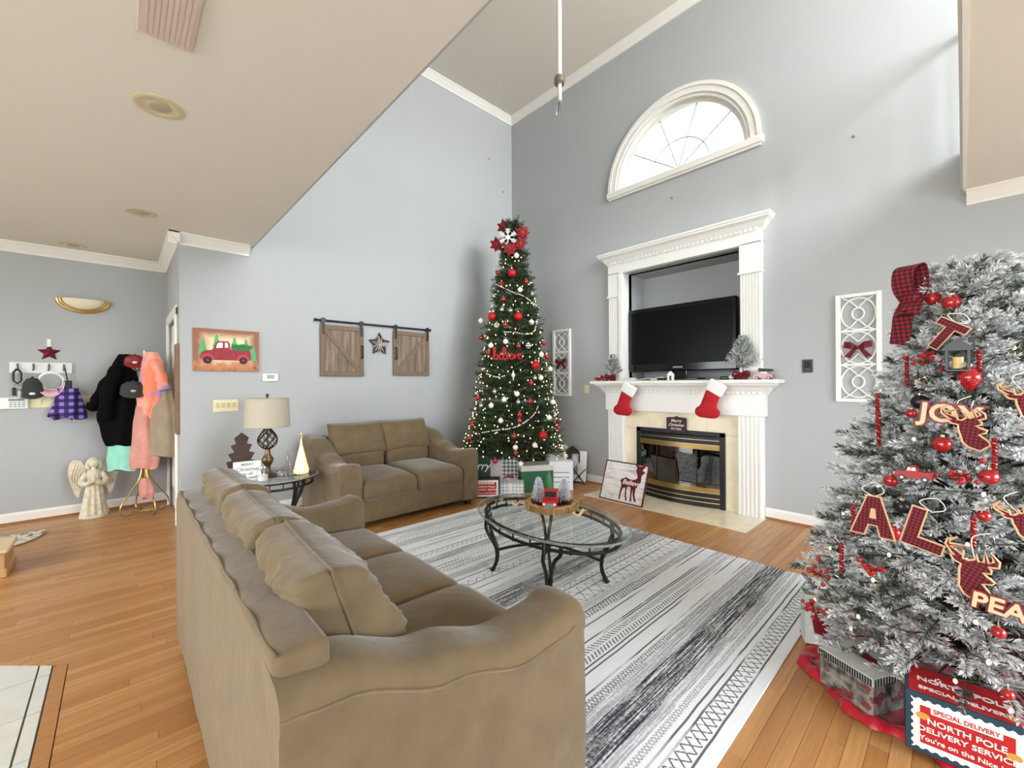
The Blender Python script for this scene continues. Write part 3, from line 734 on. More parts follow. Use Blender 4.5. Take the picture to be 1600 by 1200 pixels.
def seat_cushion(parent, x0, x1, y0, y1, z0, z1, seed, front_round=.06):
    def fn(u, q):
        bulge = .022 * max(0, 1 - u[0] ** 4) * max(0, 1 - u[1] ** 4)
        if u[2] > 0: q.z += bulge + .008 * noise.noise(Vector((q.x * 3 + seed, q.y * 3, 1)))
        if u[1] > 0: q.y += .02 * max(0, 1 - u[2] ** 2)
        q.z -= .012 * max(0, u[1]) ** 3 if u[2] > 0 else 0
        return q
    b = B(); b.rbox(((x0 + x1) / 2, (y0 + y1) / 2, (z0 + z1) / 2), (x1 - x0 - .004, y1 - y0, z1 - z0), front_round, 10, fn)
    o = b.build('seat_cushion', SOFA, parent, True, angle=80)
    s_ = B(); zz = z1 - .03
    return o
def back_pillow(parent, xc, yb, zb, w, h, th, lean, seed, wr=1.0, rz=0):
    """loose back cushion: two puffed faces meeting in a pinched seam"""
    nu, nv = 44, 36; b = B(); seedv = Vector((seed * 3.1, seed * 1.7, seed))
    def surf(sgn):
        def fn(a, c):
            u, v = a * 2 - 1, c * 2 - 1
            e = max(0.0, (1 - abs(u) ** 14)) ** .36 * max(0.0, (1 - abs(v) ** 7)) ** .36 * (.78 + .22 * (1 - u * u) * (1 - v * v))
            px_ = w / 2 * u * (1 - .02 * (1 - v * v)) ; pz = h / 2 * v * (1 - .05 * (1 - u * u))
            t = th / 2 * e * (1 + .18 * (-v))
            # soft gather folds running down from the top seam
            fold = .012 * wr * noise.noise(Vector((u * 1.6 + v, v * 6.5 - u * 1.2, seed * 3)))
            fold += .014 * wr * noise.noise(Vector((u * 2.6 + 1.4 * v, v * 3.4, seed * 2)))
            fold += .009 * wr * (1 - abs(noise.noise(Vector((u * 2.2 + .5 * v, v * 8 + 2.2 * u, seed * 5))))) ** 4
            y = sgn * (t + fold * e)
            y2 = y - math.sin(max(-1, v) * 1.2) * .02
            y2 += lean * (pz)
            return (px_, y2, pz)
        return fn
    b.grid(surf(1), nu, nv); b.grid(surf(-1), nu, nv)
    o = b.build('back_cushion', SOFA, parent, True, loc=(xc, yb, zb + h / 2), rot=(0, 0, rz), angle=70)
    se = B(); f0 = surf(0)
    edge = [f0(i / 30, 1) for i in range(31)] + [f0(1, 1 - i / 20) for i in range(1, 21)] + [f0(1 - i / 30, 0) for i in range(1, 31)] + [f0(0, i / 20) for i in range(1, 20)]
    se.tube([(p[0] * 1.002, p[1], p[2] * 1.002) for p in edge], .0045, 6, closed=True); se.build('piping', SOFA, o, True)
    return o
def sofa(t, L, depth, n_seat, aw, back_z, back_t, ztop, seat_z, pill):
    """t: root empty at rear-left corner on the floor; local x along the length, y to the front"""
    arm_mesh('arm', t, aw, depth, ztop, .07, -1, aw); arm_mesh('arm', t, aw, depth, ztop, .07, 1, L - aw)
    b = B(); b.rbox((L / 2, depth * .5, .19), (L - 2 * aw + .03, depth - .05, .24), .02, 6); b.build('base', SOFA, t, True)
    def fn(u, q):
        q.y += .05 * (q.z - .1) * -.0; q.z += .003 * noise.noise(q * 4) if u[2] > .5 else 0
        if u[1] < 0: q.y += -.012 * (1 - u[0] ** 2) * (1 - u[2] ** 2) + .006 * noise.noise(Vector((q.x * 6, 0, q.z * 1.2)))
        return q
    b = B(); b.rbox((L / 2, back_t / 2, (back_z + .07) / 2), (L - .10, back_t, back_z - .07), .022, 14, fn); bo = b.build('backrest', SOFA, t, True)
    s_ = B(); s_.tube([(.06 + (L - .12) * k / 30, back_t * .06, back_z - .004 + .004 * math.sin(k * 1.7)) for k in range(31)], .004, 6); s_.build('seam', SOFA, bo, True)
    iw = (L - 2 * aw) / n_seat
    for k in range(n_seat): seat_cushion(t, aw + k * iw, aw + (k + 1) * iw, back_t + .06, depth + .015, .27, seat_z, k * 7.3 + L)
    pill(t, aw, iw)
    for (x, y) in ((.09, .07), (L - .09, .07), (.09, depth - .09), (L - .09, depth - .09)):
        b = B(); b.add([(x - .025, y - .025, 0), (x + .025, y - .025, 0), (x + .025, y + .025, 0), (x - .025, y + .025, 0), (x - .04, y - .04, .09), (x + .04, y - .04, .09), (x + .04, y + .04, .09), (x - .04, y + .04, .09)], [(3, 2, 1, 0), (4, 5, 6, 7), (0, 1, 5, 4), (1, 2, 6, 5), (2, 3, 7, 6), (3, 0, 4, 7)]); b.build('leg', DARKWOOD, t)
def interp(tab):
    def f(t):
        for (a, za), (c, zc) in zip(tab, tab[1:]):
            if t <= c: q = (t - a) / (c - a); q = q * q * (3 - 2 * q); return za + (zc - za) * q
        return tab[-1][1]
    return f
SL, SD = 1.94, .93
st = thing('sofa', 'long taupe velvet three seat sofa facing the fireplace across the rug', 'sofa', (-2.81, .215, 0))
def pill3(t, aw, iw):
    back_pillow(t, aw + iw * .5 - .02, .245, .40, iw + .04, .54, .27, -.24, 1, 1.6, R(2))
    back_pillow(t, aw + iw * 1.5, .25, .39, iw + .035, .53, .28, -.24, 2, 1.6)
    back_pillow(t, aw + iw * 2.5 + .0, .26, .385, iw + .03, .52, .30, -.24, 3, 1.6, R(-3))
sofa(st, SL, SD, 3, .20, .825, .115, interp([(0, .785), (.12, .77), (.42, .675), (.70, .605), (.86, .615), (1, .65)]), .47, pill3)
# loveseat against the left wall, facing +x
lt = thing('loveseat', 'taupe velvet two seat loveseat against the wall under the barn door decor', 'sofa', (-4.86, 2.99, 0), rz=R(-90))
def pill2(t, aw, iw):
    for k in range(2):
        back_pillow(t, aw + iw * (k + .5), .27, .60, iw + .03, .34, .24, -.22, 5 + k, .5)
        b = B()
        def fn(u, q):
            q.y += .02 * (1 - u[0] ** 2) + .008 * math.sin(q.x * 60 + q.z * 25) * (1 if u[1] > 0 else 0); return q
        b.rbox((aw + iw * (k + .5), .32, .545), (iw - .02, .16, .2), .05, 10, fn); b.build('lumbar_cushion', SOFA, t, True, angle=80)
sofa(lt, 1.56, 1.08, 2, .21, .80, .18, interp([(0, .82), (.2, .80), (.5, .66), (.7, .60), (.9, .615), (1, .65)]), .46, pill2)

# ------------------------------------------------------------------ rug
RX0, RX1, RY0, RY1 = -3.64, -.60, 1.10, 3.50
def rug_mat():
    g = NT('rug_print', .95); g.p.inputs['Specular IOR Level'].default_value = .1
    v, x, y, z = g.coord()
    base = g.mix(g.noise(g.comb(g.math('MULTIPLY', x, 70), g.math('MULTIPLY', y, 5), 0), 1, 5, .65), rgb(226, 227, 232), rgb(252, 252, 254))
    wob = g.math('MULTIPLY', g.math('SUBTRACT', g.noise(g.comb(g.math('MULTIPLY', x, 3), g.math('MULTIPLY', y, 5), 0), 1, 3), .5), .03)
    xw = g.math('ADD', x, wob); xw2 = g.math('ADD', x, g.math('MULTIPLY', wob, .3))
    fine = g.noise(g.comb(g.math('MULTIPLY', x, 150), g.math('MULTIPLY', y, 3.0), 3), 1, 6, .7)
    grit = g.noise(g.comb(g.math('MULTIPLY', x, 90), g.math('MULTIPLY', y, 60), 8), 1, 3)
    INK = rgb(44, 44, 56); MID = rgb(150, 151, 162)
    col = base
    def put(mask, c, amt):
        nonlocal col
        col = g.mix(g.math('MULTIPLY', mask, amt), col, c)
    # heavy streaked bands
    for (a, b_, amt) in ((-1.0, -.875, .95), (-1.06, -.83, .55), (-2.06, -1.9, .85), (-2.14, -1.84, .45), (-2.85, -2.75, .7), (-3.3, -3.2, .6), (-1.62, -1.55, .35), (-2.5, -2.42, .5), (-3.55, -3.45, .5)):
        put(g.math('MULTIPLY', g.band(xw, a, b_), g.rng(g.math('ADD', fine, g.math('MULTIPLY', grit, .25)), .52, .68)), INK, amt)
    # thin broken stripes
    for a in (-.655, -.735, -.765, -1.12, -1.20, -1.225, -1.335, -1.35, -1.44, -1.475, -1.535, -1.70, -1.78, -1.83, -2.2, -2.27, -2.34, -2.38, -2.56, -2.63, -2.67, -2.95, -3.02, -3.08, -3.15, -3.38, -3.42):
        put(g.math('MULTIPLY', g.band(xw2, a - .0045, a + .0045), g.rng(g.noise(g.comb(a * 31, g.math('MULTIPLY', y, 2.2), a * 7), 1, 4), .38, .5)), INK, .85)
    # chevron band
    def chev(x0, x1, per, amt, dash=.5):
        u = g.math('DIVIDE', g.math('SUBTRACT', x, x0), x1 - x0)
        tri = g.math('ABSOLUTE', g.math('SUBTRACT', u, .5))
        ph = g.math('FRACT', g.math('ADD', g.math('DIVIDE', y, per), g.math('MULTIPLY', tri, 2.2)))
        mk = g.math('MULTIPLY', g.band(u, 0, 1), g.math('LESS_THAN', ph, dash))
        mk = g.math('MULTIPLY', mk, g.math('GREATER_THAN', tri, .06)); mk = g.math('MULTIPLY', mk, g.math('LESS_THAN', tri, .45))
        put(g.math('MULTIPLY', mk, g.rng(grit, .3, .45)), INK, amt)
    chev(-1.325, -1.235, .026, .8, .42); chev(-2.75, -2.64, .03, .35, .4); chev(-3.12, -3.03, .03, .3, .4)
    # diamond / zig-zag bands
    def diam(x0, x1, per, amt, lw=.18, both=True):
        u = g.math('DIVIDE', g.math('SUBTRACT', x, x0), x1 - x0)
        w1 = g.math('PINGPONG', g.math('DIVIDE', y, per), 1.0)
        m1 = g.math('LESS_THAN', g.math('ABSOLUTE', g.math('SUBTRACT', u, w1)), lw * .5)
        if both: m1 = g.math('MAXIMUM', m1, g.math('LESS_THAN', g.math('ABSOLUTE', g.math('SUBTRACT', g.math('SUBTRACT', 1.0, u), w1)), lw * .5))
        put(g.math('MULTIPLY', g.math('MULTIPLY', g.band(u, 0, 1), m1), g.rng(grit, .32, .46)), INK, amt)
    diam(-.73, -.665, .045, .85); diam(-1.53, -1.48, .028, .8, .3); diam(-1.76, -1.60, .085, .6, .10); diam(-1.82, -1.785, .03, .6, .3, False)
    diam(-1.10, -1.06, .02, .7, .4); diam(-2.33, -2.28, .035, .6, .25, False); diam(-2.62, -2.57, .03, .5, .25); diam(-2.94, -2.88, .05, .5, .2); diam(-3.36, -3.31, .04, .5, .2)
    diam(-.82, -.79, .018, .5, .4)
    g.base(col); g.bump(grit, .3, .004)
    return g.ma
rb = B(); rb.cbox(RX0, RX1, RY0, RY1, .0005, .009, .003)
tag(rb.build('area_rug', rug_mat()), 'large white and grey striped rug with chevrons and diamonds under the coffee table', 'rug')

# ------------------------------------------------------------------ coffee table
CT = Vector((-2.0, 2.2, 0)); CA, CB, CZ, CROT = .645, .41, .43, R(-7)
ct = thing('coffee_table', 'oval glass coffee table on dark iron frame with curved legs', 'table', (CT.x, CT.y, .009), rz=CROT)
def ell(a, b_, z, n_=56): return [(a * math.cos(2 * PI * k / n_), b_ * math.sin(2 * PI * k / n_), z) for k in range(n_)]
b = B(); pts = [(CA * math.cos(2 * PI * k / 72), CB * math.sin(2 * PI * k / 72)) for k in range(72)]; b.prism(pts, 'z', CZ - .012, CZ); go = b.build('glass_top', GLASS, ct)
b = B(); b.tube(ell(CA, CB, CZ - .006, 72), .0075, 8, closed=True); b.build('glass_rim', GLASSEDGE, go, True)
b = B(); b.tube(ell(CA - .07, CB - .05, CZ - .024), .012, 8, closed=True); b.build('top_ring', IRON, ct, True)
b = B(); b.tube(ell(CA - .07, CB - .05, CZ - .07), .011, 8, closed=True); b.build('lower_ring', IRON, ct, True)
for k in range(24):
    a_ = 2 * PI * (k + .5) / 24; b = B(); x, y = (CA - .07) * math.cos(a_), (CB - .05) * math.sin(a_); b.tube([(x, y, CZ - .024), (x, y, CZ - .085)], .006, 6); b.build('spacer', IRON, ct)
legs = [(-.31, -.26), (.31, -.26), (.31, .26), (-.31, .26)]
for (lx, ly) in legs:
    b = B(); L2 = math.hypot(lx, ly); d = Vector((lx, ly, 0)) / L2; sd = Vector((-d.y, d.x, 0))
    for s_ in (-1, 1):
        top = Vector((lx, ly, 0)) * 1.0 + Vector((lx * .12, ly * .02, 0)) + sd * s_ * .05
        pp = [top + ZV * (CZ - .03), top * 1.02 + ZV * (CZ - .1), d * (L2 * 1.06) + sd * s_ * .035 + ZV * .28, d * (L2 * .93) + sd * s_ * .014 + ZV * .17, d * (L2 * .92) + sd * s_ * .011 + ZV * .08, d * L2 + sd * s_ * .012 + ZV * .0]
        b.tube(spline(pp, 7), .0125, 8)
    b.build('leg', IRON, ct, True)
    b = B(); b.ball((d.x * L2, d.y * L2, .006), .02, 10, 6, sz=.4); b.build('foot', IRON, ct, True)
for s_ in (1, -1):
    a_, c_ = Vector((-.305, -.235 * s_, .14)), Vector((.305, .235 * s_, .14))
    b = B(); b.tube(spline([a_, a_ * .55 + ZV * .115, Vector((0, 0, .21 + .012 * s_)), c_ * .55 + ZV * .115, c_], 7), .010, 8); b.build('stretcher', IRON, ct, True)

# end table, round glass top on iron legs
ET = Vector((-4.33, 1.03, 0)); EZ = .54
et = thing('end_table', 'round glass end table on dark iron legs between the two sofas', 'table', ET)
b = B(); b.lathe([(.001, EZ - .012), (.37, EZ - .012), (.376, EZ - .006), (.37, EZ), (.001, EZ)], 48); go = b.build('glass_top', GLASS, et)
b = B(); b.tube(ell(.374, .374, EZ - .006, 48), .007, 8, closed=True); b.build('glass_rim', GLASSEDGE, go, True)
b = B(); b.tube(ell(.33, .33, EZ - .024, 40), .011, 8, closed=True); b.build('top_ring', IRON, et, True)
b = B(); b.tube(ell(.33, .33, EZ - .08, 40), .010, 8, closed=True); b.build('lower_ring', IRON, et, True)
for k in range(20):
    a_ = 2 * PI * k / 20; b = B(); b.tube([(.33 * math.cos(a_), .33 * math.sin(a_), EZ - .024), (.33 * math.cos(a_), .33 * math.sin(a_), EZ - .08)], .005, 6); b.build('spacer', IRON, et)
for k in range(4):
    a_ = R(25 + 90 * k); d = Vector((math.cos(a_), math.sin(a_), 0)); sd = Vector((-d.y, d.x, 0)); b = B()
    for s_ in (-1, 1):
        b.tube(spline([d * .31 + sd * s_ * .045 + ZV * (EZ - .03), d * .315 + sd * s_ * .04 + ZV * (EZ - .11), d * .27 + sd * s_ * .02 + ZV * .32, d * .22 + sd * s_ * .011 + ZV * .17, d * .27 + sd * s_ * .011 + ZV * .0], 7), .0115, 8)
    b.build('leg', IRON, et, True)
# ------------------------------------------------------------------ christmas trees
def needle_mat(name, ca, cb, snow=None):
    g = NT(name, .7); at = g.n('ShaderNodeAttribute', attribute_name='tone'); sp = g.n('ShaderNodeSeparateColor'); g.t.links.new(at.outputs['Color'], sp.inputs[0])
    c = g.mix(sp.outputs[0], rgb(*ca), rgb(*cb))
    if snow: c = g.mix(sp.outputs[1], c, rgb(*snow))
    g.base(c); g.p.inputs['Specular IOR Level'].default_value = .2
    return g.ma
def needles(name, twigs, per, nl, nw, ma, parent, rng, snowf=None, spread=.75, tipf=1.0):
    """twigs: array rows (x,y,z, dx,dy,dz, len). every needle is one thin triangle pair sharing a rib"""
    T = np.array(twigs); n_ = len(T); P = np.repeat(T[:, :3], per, 0); Dv = np.repeat(T[:, 3:6], per, 0); L = np.repeat(T[:, 6], per)
    N = n_ * per; s_ = rng.random(N); base = P + Dv * (L * s_)[:, None]
    rv = rng.normal(size=(N, 3)); rv -= Dv * np.sum(rv * Dv, 1)[:, None]; rv /= np.linalg.norm(rv, axis=1)[:, None] + 1e-9
    ang = spread * (1.1 - .55 * s_); dirn = Dv * np.cos(ang)[:, None] + rv * np.sin(ang)[:, None]
    ln = nl * rng.uniform(.7, 1.15, N) * (1.0 - .25 * s_ * (tipf < 1))
    tip = base + dirn * ln[:, None]
    sd = np.cross(dirn, rng.normal(size=(N, 3))); sd /= np.linalg.norm(sd, axis=1)[:, None] + 1e-9; sd *= (nw / 2 * rng.uniform(.8, 1.25, N))[:, None]
    mid = base + dirn * (ln * .55)[:, None]
    V = np.stack([base - sd * .5, mid + sd, tip, mid - sd], 1).reshape(-1, 3)
    me = bpy.data.meshes.new(name); me.vertices.add(4 * N); me.vertices.foreach_set('co', V.astype(np.float32).ravel())
    idx = (np.arange(N)[:, None] * 4 + np.array([0, 1, 2, 3])[None]).ravel(); me.loops.add(4 * N); me.loops.foreach_set('vertex_index', idx.astype(np.int32))
    me.polygons.add(N); me.polygons.foreach_set('loop_start', (np.arange(N) * 4).astype(np.int32)); me.polygons.foreach_set('loop_total', np.full(N, 4, np.int32))
    me.update(calc_edges=True)
    tone = np.repeat(np.repeat(rng.random(n_), per) * .6 + rng.random(N) * .4, 4)
    sn = np.zeros(4 * N)
    if snowf is not None:
        s0 = snowf(T); s0 = np.repeat(s0, per); s1 = np.clip(s0[:, None] * np.array([.25, .8, 1.3, .8])[None] + rng.normal(0, .12, (N, 1)), 0, 1); sn = s1.ravel()
    at = me.color_attributes.new('tone', 'FLOAT_COLOR', 'POINT'); at.data.foreach_set('color', np.stack([tone, sn, np.zeros(4 * N), np.ones(4 * N)], 1).astype(np.float32).ravel())
    me.materials.append(ma); o = bpy.data.objects.new(name, me); COL.objects.link(o); o.parent = parent; o['kind'] = 'stuff'
    return o
def make_twigs(rng, H, zb, rad, nlev, nbr, tw_len, nsub, droop, up):
    """tiers of branches; returns (twigs, branch polylines)"""
    tw = []; br = []
    for i in range(nlev):
        f = (i + .5 * rng.random()) / nlev; z = zb + (H - zb) * f ** .92; r = rad(z)
        nb = max(5, int(nbr * (r / rad(zb)) ** .85 + 4)); a0 = rng.random() * 6.28
        for k in range(nb):
            a = a0 + 6.283 * (k + .5 * rng.random()) / nb; rr = r * rng.uniform(.80, 1.06); d = np.array([math.cos(a), math.sin(a), 0])
            el = up + .5 * f; pts = []
            for j in range(6):
                t = j / 5; pts.append(d * rr * t + np.array([0, 0, z - .12 * rr * (1 - t) + rr * (el * t - droop * t * t)]))
            br.append(pts)
            end = pts[-1]; dv = pts[-1] - pts[-2]; dv = dv / np.linalg.norm(dv)
            tw.append((*(end - dv * tw_len * .55), *dv, tw_len))
            for m_ in range(nsub):
                t = rng.uniform(.42, .97) if r > tw_len else rng.uniform(.1, .9); q = t * 5; j = min(int(q), 4); p = pts[j] + (pts[j + 1] - pts[j]) * (q - j)
                s_ = 1 if m_ % 2 else -1; da = a + s_ * rng.uniform(.35, 1.1); e = rng.uniform(-.25, .65)
                v = np.array([math.cos(da) * math.cos(e), math.sin(da) * math.cos(e), math.sin(e)]); tw.append((*p, *v, tw_len * rng.uniform(.7, 1.1)))
    for k in range(14):
        a = rng.random() * 6.28; e = rng.uniform(.9, 1.5); v = np.array([math.cos(a) * math.cos(e), math.sin(a) * math.cos(e), math.sin(e)]); tw.append((0, 0, H - tw_len * rng.uniform(.7, 1.2), *v, tw_len))
    return tw, br
def branches(br, r0, ma, parent):
    b = B()
    for pts in br: b.tube([tuple(p) for p in pts], [r0, r0 * .9, r0 * .7, r0 * .55, r0 * .4, r0 * .25], 4, cap=False)
    o = b.build('branches', ma, parent); o['kind'] = 'stuff'; return o
class Tree: pass
def cone_hit(T, u, v, inset=0.0):
    """first point of the pixel ray on the crown's outer surface (keeps things ON the tree)"""
    d = ray(u, v); d = d.normalized(); best = None
    for i in range(900):
        s_ = .5 + i * .009; p = CAM + d * s_; z = p.z - T.c.z
        if z < T.zb - .06 or z > T.H + .05: continue
        rr = math.hypot(p.x - T.c.x, p.y - T.c.y); e = rr - max(T.rad(min(max(z, T.zb), T.H)) - inset, .02)
        if e <= 0: return p
        if best is None or e < best[0]: best = (e, p)
    return best[1]
def face_out(T, p): return math.atan2(p.y - T.c.y, p.x - T.c.x) + PI / 2     # local -Y points away from the trunk
def face_mix(T, p, k=.6):
    a = Vector((p.x - T.c.x, p.y - T.c.y)).normalized() * (1 - k) + Vector((CAM.x - p.x, CAM.y - p.y)).normalized() * k
    return math.atan2(a.y, a.x) + PI / 2

# --- tall green tree in the corner
GT = Tree(); GT.c = Vector((-4.16, 3.92, 0)); GT.H = 3.55; GT.zb = .42
GT.rad = lambda z: .06 + .66 * max(0, (3.62 - z) / 3.2) ** .96 if z > .42 else .72
rng = np.random.default_rng(4)
gt = thing('christmas_tree', 'tall slim green christmas tree with lights standing in the room corner', 'christmas tree', GT.c)
tw, br = make_twigs(rng, GT.H, GT.zb, lambda z: max(.03, GT.rad(z) - .09), 40, 22, .15, 5, .16, .12)
NEED = needle_mat('green_needles', (18, 36, 20), (84, 106, 66))
needles('foliage', tw, 34, .05, .0055, NEED, gt, rng)
branches(br, .008, BARK, gt)
b = B(); b.tube([(0, 0, .04), (0, 0, 3.4)], [.04, .012], 10); b.build('trunk', BARK, gt, True)
b = B()
for k in range(4): a = R(45 + 90 * k); b.tube([(0, 0, .12), (.16 * math.cos(a), .16 * math.sin(a), .04), (.3 * math.cos(a), .3 * math.sin(a), .012)], .012, 6)
b.tube([(0, 0, .02), (0, 0, .3)], .035, 10); b.build('stand', mat('stand_green', (28, 48, 30), .5), gt)
BULB = mat('fairy_bulb', (255, 236, 190), .3, emit=(255, 222, 160), es=3.5)
WIRE = mat('light_wire', (20, 36, 20), .6)
def string_lights(T, label, n_bulb, turns, br_, rng, wire=WIRE, inset=.0):
    t = thing('string_lights', label, 'lights', T.c); b = B(); wpts = []
    for i in range(n_bulb):
        f = (i + .5) / n_bulb; z = T.zb + (T.H - T.zb - .12) * (1 - math.sqrt(1 - f * .985)); a = turns * 6.283 * f + rng.normal(0, .1)
        r = T.rad(z) * rng.uniform(.88, 1.0) - inset; p = Vector((r * math.cos(a), r * math.sin(a), z + rng.normal(0, .03)))
        b.ball(p, br_, 6, 4, sz=1.5); wpts.append(p * .97 + ZV * (p.z * .03))
    stuff(b.build('bulbs', BULB, t, True)); b = B(); b.tube(wpts, .0022, 3); b.build('wire', wire, t)
string_lights(GT, 'warm white fairy lights wound around the tall green tree', 480, 20, .006, rng)
CAP = mat('bauble_cap', (200, 180, 130), .3, .9)
def bauble(T, u, v, px_r, ma, label, group, kind='ball', inset=.0):
    p = cone_hit(T, u, v, inset); dep = (p - CAM).dot(FW); r = px_r / F_PX * dep
    t = thing('bauble', label, 'ornament', p, face_mix(T, p), group)
    b = B()
    if kind == 'ball': b.ball((0, 0, 0), r, 18, 12)
    elif kind == 'finial': b.lathe([(.0005, -2.6 * r), (.25 * r, -1.8 * r), (.5 * r, -1.0 * r), (r, 0), (.6 * r, .7 * r), (.3 * r, 1.3 * r), (.2 * r, 1.9 * r)], 16)
    elif kind == 'drop': b.lathe([(.0005, -1.5 * r), (.5 * r, -1.0 * r), (.95 * r, -.2 * r), (.9 * r, .35 * r), (.5 * r, .9 * r), (.2 * r, 1.2 * r)], 16)
    elif kind == 'stripe':
        b.ball((0, 0, 0), r, 18, 12)
    b.build('globe', ma, t, True)
    zt = r * {'finial': 1.85, 'drop': 1.15}.get(kind, .96)
    b = B(); b.lathe([(.25 * r, zt), (.25 * r, zt + .25 * r), (.001, zt + .25 * r)], 10); b.tube([(0, 0, zt + .2 * r), (0, .1 * r, zt + .6 * r), (0, .5 * r, zt + .9 * r)], max(.0012, .05 * r), 5); b.build('cap', CAP, t, True)
    return t
def px1(x, y): return 700 + x / 5.218, 330 + y / 5.218
def px2(x, y): return 700 + x / 5.218, 540 + y / 5.218
gr_red = [px1(408, 505), px1(637, 575), px1(437, 592), px1(450, 718), px1(468, 925), px1(268, 1030), px1(575, 1100), px1(780, 1075), px2(330, 58), px2(678, 305), px2(245, 425), px2(668, 455), px2(583, 565), px2(583, 612), px2(198, 648), px2(540, 738), px2(895, 668), px2(175, 755), px2(553, 875), px2(385, 942), px2(808, 93)]
for (u, v) in gr_red: bauble(GT, u, v, 4.0, RED, 'small glossy red bauble hanging on the tall green tree', 'small red baubles on the tall green tree')
for (u, v) in (px1(520, 505), px1(360, 860), px1(572, 858), px2(715, 160), px2(775, 730)): bauble(GT, u, v, 7.0, REDGLIT, 'large glittery red bauble hanging on the tall green tree', 'large glitter baubles on the tall green tree')
for (u, v) in (px1(558, 362), px1(588, 642), px1(397, 930), px1(680, 905), px1(268, 895), px1(470, 1063), px1(350, 1095), px2(760, 72), px2(832, 192), px2(757, 262), px2(562, 393), px2(458, 440), px2(352, 488), px2(430, 612), px2(825, 587), px2(550, 830), px2(708, 812), px2(595, 965), px2(955, 900), px2(855, 460)):
    bauble(GT, u, v, 4.2, WHITEBALL, 'pearly white bauble hanging on the tall green tree', 'white baubles on the tall green tree')
for (u, v) in (px1(440, 803), px1(510, 810), px2(708, 265), px2(270, 490), px2(573, 460), px2(380, 375), px1(685, 675)): bauble(GT, u, v, 3.8, SILVER, 'shiny silver bauble hanging on the tall green tree', 'silver baubles on the tall green tree')
bauble(GT, 802, 586, 3.4, WHITEBALL, 'white teardrop finial ornament hanging below the red word on the tall tree', None, 'finial')
SWIRL = plaid('swirl_stripe', (240, 240, 238), (120, 120, 124), (90, 90, 94), .03, 'ZZ')
bauble(GT, 825.5, 540, 4.5, SWIRL, 'white bauble with grey stripes beside the red word on the tall tree', None, 'stripe')
bauble(GT, 831, 446, 3.4, mat('black_bauble', (24, 22, 24), .3), 'small black bauble high on the tall green tree', None)
bauble(GT, 872.5, 659, 3.6, DKRED, 'dark maroon bauble near the outer edge of the tall green tree', None)
# snowy ribbon / plaid bits as ornaments
def garland(T, pts, label):
    P = [cone_hit(T, u, v, -.02) for (u, v) in pts]; o0 = P[0].copy(); t = thing('bead_garland', label, 'garland', o0)
    sp = spline([p - o0 for p in P], 14); b = B(); c = B(); acc = 0; k = 0
    for i in range(len(sp)):
        if i and (sp[i] - sp[i - 1]).length + acc < .021: acc += (sp[i] - sp[i - 1]).length; continue
        acc = 0; (c if k % 5 == 4 else b).ball(sp[i], .010, 7, 5, sz=.8); k += 1
    stuff(b.build('white_beads', WHITEBALL, t, True)); stuff(c.build('red_beads', RED, t, True)) if c.v else None
    s_ = B(); s_.tube(sp, .002, 4); s_.build('string', ROPE, t)
garland(GT, [(776, 445), (800, 456), (820, 464), (845, 483)], 'white and red bead garland draped high across the tall tree')
garland(GT, [(788, 519), (803, 519), (820, 522), (834, 518), (840, 500)], 'white and red bead garland draped above the red word on the tall tree')
garland(GT, [(753.6, 676), (776.6, 672), (799.6, 669), (817, 661.7), (834, 648), (841, 634)], 'white and red bead garland draped low across the tall tree')
garland(GT, [(760, 584), (776, 589), (790, 587)], 'short bead garland draped below the red word on the tall tree')
# topper
def poinsettia(T, u, v, px_r, label):
    p = cone_hit(T, u, v, -.03); r = px_r / F_PX * (p - CAM).dot(FW); t = thing('poinsettia', label, 'flower', p, face_mix(T, p, .8), 'red poinsettias at the top of the tall tree')
    for lay, (n_, rr, tilt) in enumerate(((7, r, .25), (6, r * .7, .6))):
        for k in range(n_):
            a = 6.283 * (k + .5 * lay) / n_; b = B(); ca, sa = math.cos(a), math.sin(a); w_ = rr * .3
            def q(s_, o): return (ca * s_ * rr - sa * o * w_, -tilt * rr * s_ * (1 - .6 * s_) - .006 * lay - (0 if o else .004), sa * s_ * rr + ca * o * w_)
            b.add([q(.05, 0), q(.5, 1), q(1, 0), q(.5, -1), q(.5, 0)], [(0, 1, 4), (1, 2, 4), (2, 3, 4), (3, 0, 4)]); b.build('petal', mat('poinsettia_red', (140, 14, 28), .8), t)
    b = B()
    for k in range(5): b.ball((.012 * math.cos(k * 1.256), -.02 - .1 * r, .012 * math.sin(k * 1.256)), .007, 6, 5)
    b.build('centre', BRASS, t)
for (u, v, r_) in ((788, 355, 13), (777, 382, 13), (797, 389, 12), (816, 364, 13), (813, 381, 11)): poinsettia(GT, u, v, r_, 'red velvet poinsettia around the white snowflake topping the tall tree')
p = cone_hit(GT, 793.5, 371, -.07); t = thing('snowflake_topper', 'white six armed snowflake topping the tall green tree', 'tree topper', p, face_mix(GT, p, .9))
for k in range(6):
    a = R(60 * k + 30); d = Vector((math.cos(a), 0, math.sin(a))); s2 = Vector((-d.z, 0, d.x)); b = B(); b.tube([d * .01, d * .12], .008, 6)
    for f in (.055, .085): 
        for s_ in (-1, 1): b.tube([d * f, d * (f + .03) + s2 * s_ * .03], .006, 6)
    b.build('arm', PAPERWHITE, t)
b = B(); b.ball((0, 0, 0), .03, 10, 7, sy=.5); b.build('hub', PAPERWHITE, t, True)
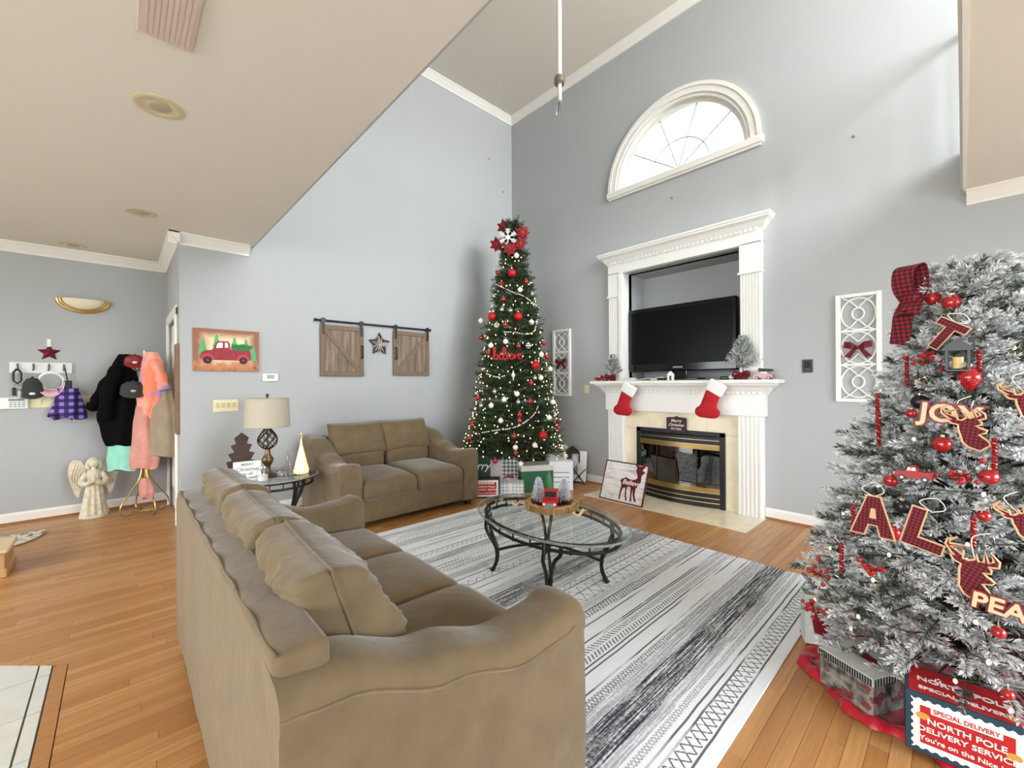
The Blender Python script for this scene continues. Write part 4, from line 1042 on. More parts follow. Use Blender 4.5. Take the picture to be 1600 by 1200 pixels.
# red script word
p = cone_hit(GT, 792, 557, -.05); t = thing('word_ornament', 'red glitter script word ornament reading believe on the tall tree', 'ornament', p, face_mix(GT, p, .8))
S = .001 * 1.75
def stroke(pts, sc=S, r_=.0085, ma=None, nm='script', par=None, y=0.0):
    b = B(); b.tube(spline([(x * sc, y, z * sc) for (x, z) in pts], 6), r_, 6); return b.build(nm, ma or REDGLIT, par or t, True)
bel = [[(-100, -10), (-84, 30), (-78, 60), (-88, 66), (-92, 40), (-92, 0), (-84, -20), (-68, -14), (-66, 8), (-80, 12), (-88, 0)],
       [(-66, -6), (-48, 2), (-38, 14), (-46, 20), (-54, 6), (-52, -14), (-38, -18), (-26, -4), (-14, 36), (-14, 60), (-24, 60), (-26, 20), (-24, -10), (-14, -18), (-4, -8), (2, 12), (2, -8), (8, -18), (18, -8)],
       [(18, -8), (30, 4), (38, 14), (30, 20), (24, 6), (26, -14), (38, -18), (48, -4), (54, 16), (56, -16), (70, 14), (78, 8), (86, 2), (98, 12), (90, 20), (82, 8), (84, -14), (98, -18), (110, -4)]]
for st_ in bel: stroke(st_)
b = B(); b.ball((2 * S, 0, 32 * S), .009, 8, 6); b.build('dot', REDGLIT, t, True)
# --- flocked tree on the right
FT = Tree(); FT.c = Vector((0.02, 2.72, 0)); FT.H = 1.86; FT.zb = .24
_tab = [(0, .60), (.24, .62), (.43, .64), (.62, .57), (.79, .52), (.96, .47), (1.13, .41), (1.36, .31), (1.53, .24), (1.75, .19), (1.90, .08)]
FT.rad = lambda z: float(np.interp(z, [q[0] for q in _tab], [q[1] for q in _tab]))
rng = np.random.default_rng(11)
ft = thing('flocked_tree', 'snow flocked christmas tree with red plaid ornaments beside the fireplace', 'christmas tree', FT.c)
tw, br = make_twigs(rng, FT.H, FT.zb, lambda z: max(.03, FT.rad(z) - .06), 28, 20, .105, 6, .20, .08)
SNOWN = needle_mat('flocked_needles', (26, 36, 26), (84, 90, 66), (248, 249, 250))
def snowf(T): return np.clip(.12 + 1.0 * (rng.random(len(T)) > .2) * rng.uniform(.6, 1.1, len(T)), 0, 1)     # sprayed flock, uneven from twig to twig
needles('foliage', tw, 84, .031, .0062, SNOWN, ft, rng, snowf, .95)
branches(br, .007, BARK, ft)
b = B(); b.tube([(0, 0, .03), (0, 0, 1.75)], [.03, .01], 10); b.build('trunk', BARK, ft, True)
b = B()
for k in range(4): a = R(45 + 90 * k); b.tube([(0, 0, .1), (.14 * math.cos(a), .14 * math.sin(a), .04), (.28 * math.cos(a), .28 * math.sin(a), .02)], .012, 6)
b.tube([(0, 0, .03), (0, 0, .25)], .03, 10); b.build('stand', mat('stand_green', (28, 48, 30), .5), ft)
string_lights(FT, 'warm white fairy lights wound through the snow flocked tree', 80, 8, .006, rng, inset=.05)
PINE = mat('pinecone_brown', (84, 58, 40), .8)
for (u, v, r_) in ((1458, 467, 10), (1487, 473, 12), (1472, 694, 12), (1437, 600, 7), (1424, 646, 7), (1396, 832, 11), (1391, 751, 9), (1537, 806, 9), (1545, 745, 12), (1560, 988, 9), (1575, 1085, 8)):
    bauble(FT, u, v, r_, RED, 'shiny red bauble tucked into the snow flocked tree', 'red baubles on the flocked tree', inset=.02)
bauble(FT, 1515, 590, 15, RED, 'large pointed red onion drop ornament on the snow flocked tree', None, 'drop', -.01)
for (u, v) in ((1409, 791), (1437, 628)): bauble(FT, u, v, 11, mat('black_bauble', (24, 22, 24), .3), 'dark bauble nestled in the snow flocked tree', 'dark baubles on the flocked tree', inset=.05)
TAN = mat('tan_edge', (214, 176, 132), .6)
def letter(ch, u, v, px_h, tilt, label):
    p = cone_hit(FT, u, v, -.05); s_ = px_h / F_PX * (p - CAM).dot(FW); t = thing('letter_ornament', label, 'ornament', p, rot=(0, 0, 0))
    t.rotation_euler = (Matrix.Rotation(face_mix(FT, p, .75), 3, 'Z') @ Matrix.Rotation(R(tilt), 3, 'Y')).to_euler()
    k = {'T': [(-.42, .5), (.42, .5), (.42, .28), (.12, .28), (.12, -.5), (-.12, -.5), (-.12, .28), (-.42, .28)], 'L': [(-.36, .5), (-.1, .5), (-.1, -.26), (.4, -.26), (.4, -.5), (-.36, -.5)],
         'A': [(-.12, .5), (.12, .5), (.42, -.5), (.17, -.5), (.1, -.22), (-.1, -.22), (-.17, -.5), (-.42, -.5)]}[ch]
    cen = (0, 0)
    def grow(pts, g):
        n_ = len(pts); out = []
        for i in range(n_):
            a, b_, c = Vector(pts[i - 1]), Vector(pts[i]), Vector(pts[(i + 1) % n_]); e1, e2 = (b_ - a).normalized(), (c - b_).normalized()
            n1, n2 = Vector((-e1.y, e1.x)), Vector((-e2.y, e2.x)); m_ = (n1 + n2); m_ = m_ / max(.3, m_.dot(n1)) if m_.length > 1e-6 else n1
            out.append(tuple(b_ + m_ * g))
        return out
    b = B(); b.prism([(x * s_, z * s_) for (x, z) in grow(k, .035)], 'y', -.002, .004); b.build('backing', TAN, t)
    b = B(); b.prism([(x * s_, z * s_) for (x, z) in k], 'y', -.005, -.001); b.build('face', PLAIDS, t)
    if ch == 'A': b = B(); b.prism([(x * s_, z * s_) for (x, z) in ((-.045, .2), (.045, .2), (.07, -.06), (-.07, -.06))], 'y', -.0058, -.0045); b.build('counter', TAN, t)
    b = B(); b.tube(spline([(0, 0, .5 * s_), (-.04, .01, .66 * s_), (0, .02, .85 * s_), (.03, .01, .66 * s_), (0, 0, .5 * s_)], 5), .0018, 5); b.build('cord', ROPE, t)
letter('T', 1475, 524, 44, 35, 'red plaid letter T ornament with tan edge on the flocked tree')
letter('A', 1364, 806, 60, 2, 'red plaid letter A ornament on the flocked tree')
letter('L', 1446, 828, 60, 14, 'red plaid letter L ornament with tan edge on the flocked tree')
DEER = [(0.337, -0.499), (0.474, -0.337), (0.432, -0.253), (0.253, -0.126), (0.358, -0.063), (0.379, 0.0), (0.253, 0.042), (0.179, 0.074), (0.274, 0.126), (0.253, 0.189), (0.2, 0.221), (0.316, 0.295), (0.284, 0.4), (0.126, 0.495), (0.221, 0.358), (0.179, 0.291), (0.053, 0.474), (0.116, 0.274), (0.053, 0.242), (-0.021, 0.358), (0.0, 0.253), (-0.063, 0.179), (-0.137, 0.168), (-0.189, 0.326), (-0.137, 0.221), (-0.379, 0.291), (-0.143, 0.442), (-0.4, 0.337), (-0.421, 0.4), (-0.347, 0.509), (-0.459, 0.4), (-0.446, 0.291), (-0.305, 0.179), (-0.253, 0.168), (-0.316, 0.137), (-0.232, 0.063), (-0.122, 0.053), (-0.101, -0.063), (-0.042, -0.211), (0.011, -0.358), (0.126, -0.463)]
def deer_head(u, v, px_h, tilt, label):
    p = cone_hit(FT, u, v, -.06); s_ = px_h / F_PX * (p - CAM).dot(FW); t = thing('deer_ornament', label, 'ornament', p)
    t.rotation_euler = (Matrix.Rotation(face_mix(FT, p, .75), 3, 'Z') @ Matrix.Rotation(R(tilt), 3, 'Y')).to_euler()
    b = B(); b.prism([(x * s_, z * s_) for (x, z) in DEER], 'y', -.004, .0); b.build('face', PLAIDS, t)
    b = B(); b.tube([(x * s_ * 1.02, -.002, z * s_ * 1.02) for (x, z) in DEER], .0038, 6, closed=True); b.build('backing', TAN, t)
    b = B(); b.tube(spline([(0, 0, .25 * s_), (-.03, .02, .6 * s_), (.0, .04, .8 * s_)], 5), .0018, 5); b.build('cord', ROPE, t)
deer_head(1507, 668, 62, 8, 'red plaid deer head ornament hanging beside the wooden JOY word')
deer_head(1512, 890, 78, 22, 'red plaid deer head ornament with antlers touching the twisted stick below the letter L')
deer_head(1598, 628, 60, 5, 'red plaid deer head ornament hanging level with the JOY word, farther from the lattice panel')
deer_head(1591, 815, 54, 0, 'red plaid deer head ornament hanging straight above the PEACE word lettering')
def word(s, u, v, px_w, tilt, label, back=True):
    p = cone_hit(FT, u, v, -.07); wd = px_w / F_PX * (p - CAM).dot(FW); t = thing('word_ornament', label, 'ornament', p)
    t.rotation_euler = (Matrix.Rotation(face_mix(FT, p, .75), 3, 'Z') @ Matrix.Rotation(R(tilt), 3, 'Y')).to_euler()
    o = text('lettering', s, .05, PALEWOOD, t, (0, -.006, 0), ext=.003, bold=.0012); bpy.context.view_layer.update(); k = wd / o.dimensions.x
    o.scale = (k, k, 1)
    q = text('backing', s, .05, DKRED, t, (0, 0, 0), ext=.003, bold=.0045); q.scale = (k, k, 1)
    b = B(); b.cbox(-wd * .46, wd * .46, .002, .006, -.006, .006, .001); b.build('bar', DKRED, t)
    b = B(); b.tube([(wd * .3, 0, .02), (wd * .32, .03, .06)], .0018, 5); b.build('cord', ROPE, t)
word('JOY', 1483, 648, 72, 6, 'pale wooden word ornament reading JOY with maroon shadow')
word('PEACE', 1592, 959, 100, 7, 'pale wooden word ornament reading PEACE with maroon shadow')
# red plaid bow at the top
p = cone_hit(FT, 1428, 470, -.03); t = thing('plaid_bow', 'large red and black plaid bow on the crown of the flocked tree', 'bow', p, face_mix(FT, p, .4))
def ribbon(par, nm, pts, w_, ma, wdir=None):
    sp = spline(pts, 8); b = B(); vs = []; n_ = len(sp)
    for i, q in enumerate(sp):
        tg = (sp[min(i + 1, n_ - 1)] - sp[max(i - 1, 0)]).normalized(); wd = (Vector(wdir) - tg * tg.dot(Vector(wdir))).normalized() if wdir else tg.cross(ZV).normalized()
        nn = tg.cross(wd).normalized() * .0012
        vs += [q - wd * w_ / 2 - nn, q + wd * w_ / 2 - nn, q + wd * w_ / 2 + nn, q - wd * w_ / 2 + nn]
    b.add(vs, [(4 * k + j, 4 * k + (j + 1) % 4, 4 * k + 4 + (j + 1) % 4, 4 * k + 4 + j) for k in range(n_ - 1) for j in range(4)] + [(0, 1, 2, 3), (4 * n_ - 1, 4 * n_ - 2, 4 * n_ - 3, 4 * n_ - 4)])
    return b.build(nm, ma, par, True, angle=60)
dep = (p - CAM).dot(FW); k = dep / F_PX
ribbon(t, 'loop', [(0, -.02, .0), (-.012, -.05, .06), (0, -.06, .13), (.01, -.01, .15), (.01, .01, .08), (0, 0, .0)], .075, PLAID, (1, .2, 0))
ribbon(t, 'loop', [(0, -.02, .01), (.03, -.06, -.02), (.03, -.08, -.06), (0, -.05, -.05), (0, 0, .0)], .07, PLAID, (.9, .4, .2))
ribbon(t, 'tail', [(0, -.02, .0), (-.015, -.04, -.06), (-.03, -.03, -.12), (-.045, -.02, -.19)], .07, PLAID, (1, .2, 0))
b = B(); b.rbox((0, -.03, .005), (.06, .04, .04), .015, 5); b.build('knot', PLAID, t, True)
# twisted candy sticks
def candy(u, v, px_l, label):
    p = cone_hit(FT, u, v, -.03); L = px_l / F_PX * (p - CAM).dot(FW); t = thing('candy_stick', label, 'ornament', p, group='twisted red sticks on the flocked tree')
    for ph, ma in ((0, RED), (PI, mat('deep_red', (110, 12, 22), .35))):
        b = B(); b.tube([(.004 * math.cos(ph + i * .75), .004 * math.sin(ph + i * .75), L / 2 - L * i / 40) for i in range(41)], .0045, 6); b.build('twist', ma, t, True)
for (u, v, l) in ((1530, 570, 45), (1554, 710, 50), (1521, 832, 50), (1333, 812, 45), (1371, 640, 50), (1373, 670, 52), (1417, 580, 45), (1315, 872, 45)):
    candy(u, v, l, 'twisted red icicle stick hanging in the flocked tree')
# black lantern-like ornament, red truck ornament, berry picks
p = cone_hit(FT, 1497, 562, -.04); t = thing('lantern_ornament', 'small black lantern ornament with gold window on the flocked tree', 'ornament', p, face_mix(FT, p))
b = B(); b.cbox(-.035, .035, -.03, .03, -.05, -.035, .004); b.build('base', BLACK, t); b = B(); b.prism([(-.042, .035), (.042, .035), (.042, .045), (0, .085), (-.042, .045)], 'y', -.03, .03); b.build('roof', BLACK, t)
for (x, y) in ((-.03, -.025), (.03, -.025), (.03, .025), (-.03, .025)): b = B(); b.box(x - .004, x + .004, y - .004, y + .004, -.04, .04); b.build('post', BLACK, t)
b = B(); b.lathe([(.001, -.035), (.016, -.035), (.016, .01), (.001, .012)], 12); b.build('candle', mat('candle_gold', (226, 196, 130), .4), t, True)
def toy_truck(t, L, body, tree=False, yb=0.0):
    """little pick-up; local x = length (front at -x), y = width, z up, origin on the ground"""
    s_ = L; W_ = .42 * s_
    pr = [(-.5, .1), (-.5, .24), (-.46, .3), (-.26, .33), (-.2, .34), (-.13, .52), (.08, .54), (.13, .36), (.13, .34), (.5, .34), (.5, .1)]
    b = B(); b.prism([(x * s_, z * s_) for (x, z) in pr], 'y', -W_ / 2, W_ / 2); b.build('body', body, t)
    for (x0, x1) in ((-.155, -.055), (-.04, .075)):
        for sy in (-1, 1): b = B(); y0 = sy * W_ / 2; b.prism([(x0 * s_ + .02 * s_, .485 * s_), (x1 * s_, .485 * s_), (x1 * s_, .37 * s_), (x0 * s_ - .01 * s_, .37 * s_)], 'y', y0 - .002, y0 + .002); b.build('side_window', mat('toy_glass', (210, 222, 226), .2), t)
    for x in (-.3, .32):
        for sy in (-1, 1):
            b = B(); y0 = sy * W_ / 2
            ring = [(.095 * s_ * math.cos(k * PI / 8), .095 * s_ * math.sin(k * PI / 8)) for k in range(16)]
            b.prism([(x * s_ + a, .095 * s_ + c) for (a, c) in ring], 'y', y0 - .03 * s_, y0 + .03 * s_); w_ = b.build('wheel', BLACK, t)
            b = B(); b.prism([(x * s_ + a * .5, .095 * s_ + c * .5) for (a, c) in ring], 'y', y0 - .036 * s_, y0 + .036 * s_); b.build('hubcap', PAPERWHITE, w_)
    b = B(); b.prism([(-.2 * s_ - .004, .36 * s_), (-.145 * s_ - .004, .5 * s_), (-.14 * s_, .5 * s_), (-.195 * s_, .36 * s_)], 'y', -W_ * .38, W_ * .38); b.build('windshield', GLOSSBLACK, t)
    b = B(); b.cbox(-.53 * s_, -.5 * s_, -W_ * .3, W_ * .3, .12 * s_, .24 * s_, .002); b.build('grille', SILVER, t)
    for sy in (-1, 1): b = B(); b.ball((-.505 * s_, sy * W_ * .36, .22 * s_), .04 * s_, 8, 6); b.build('headlight', PAPERWHITE, t, True)
    if tree:
        b = B(); nt_ = 70; rr = random.Random(3)
        for k in range(nt_):
            x = (-.05 + .6 * k / nt_) * s_; r_ = .11 * s_ * (1 - .75 * k / nt_); a = rr.random() * 6.28
            b.add([(x, 0, .43 * s_), (x + .06 * s_, r_ * math.cos(a), .45 * s_ + r_ * math.sin(a)), (x + .02 * s_, r_ * .8 * math.cos(a + .5), .45 * s_ + r_ * .8 * math.sin(a + .5))], [(0, 1, 2)])
        b.tube([(-.12 * s_, 0, .44 * s_), (.5 * s_, 0, .45 * s_)], [.05 * s_, .015 * s_], 8); b.build('load_tree', GREEN, t)
p = cone_hit(FT, 1428, 742, -.05); t = thing('toy_truck', 'small red truck ornament resting on a branch of the flocked tree', 'ornament', p - ZV * .02, face_mix(FT, p)); toy_truck(t, .105, RED)
def berries(u, v, T, n_, rad, label, rb=.009):
    p = cone_hit(T, u, v, -.02); t = thing('berry_pick', label, 'ornament', p); rr = random.Random(int(u)); b = B(); pts = []
    for k in range(n_): q = Vector((rr.gauss(0, rad), rr.gauss(0, rad), rr.gauss(0, rad * .7))); pts.append(q); b.ball(q, rb * rr.uniform(.8, 1.2), 8, 6)
    stuff(b.build('berries', RED, t, True)); b = B()
    for q in pts: b.tube([(0, 0, -.02), q], .0015, 4)
    b.build('stems', BARK, t)
berries(1283, 893, FT, 14, .022, 'red berry pick poking from the lowest left branches of the flocked tree'.replace(' left', ''))
berries(1268, 948, FT, 20, .02, 'red berry cluster drooping over the gift bag by the flocked tree')
berries(1450, 560, FT, 14, .03, 'red berry spray just below the plaid letter T')
berries(1500, 745, FT, 16, .03, 'maroon berry spray beside the small red truck ornament')
berries(1360, 885, FT, 14, .02, 'red berry spray just below the plaid letter A')
# red tree skirt
sk = B(); nS = 96
def skr(a): return .58 + .025 * math.cos(12 * a) + .02 * math.sin(5 * a + 1)
vs = []; rad_l = [.06, .2, .35, .48, .58, .64, .665]
for j, rr in enumerate(rad_l):
    for k in range(nS):
        a = 6.283 * k / nS; r_ = rr * skr(a) / .665; z = .012 + .02 * max(0, noise.noise(Vector((r_ * math.cos(a) * 6, r_ * math.sin(a) * 6, 2)))) + (.016 * (1 + math.sin(a * 24)) * (j / 6) ** 2 if j > 2 else 0)
        vs.append((r_ * math.cos(a), r_ * math.sin(a), z))
fs = [(j * nS + k, j * nS + (k + 1) % nS, (j + 1) * nS + (k + 1) % nS, (j + 1) * nS + k) for j in range(len(rad_l) - 1) for k in range(nS)]
SKIRT = mat('skirt_satin', (186, 14, 38), .38, sheen=.4, bump=(14, .35), bdist=.02)
st2 = thing('tree_skirt', 'bright red satin tree skirt with ruffled edge under the flocked tree', 'tree skirt', FT.c)
sk.add(vs, fs); sk.build('cloth', SKIRT, st2, True, angle=80)
b = B(); vs = []
for j, (dr, dz) in enumerate(((-.02, .02), (.0, .035), (.03, .03), (.045, .004))):
    for k in range(nS * 2):
        a = 6.283 * k / (nS * 2); r_ = skr(a) + dr + .008 * math.sin(a * 40); vs.append((r_ * math.cos(a), r_ * math.sin(a), dz + .008 * math.sin(a * 40 + 1) * (dz > .01)))
b.add(vs, [(j * nS * 2 + k, j * nS * 2 + (k + 1) % (nS * 2), (j + 1) * nS * 2 + (k + 1) % (nS * 2), (j + 1) * nS * 2 + k) for j in range(3) for k in range(nS * 2)]); b.build('ruffle', SKIRT, st2, True, angle=80)
# ------------------------------------------------------------------ left wall: painting, thermostat, switches, barn doors, star
WX = R(90)     # rotation for things on a wall that faces +x
def on_left(u, v, off=0.0): return PX(u, v, XL + off)
a, c = on_left(301, 512), on_left(404, 581); pw_, ph_ = c.y - a.y, .415; pc = Vector((XL + .001, (a.y + c.y) / 2, (on_left(352, 514).z + on_left(352, 581.5).z) / 2))
t = thing('canvas_painting', 'painting of a red pickup truck carrying a tree among green pines', 'painting', pc, WX)
g = NT('canvas_print', .8); v_, x_, y_, z_ = g.coord()
ex = g.math('DIVIDE', g.math('ABSOLUTE', x_), pw_ / 2); ez = g.math('DIVIDE', g.math('ABSOLUTE', z_), ph_ / 2)
e_ = g.math('ADD', g.math('MAXIMUM', ex, ez), g.math('MULTIPLY', g.noise(v_, 14, 4), .25))
cc = g.mix(g.rng(e_, .6, 1.0), rgb(244, 218, 176), rgb(154, 102, 80)); cc = g.mix(g.math('MULTIPLY', g.math('LESS_THAN', z_, -.11), g.rng(g.noise(v_, 20, 3), .3, .6)), cc, rgb(196, 128, 92)); g.base(cc)
b = B(); b.cbox(-pw_ / 2, pw_ / 2, -.022, 0, -ph_ / 2, ph_ / 2, .002); b.build('canvas', g.ma, t)
PG = mat('painted_green', (92, 170, 110), .7, var=(40, .2)); PR = mat('painted_red', (150, 28, 46), .6, var=(25, .2)); PDG = mat('painted_dark_green', (26, 110, 52), .6, var=(60, .3)); PB = mat('painted_black', (40, 34, 34), .7); PW2 = mat('painted_white', (238, 234, 232), .7)
def paint(nm, pts, ma, y, par): b = B(); b.prism(pts, 'y', y - .001, y); return b.build(nm, ma, par)
for (x, w_, h_) in ((-.2, .05, .15), (-.09, .05, .19), (.06, .05, .17), (.16, .05, .16), (.225, .04, .1)):
    pts = [(x, h_ - .03)]; 
    for k in range(4): zz = h_ - .03 - (k + 1) * .045; pts += [(x + w_ * (.35 + .2 * k), zz + .008), (x + w_ * (.2 + .15 * k), zz + .01)]
    left = [(2 * x - p[0], p[1]) for p in pts[1:]][::-1]; paint('pine', pts + left, PG, -.0225, t)
paint('truck_body', [(-.225, -.06), (-.215, -.03), (-.19, -.01), (-.13, .0), (-.115, .01), (-.1, .07), (-.075, .09), (.005, .092), (.02, .07), (.025, .01), (.19, .01), (.2, -.01), (.205, -.085), (.19, -.1), (-.2, -.1), (-.225, -.085)], PR, -.0236, t)
for pts in ([(-.095, .02), (-.085, .065), (-.07, .075), (-.04, .078), (-.04, .025)], [(-.022, .025), (-.022, .077), (.0, .076), (.008, .03)]): paint('window', pts, PW2, -.0246, t)
for x in (-.165, .135):
    paint('fender', [(x + .058 * math.cos(k * PI / 12), -.095 + .062 * math.sin(k * PI / 12)) for k in range(13)], mat('painted_red_light', (186, 52, 70), .6), -.0248, t)
    paint('wheel', [(x + .036 * math.cos(k * PI / 10), -.1 + .036 * math.sin(k * PI / 10)) for k in range(20)], PB, -.0256, t)
    paint('hub', [(x + .014 * math.cos(k * PI / 8), -.1 + .014 * math.sin(k * PI / 8)) for k in range(16)], PR, -.0264, t)
paint('load_tree', [(.03, .02), (.035, .065), (.08, .06), (.13, .07), (.2, .055), (.225, .06), (.2, .02), (.17, .0), (.06, -.0)], PDG, -.0262, t)
text('signature', 'TL', .04, PB, t, (pw_ / 2 - .045, -.0232, -ph_ / 2 + .03), shear=.3)
p = on_left(422, 590); t = thing('thermostat', 'small white thermostat with grey display beside the truck painting', 'thermostat', (XL, p.y, p.z), WX)
b = B(); b.rbox((0, -.014, 0), (.15, .028, .085), .013, 5); b.build('case', mat('ivory_plastic', (236, 234, 218), .4), t, True)
b = B(); b.cbox(-.035, .035, -.03, -.026, -.012, .028, .001); b.build('display', mat('lcd_grey', (136, 148, 128), .3), t)
b = B(); b.cbox(-.05, .05, -.0295, -.026, -.033, -.022, .001); b.build('button_bar', WHITEPL, t)
p = on_left(353, 634); t = thing('switch_plate', 'cream four gang light switch plate behind the table lamp', 'light switch', (XL, p.y, p.z), WX)
b = B(); b.cbox(-.105, .105, -.007, 0, -.06, .06, .003); b.build('plate', CREAMPL, t)
for k in range(4): b = B(); x = -.069 + .046 * k; b.prism([(-.006, -.028), (-.012, .03), (-.006, .03)], 'x', x - .015, x + .015); b.build('rocker', mat('rocker_cream', (206, 194, 150), .4), t)
# barn door decoration
BARN = NT('barn_wood', .8); v_, x_, y_, z_ = BARN.coord(); nz_ = BARN.noise(BARN.comb(BARN.math('MULTIPLY', x_, 22), y_, BARN.math('MULTIPLY', z_, 2.5)), 1, 6, .65)
BARN.base(BARN.mix(BARN.rng(nz_, .3, .7), rgb(92, 74, 60), rgb(158, 138, 118))); BARN.bump(nz_, .3, .004); BARNM = BARN.ma
BARNM2 = mat('barn_wood_rail', (122, 102, 84), .8, var=(18, .22), stretch=(2, 2, 14))
r0, r1 = on_left(493, 500, .03), on_left(672, 515.5, .03); rz_ = (r0.z + r1.z) / 2
t = thing('barn_door_rail', 'black iron rail that carries two small barn doors on the wall', 'rail', (XL, r0.y, rz_), WX); L_ = r1.y - r0.y
b = B(); b.tube([(0, -.03, 0), (L_, -.03, 0)], .012, 10); b.build('bar', IRON, t, True)
for x in (0, L_): b = B(); b.ball((x, -.03, 0), .018, 10, 8); b.build('end_knob', IRON, t, True)
for x in (.12, .75, L_ - .12): b = B(); b.tube([(x, 0, 0), (x, -.03, 0)], .009, 8); b.build('standoff', IRON, t, True)
def barn(u0, v0, u1, v1, dirn, hx, label):
    p0, p1 = on_left(u0, v0, .02), on_left(u1, v1, .02); w_ = p1.y - p0.y; zt = rz_ - .045; h_ = zt - p1.z
    t = thing('barn_door', label, 'barn door', (XL, p0.y, zt - h_), WX)
    n_ = 5
    for k in range(n_): b = B(); b.cbox(w_ * k / n_ + .001, w_ * (k + 1) / n_ - .001, -.024, -.006, .005, h_ - .005, .002); b.build('plank', BARNM, t)
    for (x0, x1, z0, z1) in ((0, .05, 0, h_), (w_ - .05, w_, 0, h_), (.05, w_ - .05, 0, .055), (.05, w_ - .05, h_ - .055, h_)): b = B(); b.cbox(x0, x1, -.036, -.004, z0, z1, .003); b.build('frame_board', BARNM2, t)
    q0, q1 = (((.05, h_ - .055), (w_ - .05, .055)) if dirn > 0 else ((w_ - .05, h_ - .055), (.05, .055))); d = Vector((q1[0] - q0[0], q1[1] - q0[1])).normalized(); nn = Vector((-d.y, d.x)) * .024
    b = B(); b.prism([(q0[0] + nn.x, q0[1] + nn.y), (q1[0] + nn.x, q1[1] + nn.y), (q1[0] - nn.x, q1[1] - nn.y), (q0[0] - nn.x, q0[1] - nn.y)], 'y', -.034, -.01); b.build('brace', BARNM2, t)
    for x in (.03, w_ - .03):
        b = B(); b.cbox(x - .014, x + .014, -.045, -.036, h_ - .11, h_ + .045, .002); pts = [(x + .03 * math.cos(k * PI / 10), h_ + .045 + .03 * math.sin(k * PI / 10)) for k in range(20)]; b.prism(pts, 'y', -.046, -.03); b.build('hanger', BLACK, t)
    x = w_ - .028 if hx > 0 else .028
    b = B(); b.tube(spline([(x, -.035, h_ * .62), (x, -.07, h_ * .58), (x, -.07, h_ * .4), (x, -.035, h_ * .36)], 6), .009, 8); b.build('handle', BLACK, t, True)
barn(500, 505, 568, 588, 1, 1, 'weathered wood barn door hung at the lamp end of the black rail')
barn(614, 512, 670, 587, -1, -1, 'weathered wood barn door hung at the tree end of the black rail')
p = on_left(592, 538); t = thing('twig_star', 'dark twig star hung on the wall between the two barn doors', 'star', (XL, p.y, p.z), WX)
TWIG = mat('twig_brown', (74, 58, 48), .8); TWIG2 = mat('twig_grey', (176, 168, 160), .7)
rr = random.Random(5)
for k in range(5):
    a = PI / 2 + k * 2 * PI / 5; tip = Vector((.145 * math.cos(a), -.012, .145 * math.sin(a)))
    for s_ in (-1, 1): b = B(); q = Vector((.06 * math.cos(a + s_ * PI / 5), -.03, .06 * math.sin(a + s_ * PI / 5))); b.tube([q, tip], [.018, .005], 6); b.build('star_arm', TWIG, t)
b = B()
for k in range(26): a = rr.random() * 6.28; r_ = rr.uniform(.04, .13); b.tube([(0, -.03, 0), (r_ * math.cos(a) * .6, -.05, r_ * math.sin(a) * .6), (r_ * math.cos(a + .2), -.045, r_ * math.sin(a + .2))], [.006, .005, .002], 5)
b.build('twigs', TWIG2, t)

# ------------------------------------------------------------------ end table things
LP = PZ(415, 742, EZ); LP = Vector((-4.30, .98, EZ))
lamp = thing('table_lamp', 'table lamp with oatmeal drum shade and twisted bronze cage base', 'lamp', LP); lamp.scale = (.97, .97, .84)
BRONZE = mat('bronze', (112, 92, 64), .35, .8)
b = B(); b.lathe([(.001, 0), (.075, 0), (.08, .01), (.06, .03), (.03, .045), (.022, .09), (.028, .12), (.045, .15), (.05, .175), (.045, .2), (.026, .23), (.022, .26), (.02, .3)], 24); b.build('base', BRONZE, lamp, True)
for k in range(8):
    for s_ in (1, -1):
        pts = []
        for i in range(15): f = i / 14; r_ = .02 + .062 * math.sin(PI * f ** .8) ; a = k * PI / 4 + s_ * f * 2.2; pts.append((r_ * math.cos(a), r_ * math.sin(a), .29 + .23 * f))
        b = B(); b.tube(pts, .0045, 5); b.build('cage_bar', mat('cage_bronze', (72, 58, 44), .4, .7), lamp, True)
b = B(); b.tube([(0, 0, .28), (0, 0, .56)], .008, 8); b.build('stem', BRONZE, lamp, True)
sh = LP.z; z0, z1 = PX(415, 668, LP.x).z - sh, PX(415, 627, LP.x).z - sh
z0, z1 = .53, .84
b = B(); b.lathe([(.19, z0), (.178, z1)], 40); b.lathe([(.186, z0 + .002), (.174, z1 - .002)], 40); b.lathe([(.19, z0), (.186, z0 + .002)], 40); b.lathe([(.178, z1), (.174, z1 - .002)], 40)
b.build('shade', mat('linen_shade', (180, 170, 152), .85, bump=(420, .25), bdist=.002), lamp, True)
for z in (z0 + .008, z1 - .008): b = B(); b.tube(ell(.192 - .012 * (z > .7), .192 - .012 * (z > .7), z, 40), .004, 5, closed=True); b.build('shade_trim', MATS['linen_shade'], lamp, True)
b = B()
for k in range(3): a = k * 2.094; b.tube([(0, 0, z1 - .02), (.176 * math.cos(a), .176 * math.sin(a), z1 - .006)], .003, 5)
b.tube([(0, 0, .55), (0, 0, z1 + .02)], .004, 6); b.build('spider', BLACK, lamp)
b = B(); b.lathe([(.001, z1 + .05), (.012, z1 + .045), (.016, z1 + .032), (.008, z1 + .02), (.014, z1 + .01), (.001, z1)], 14); b.build('finial', BRONZE, lamp, True)
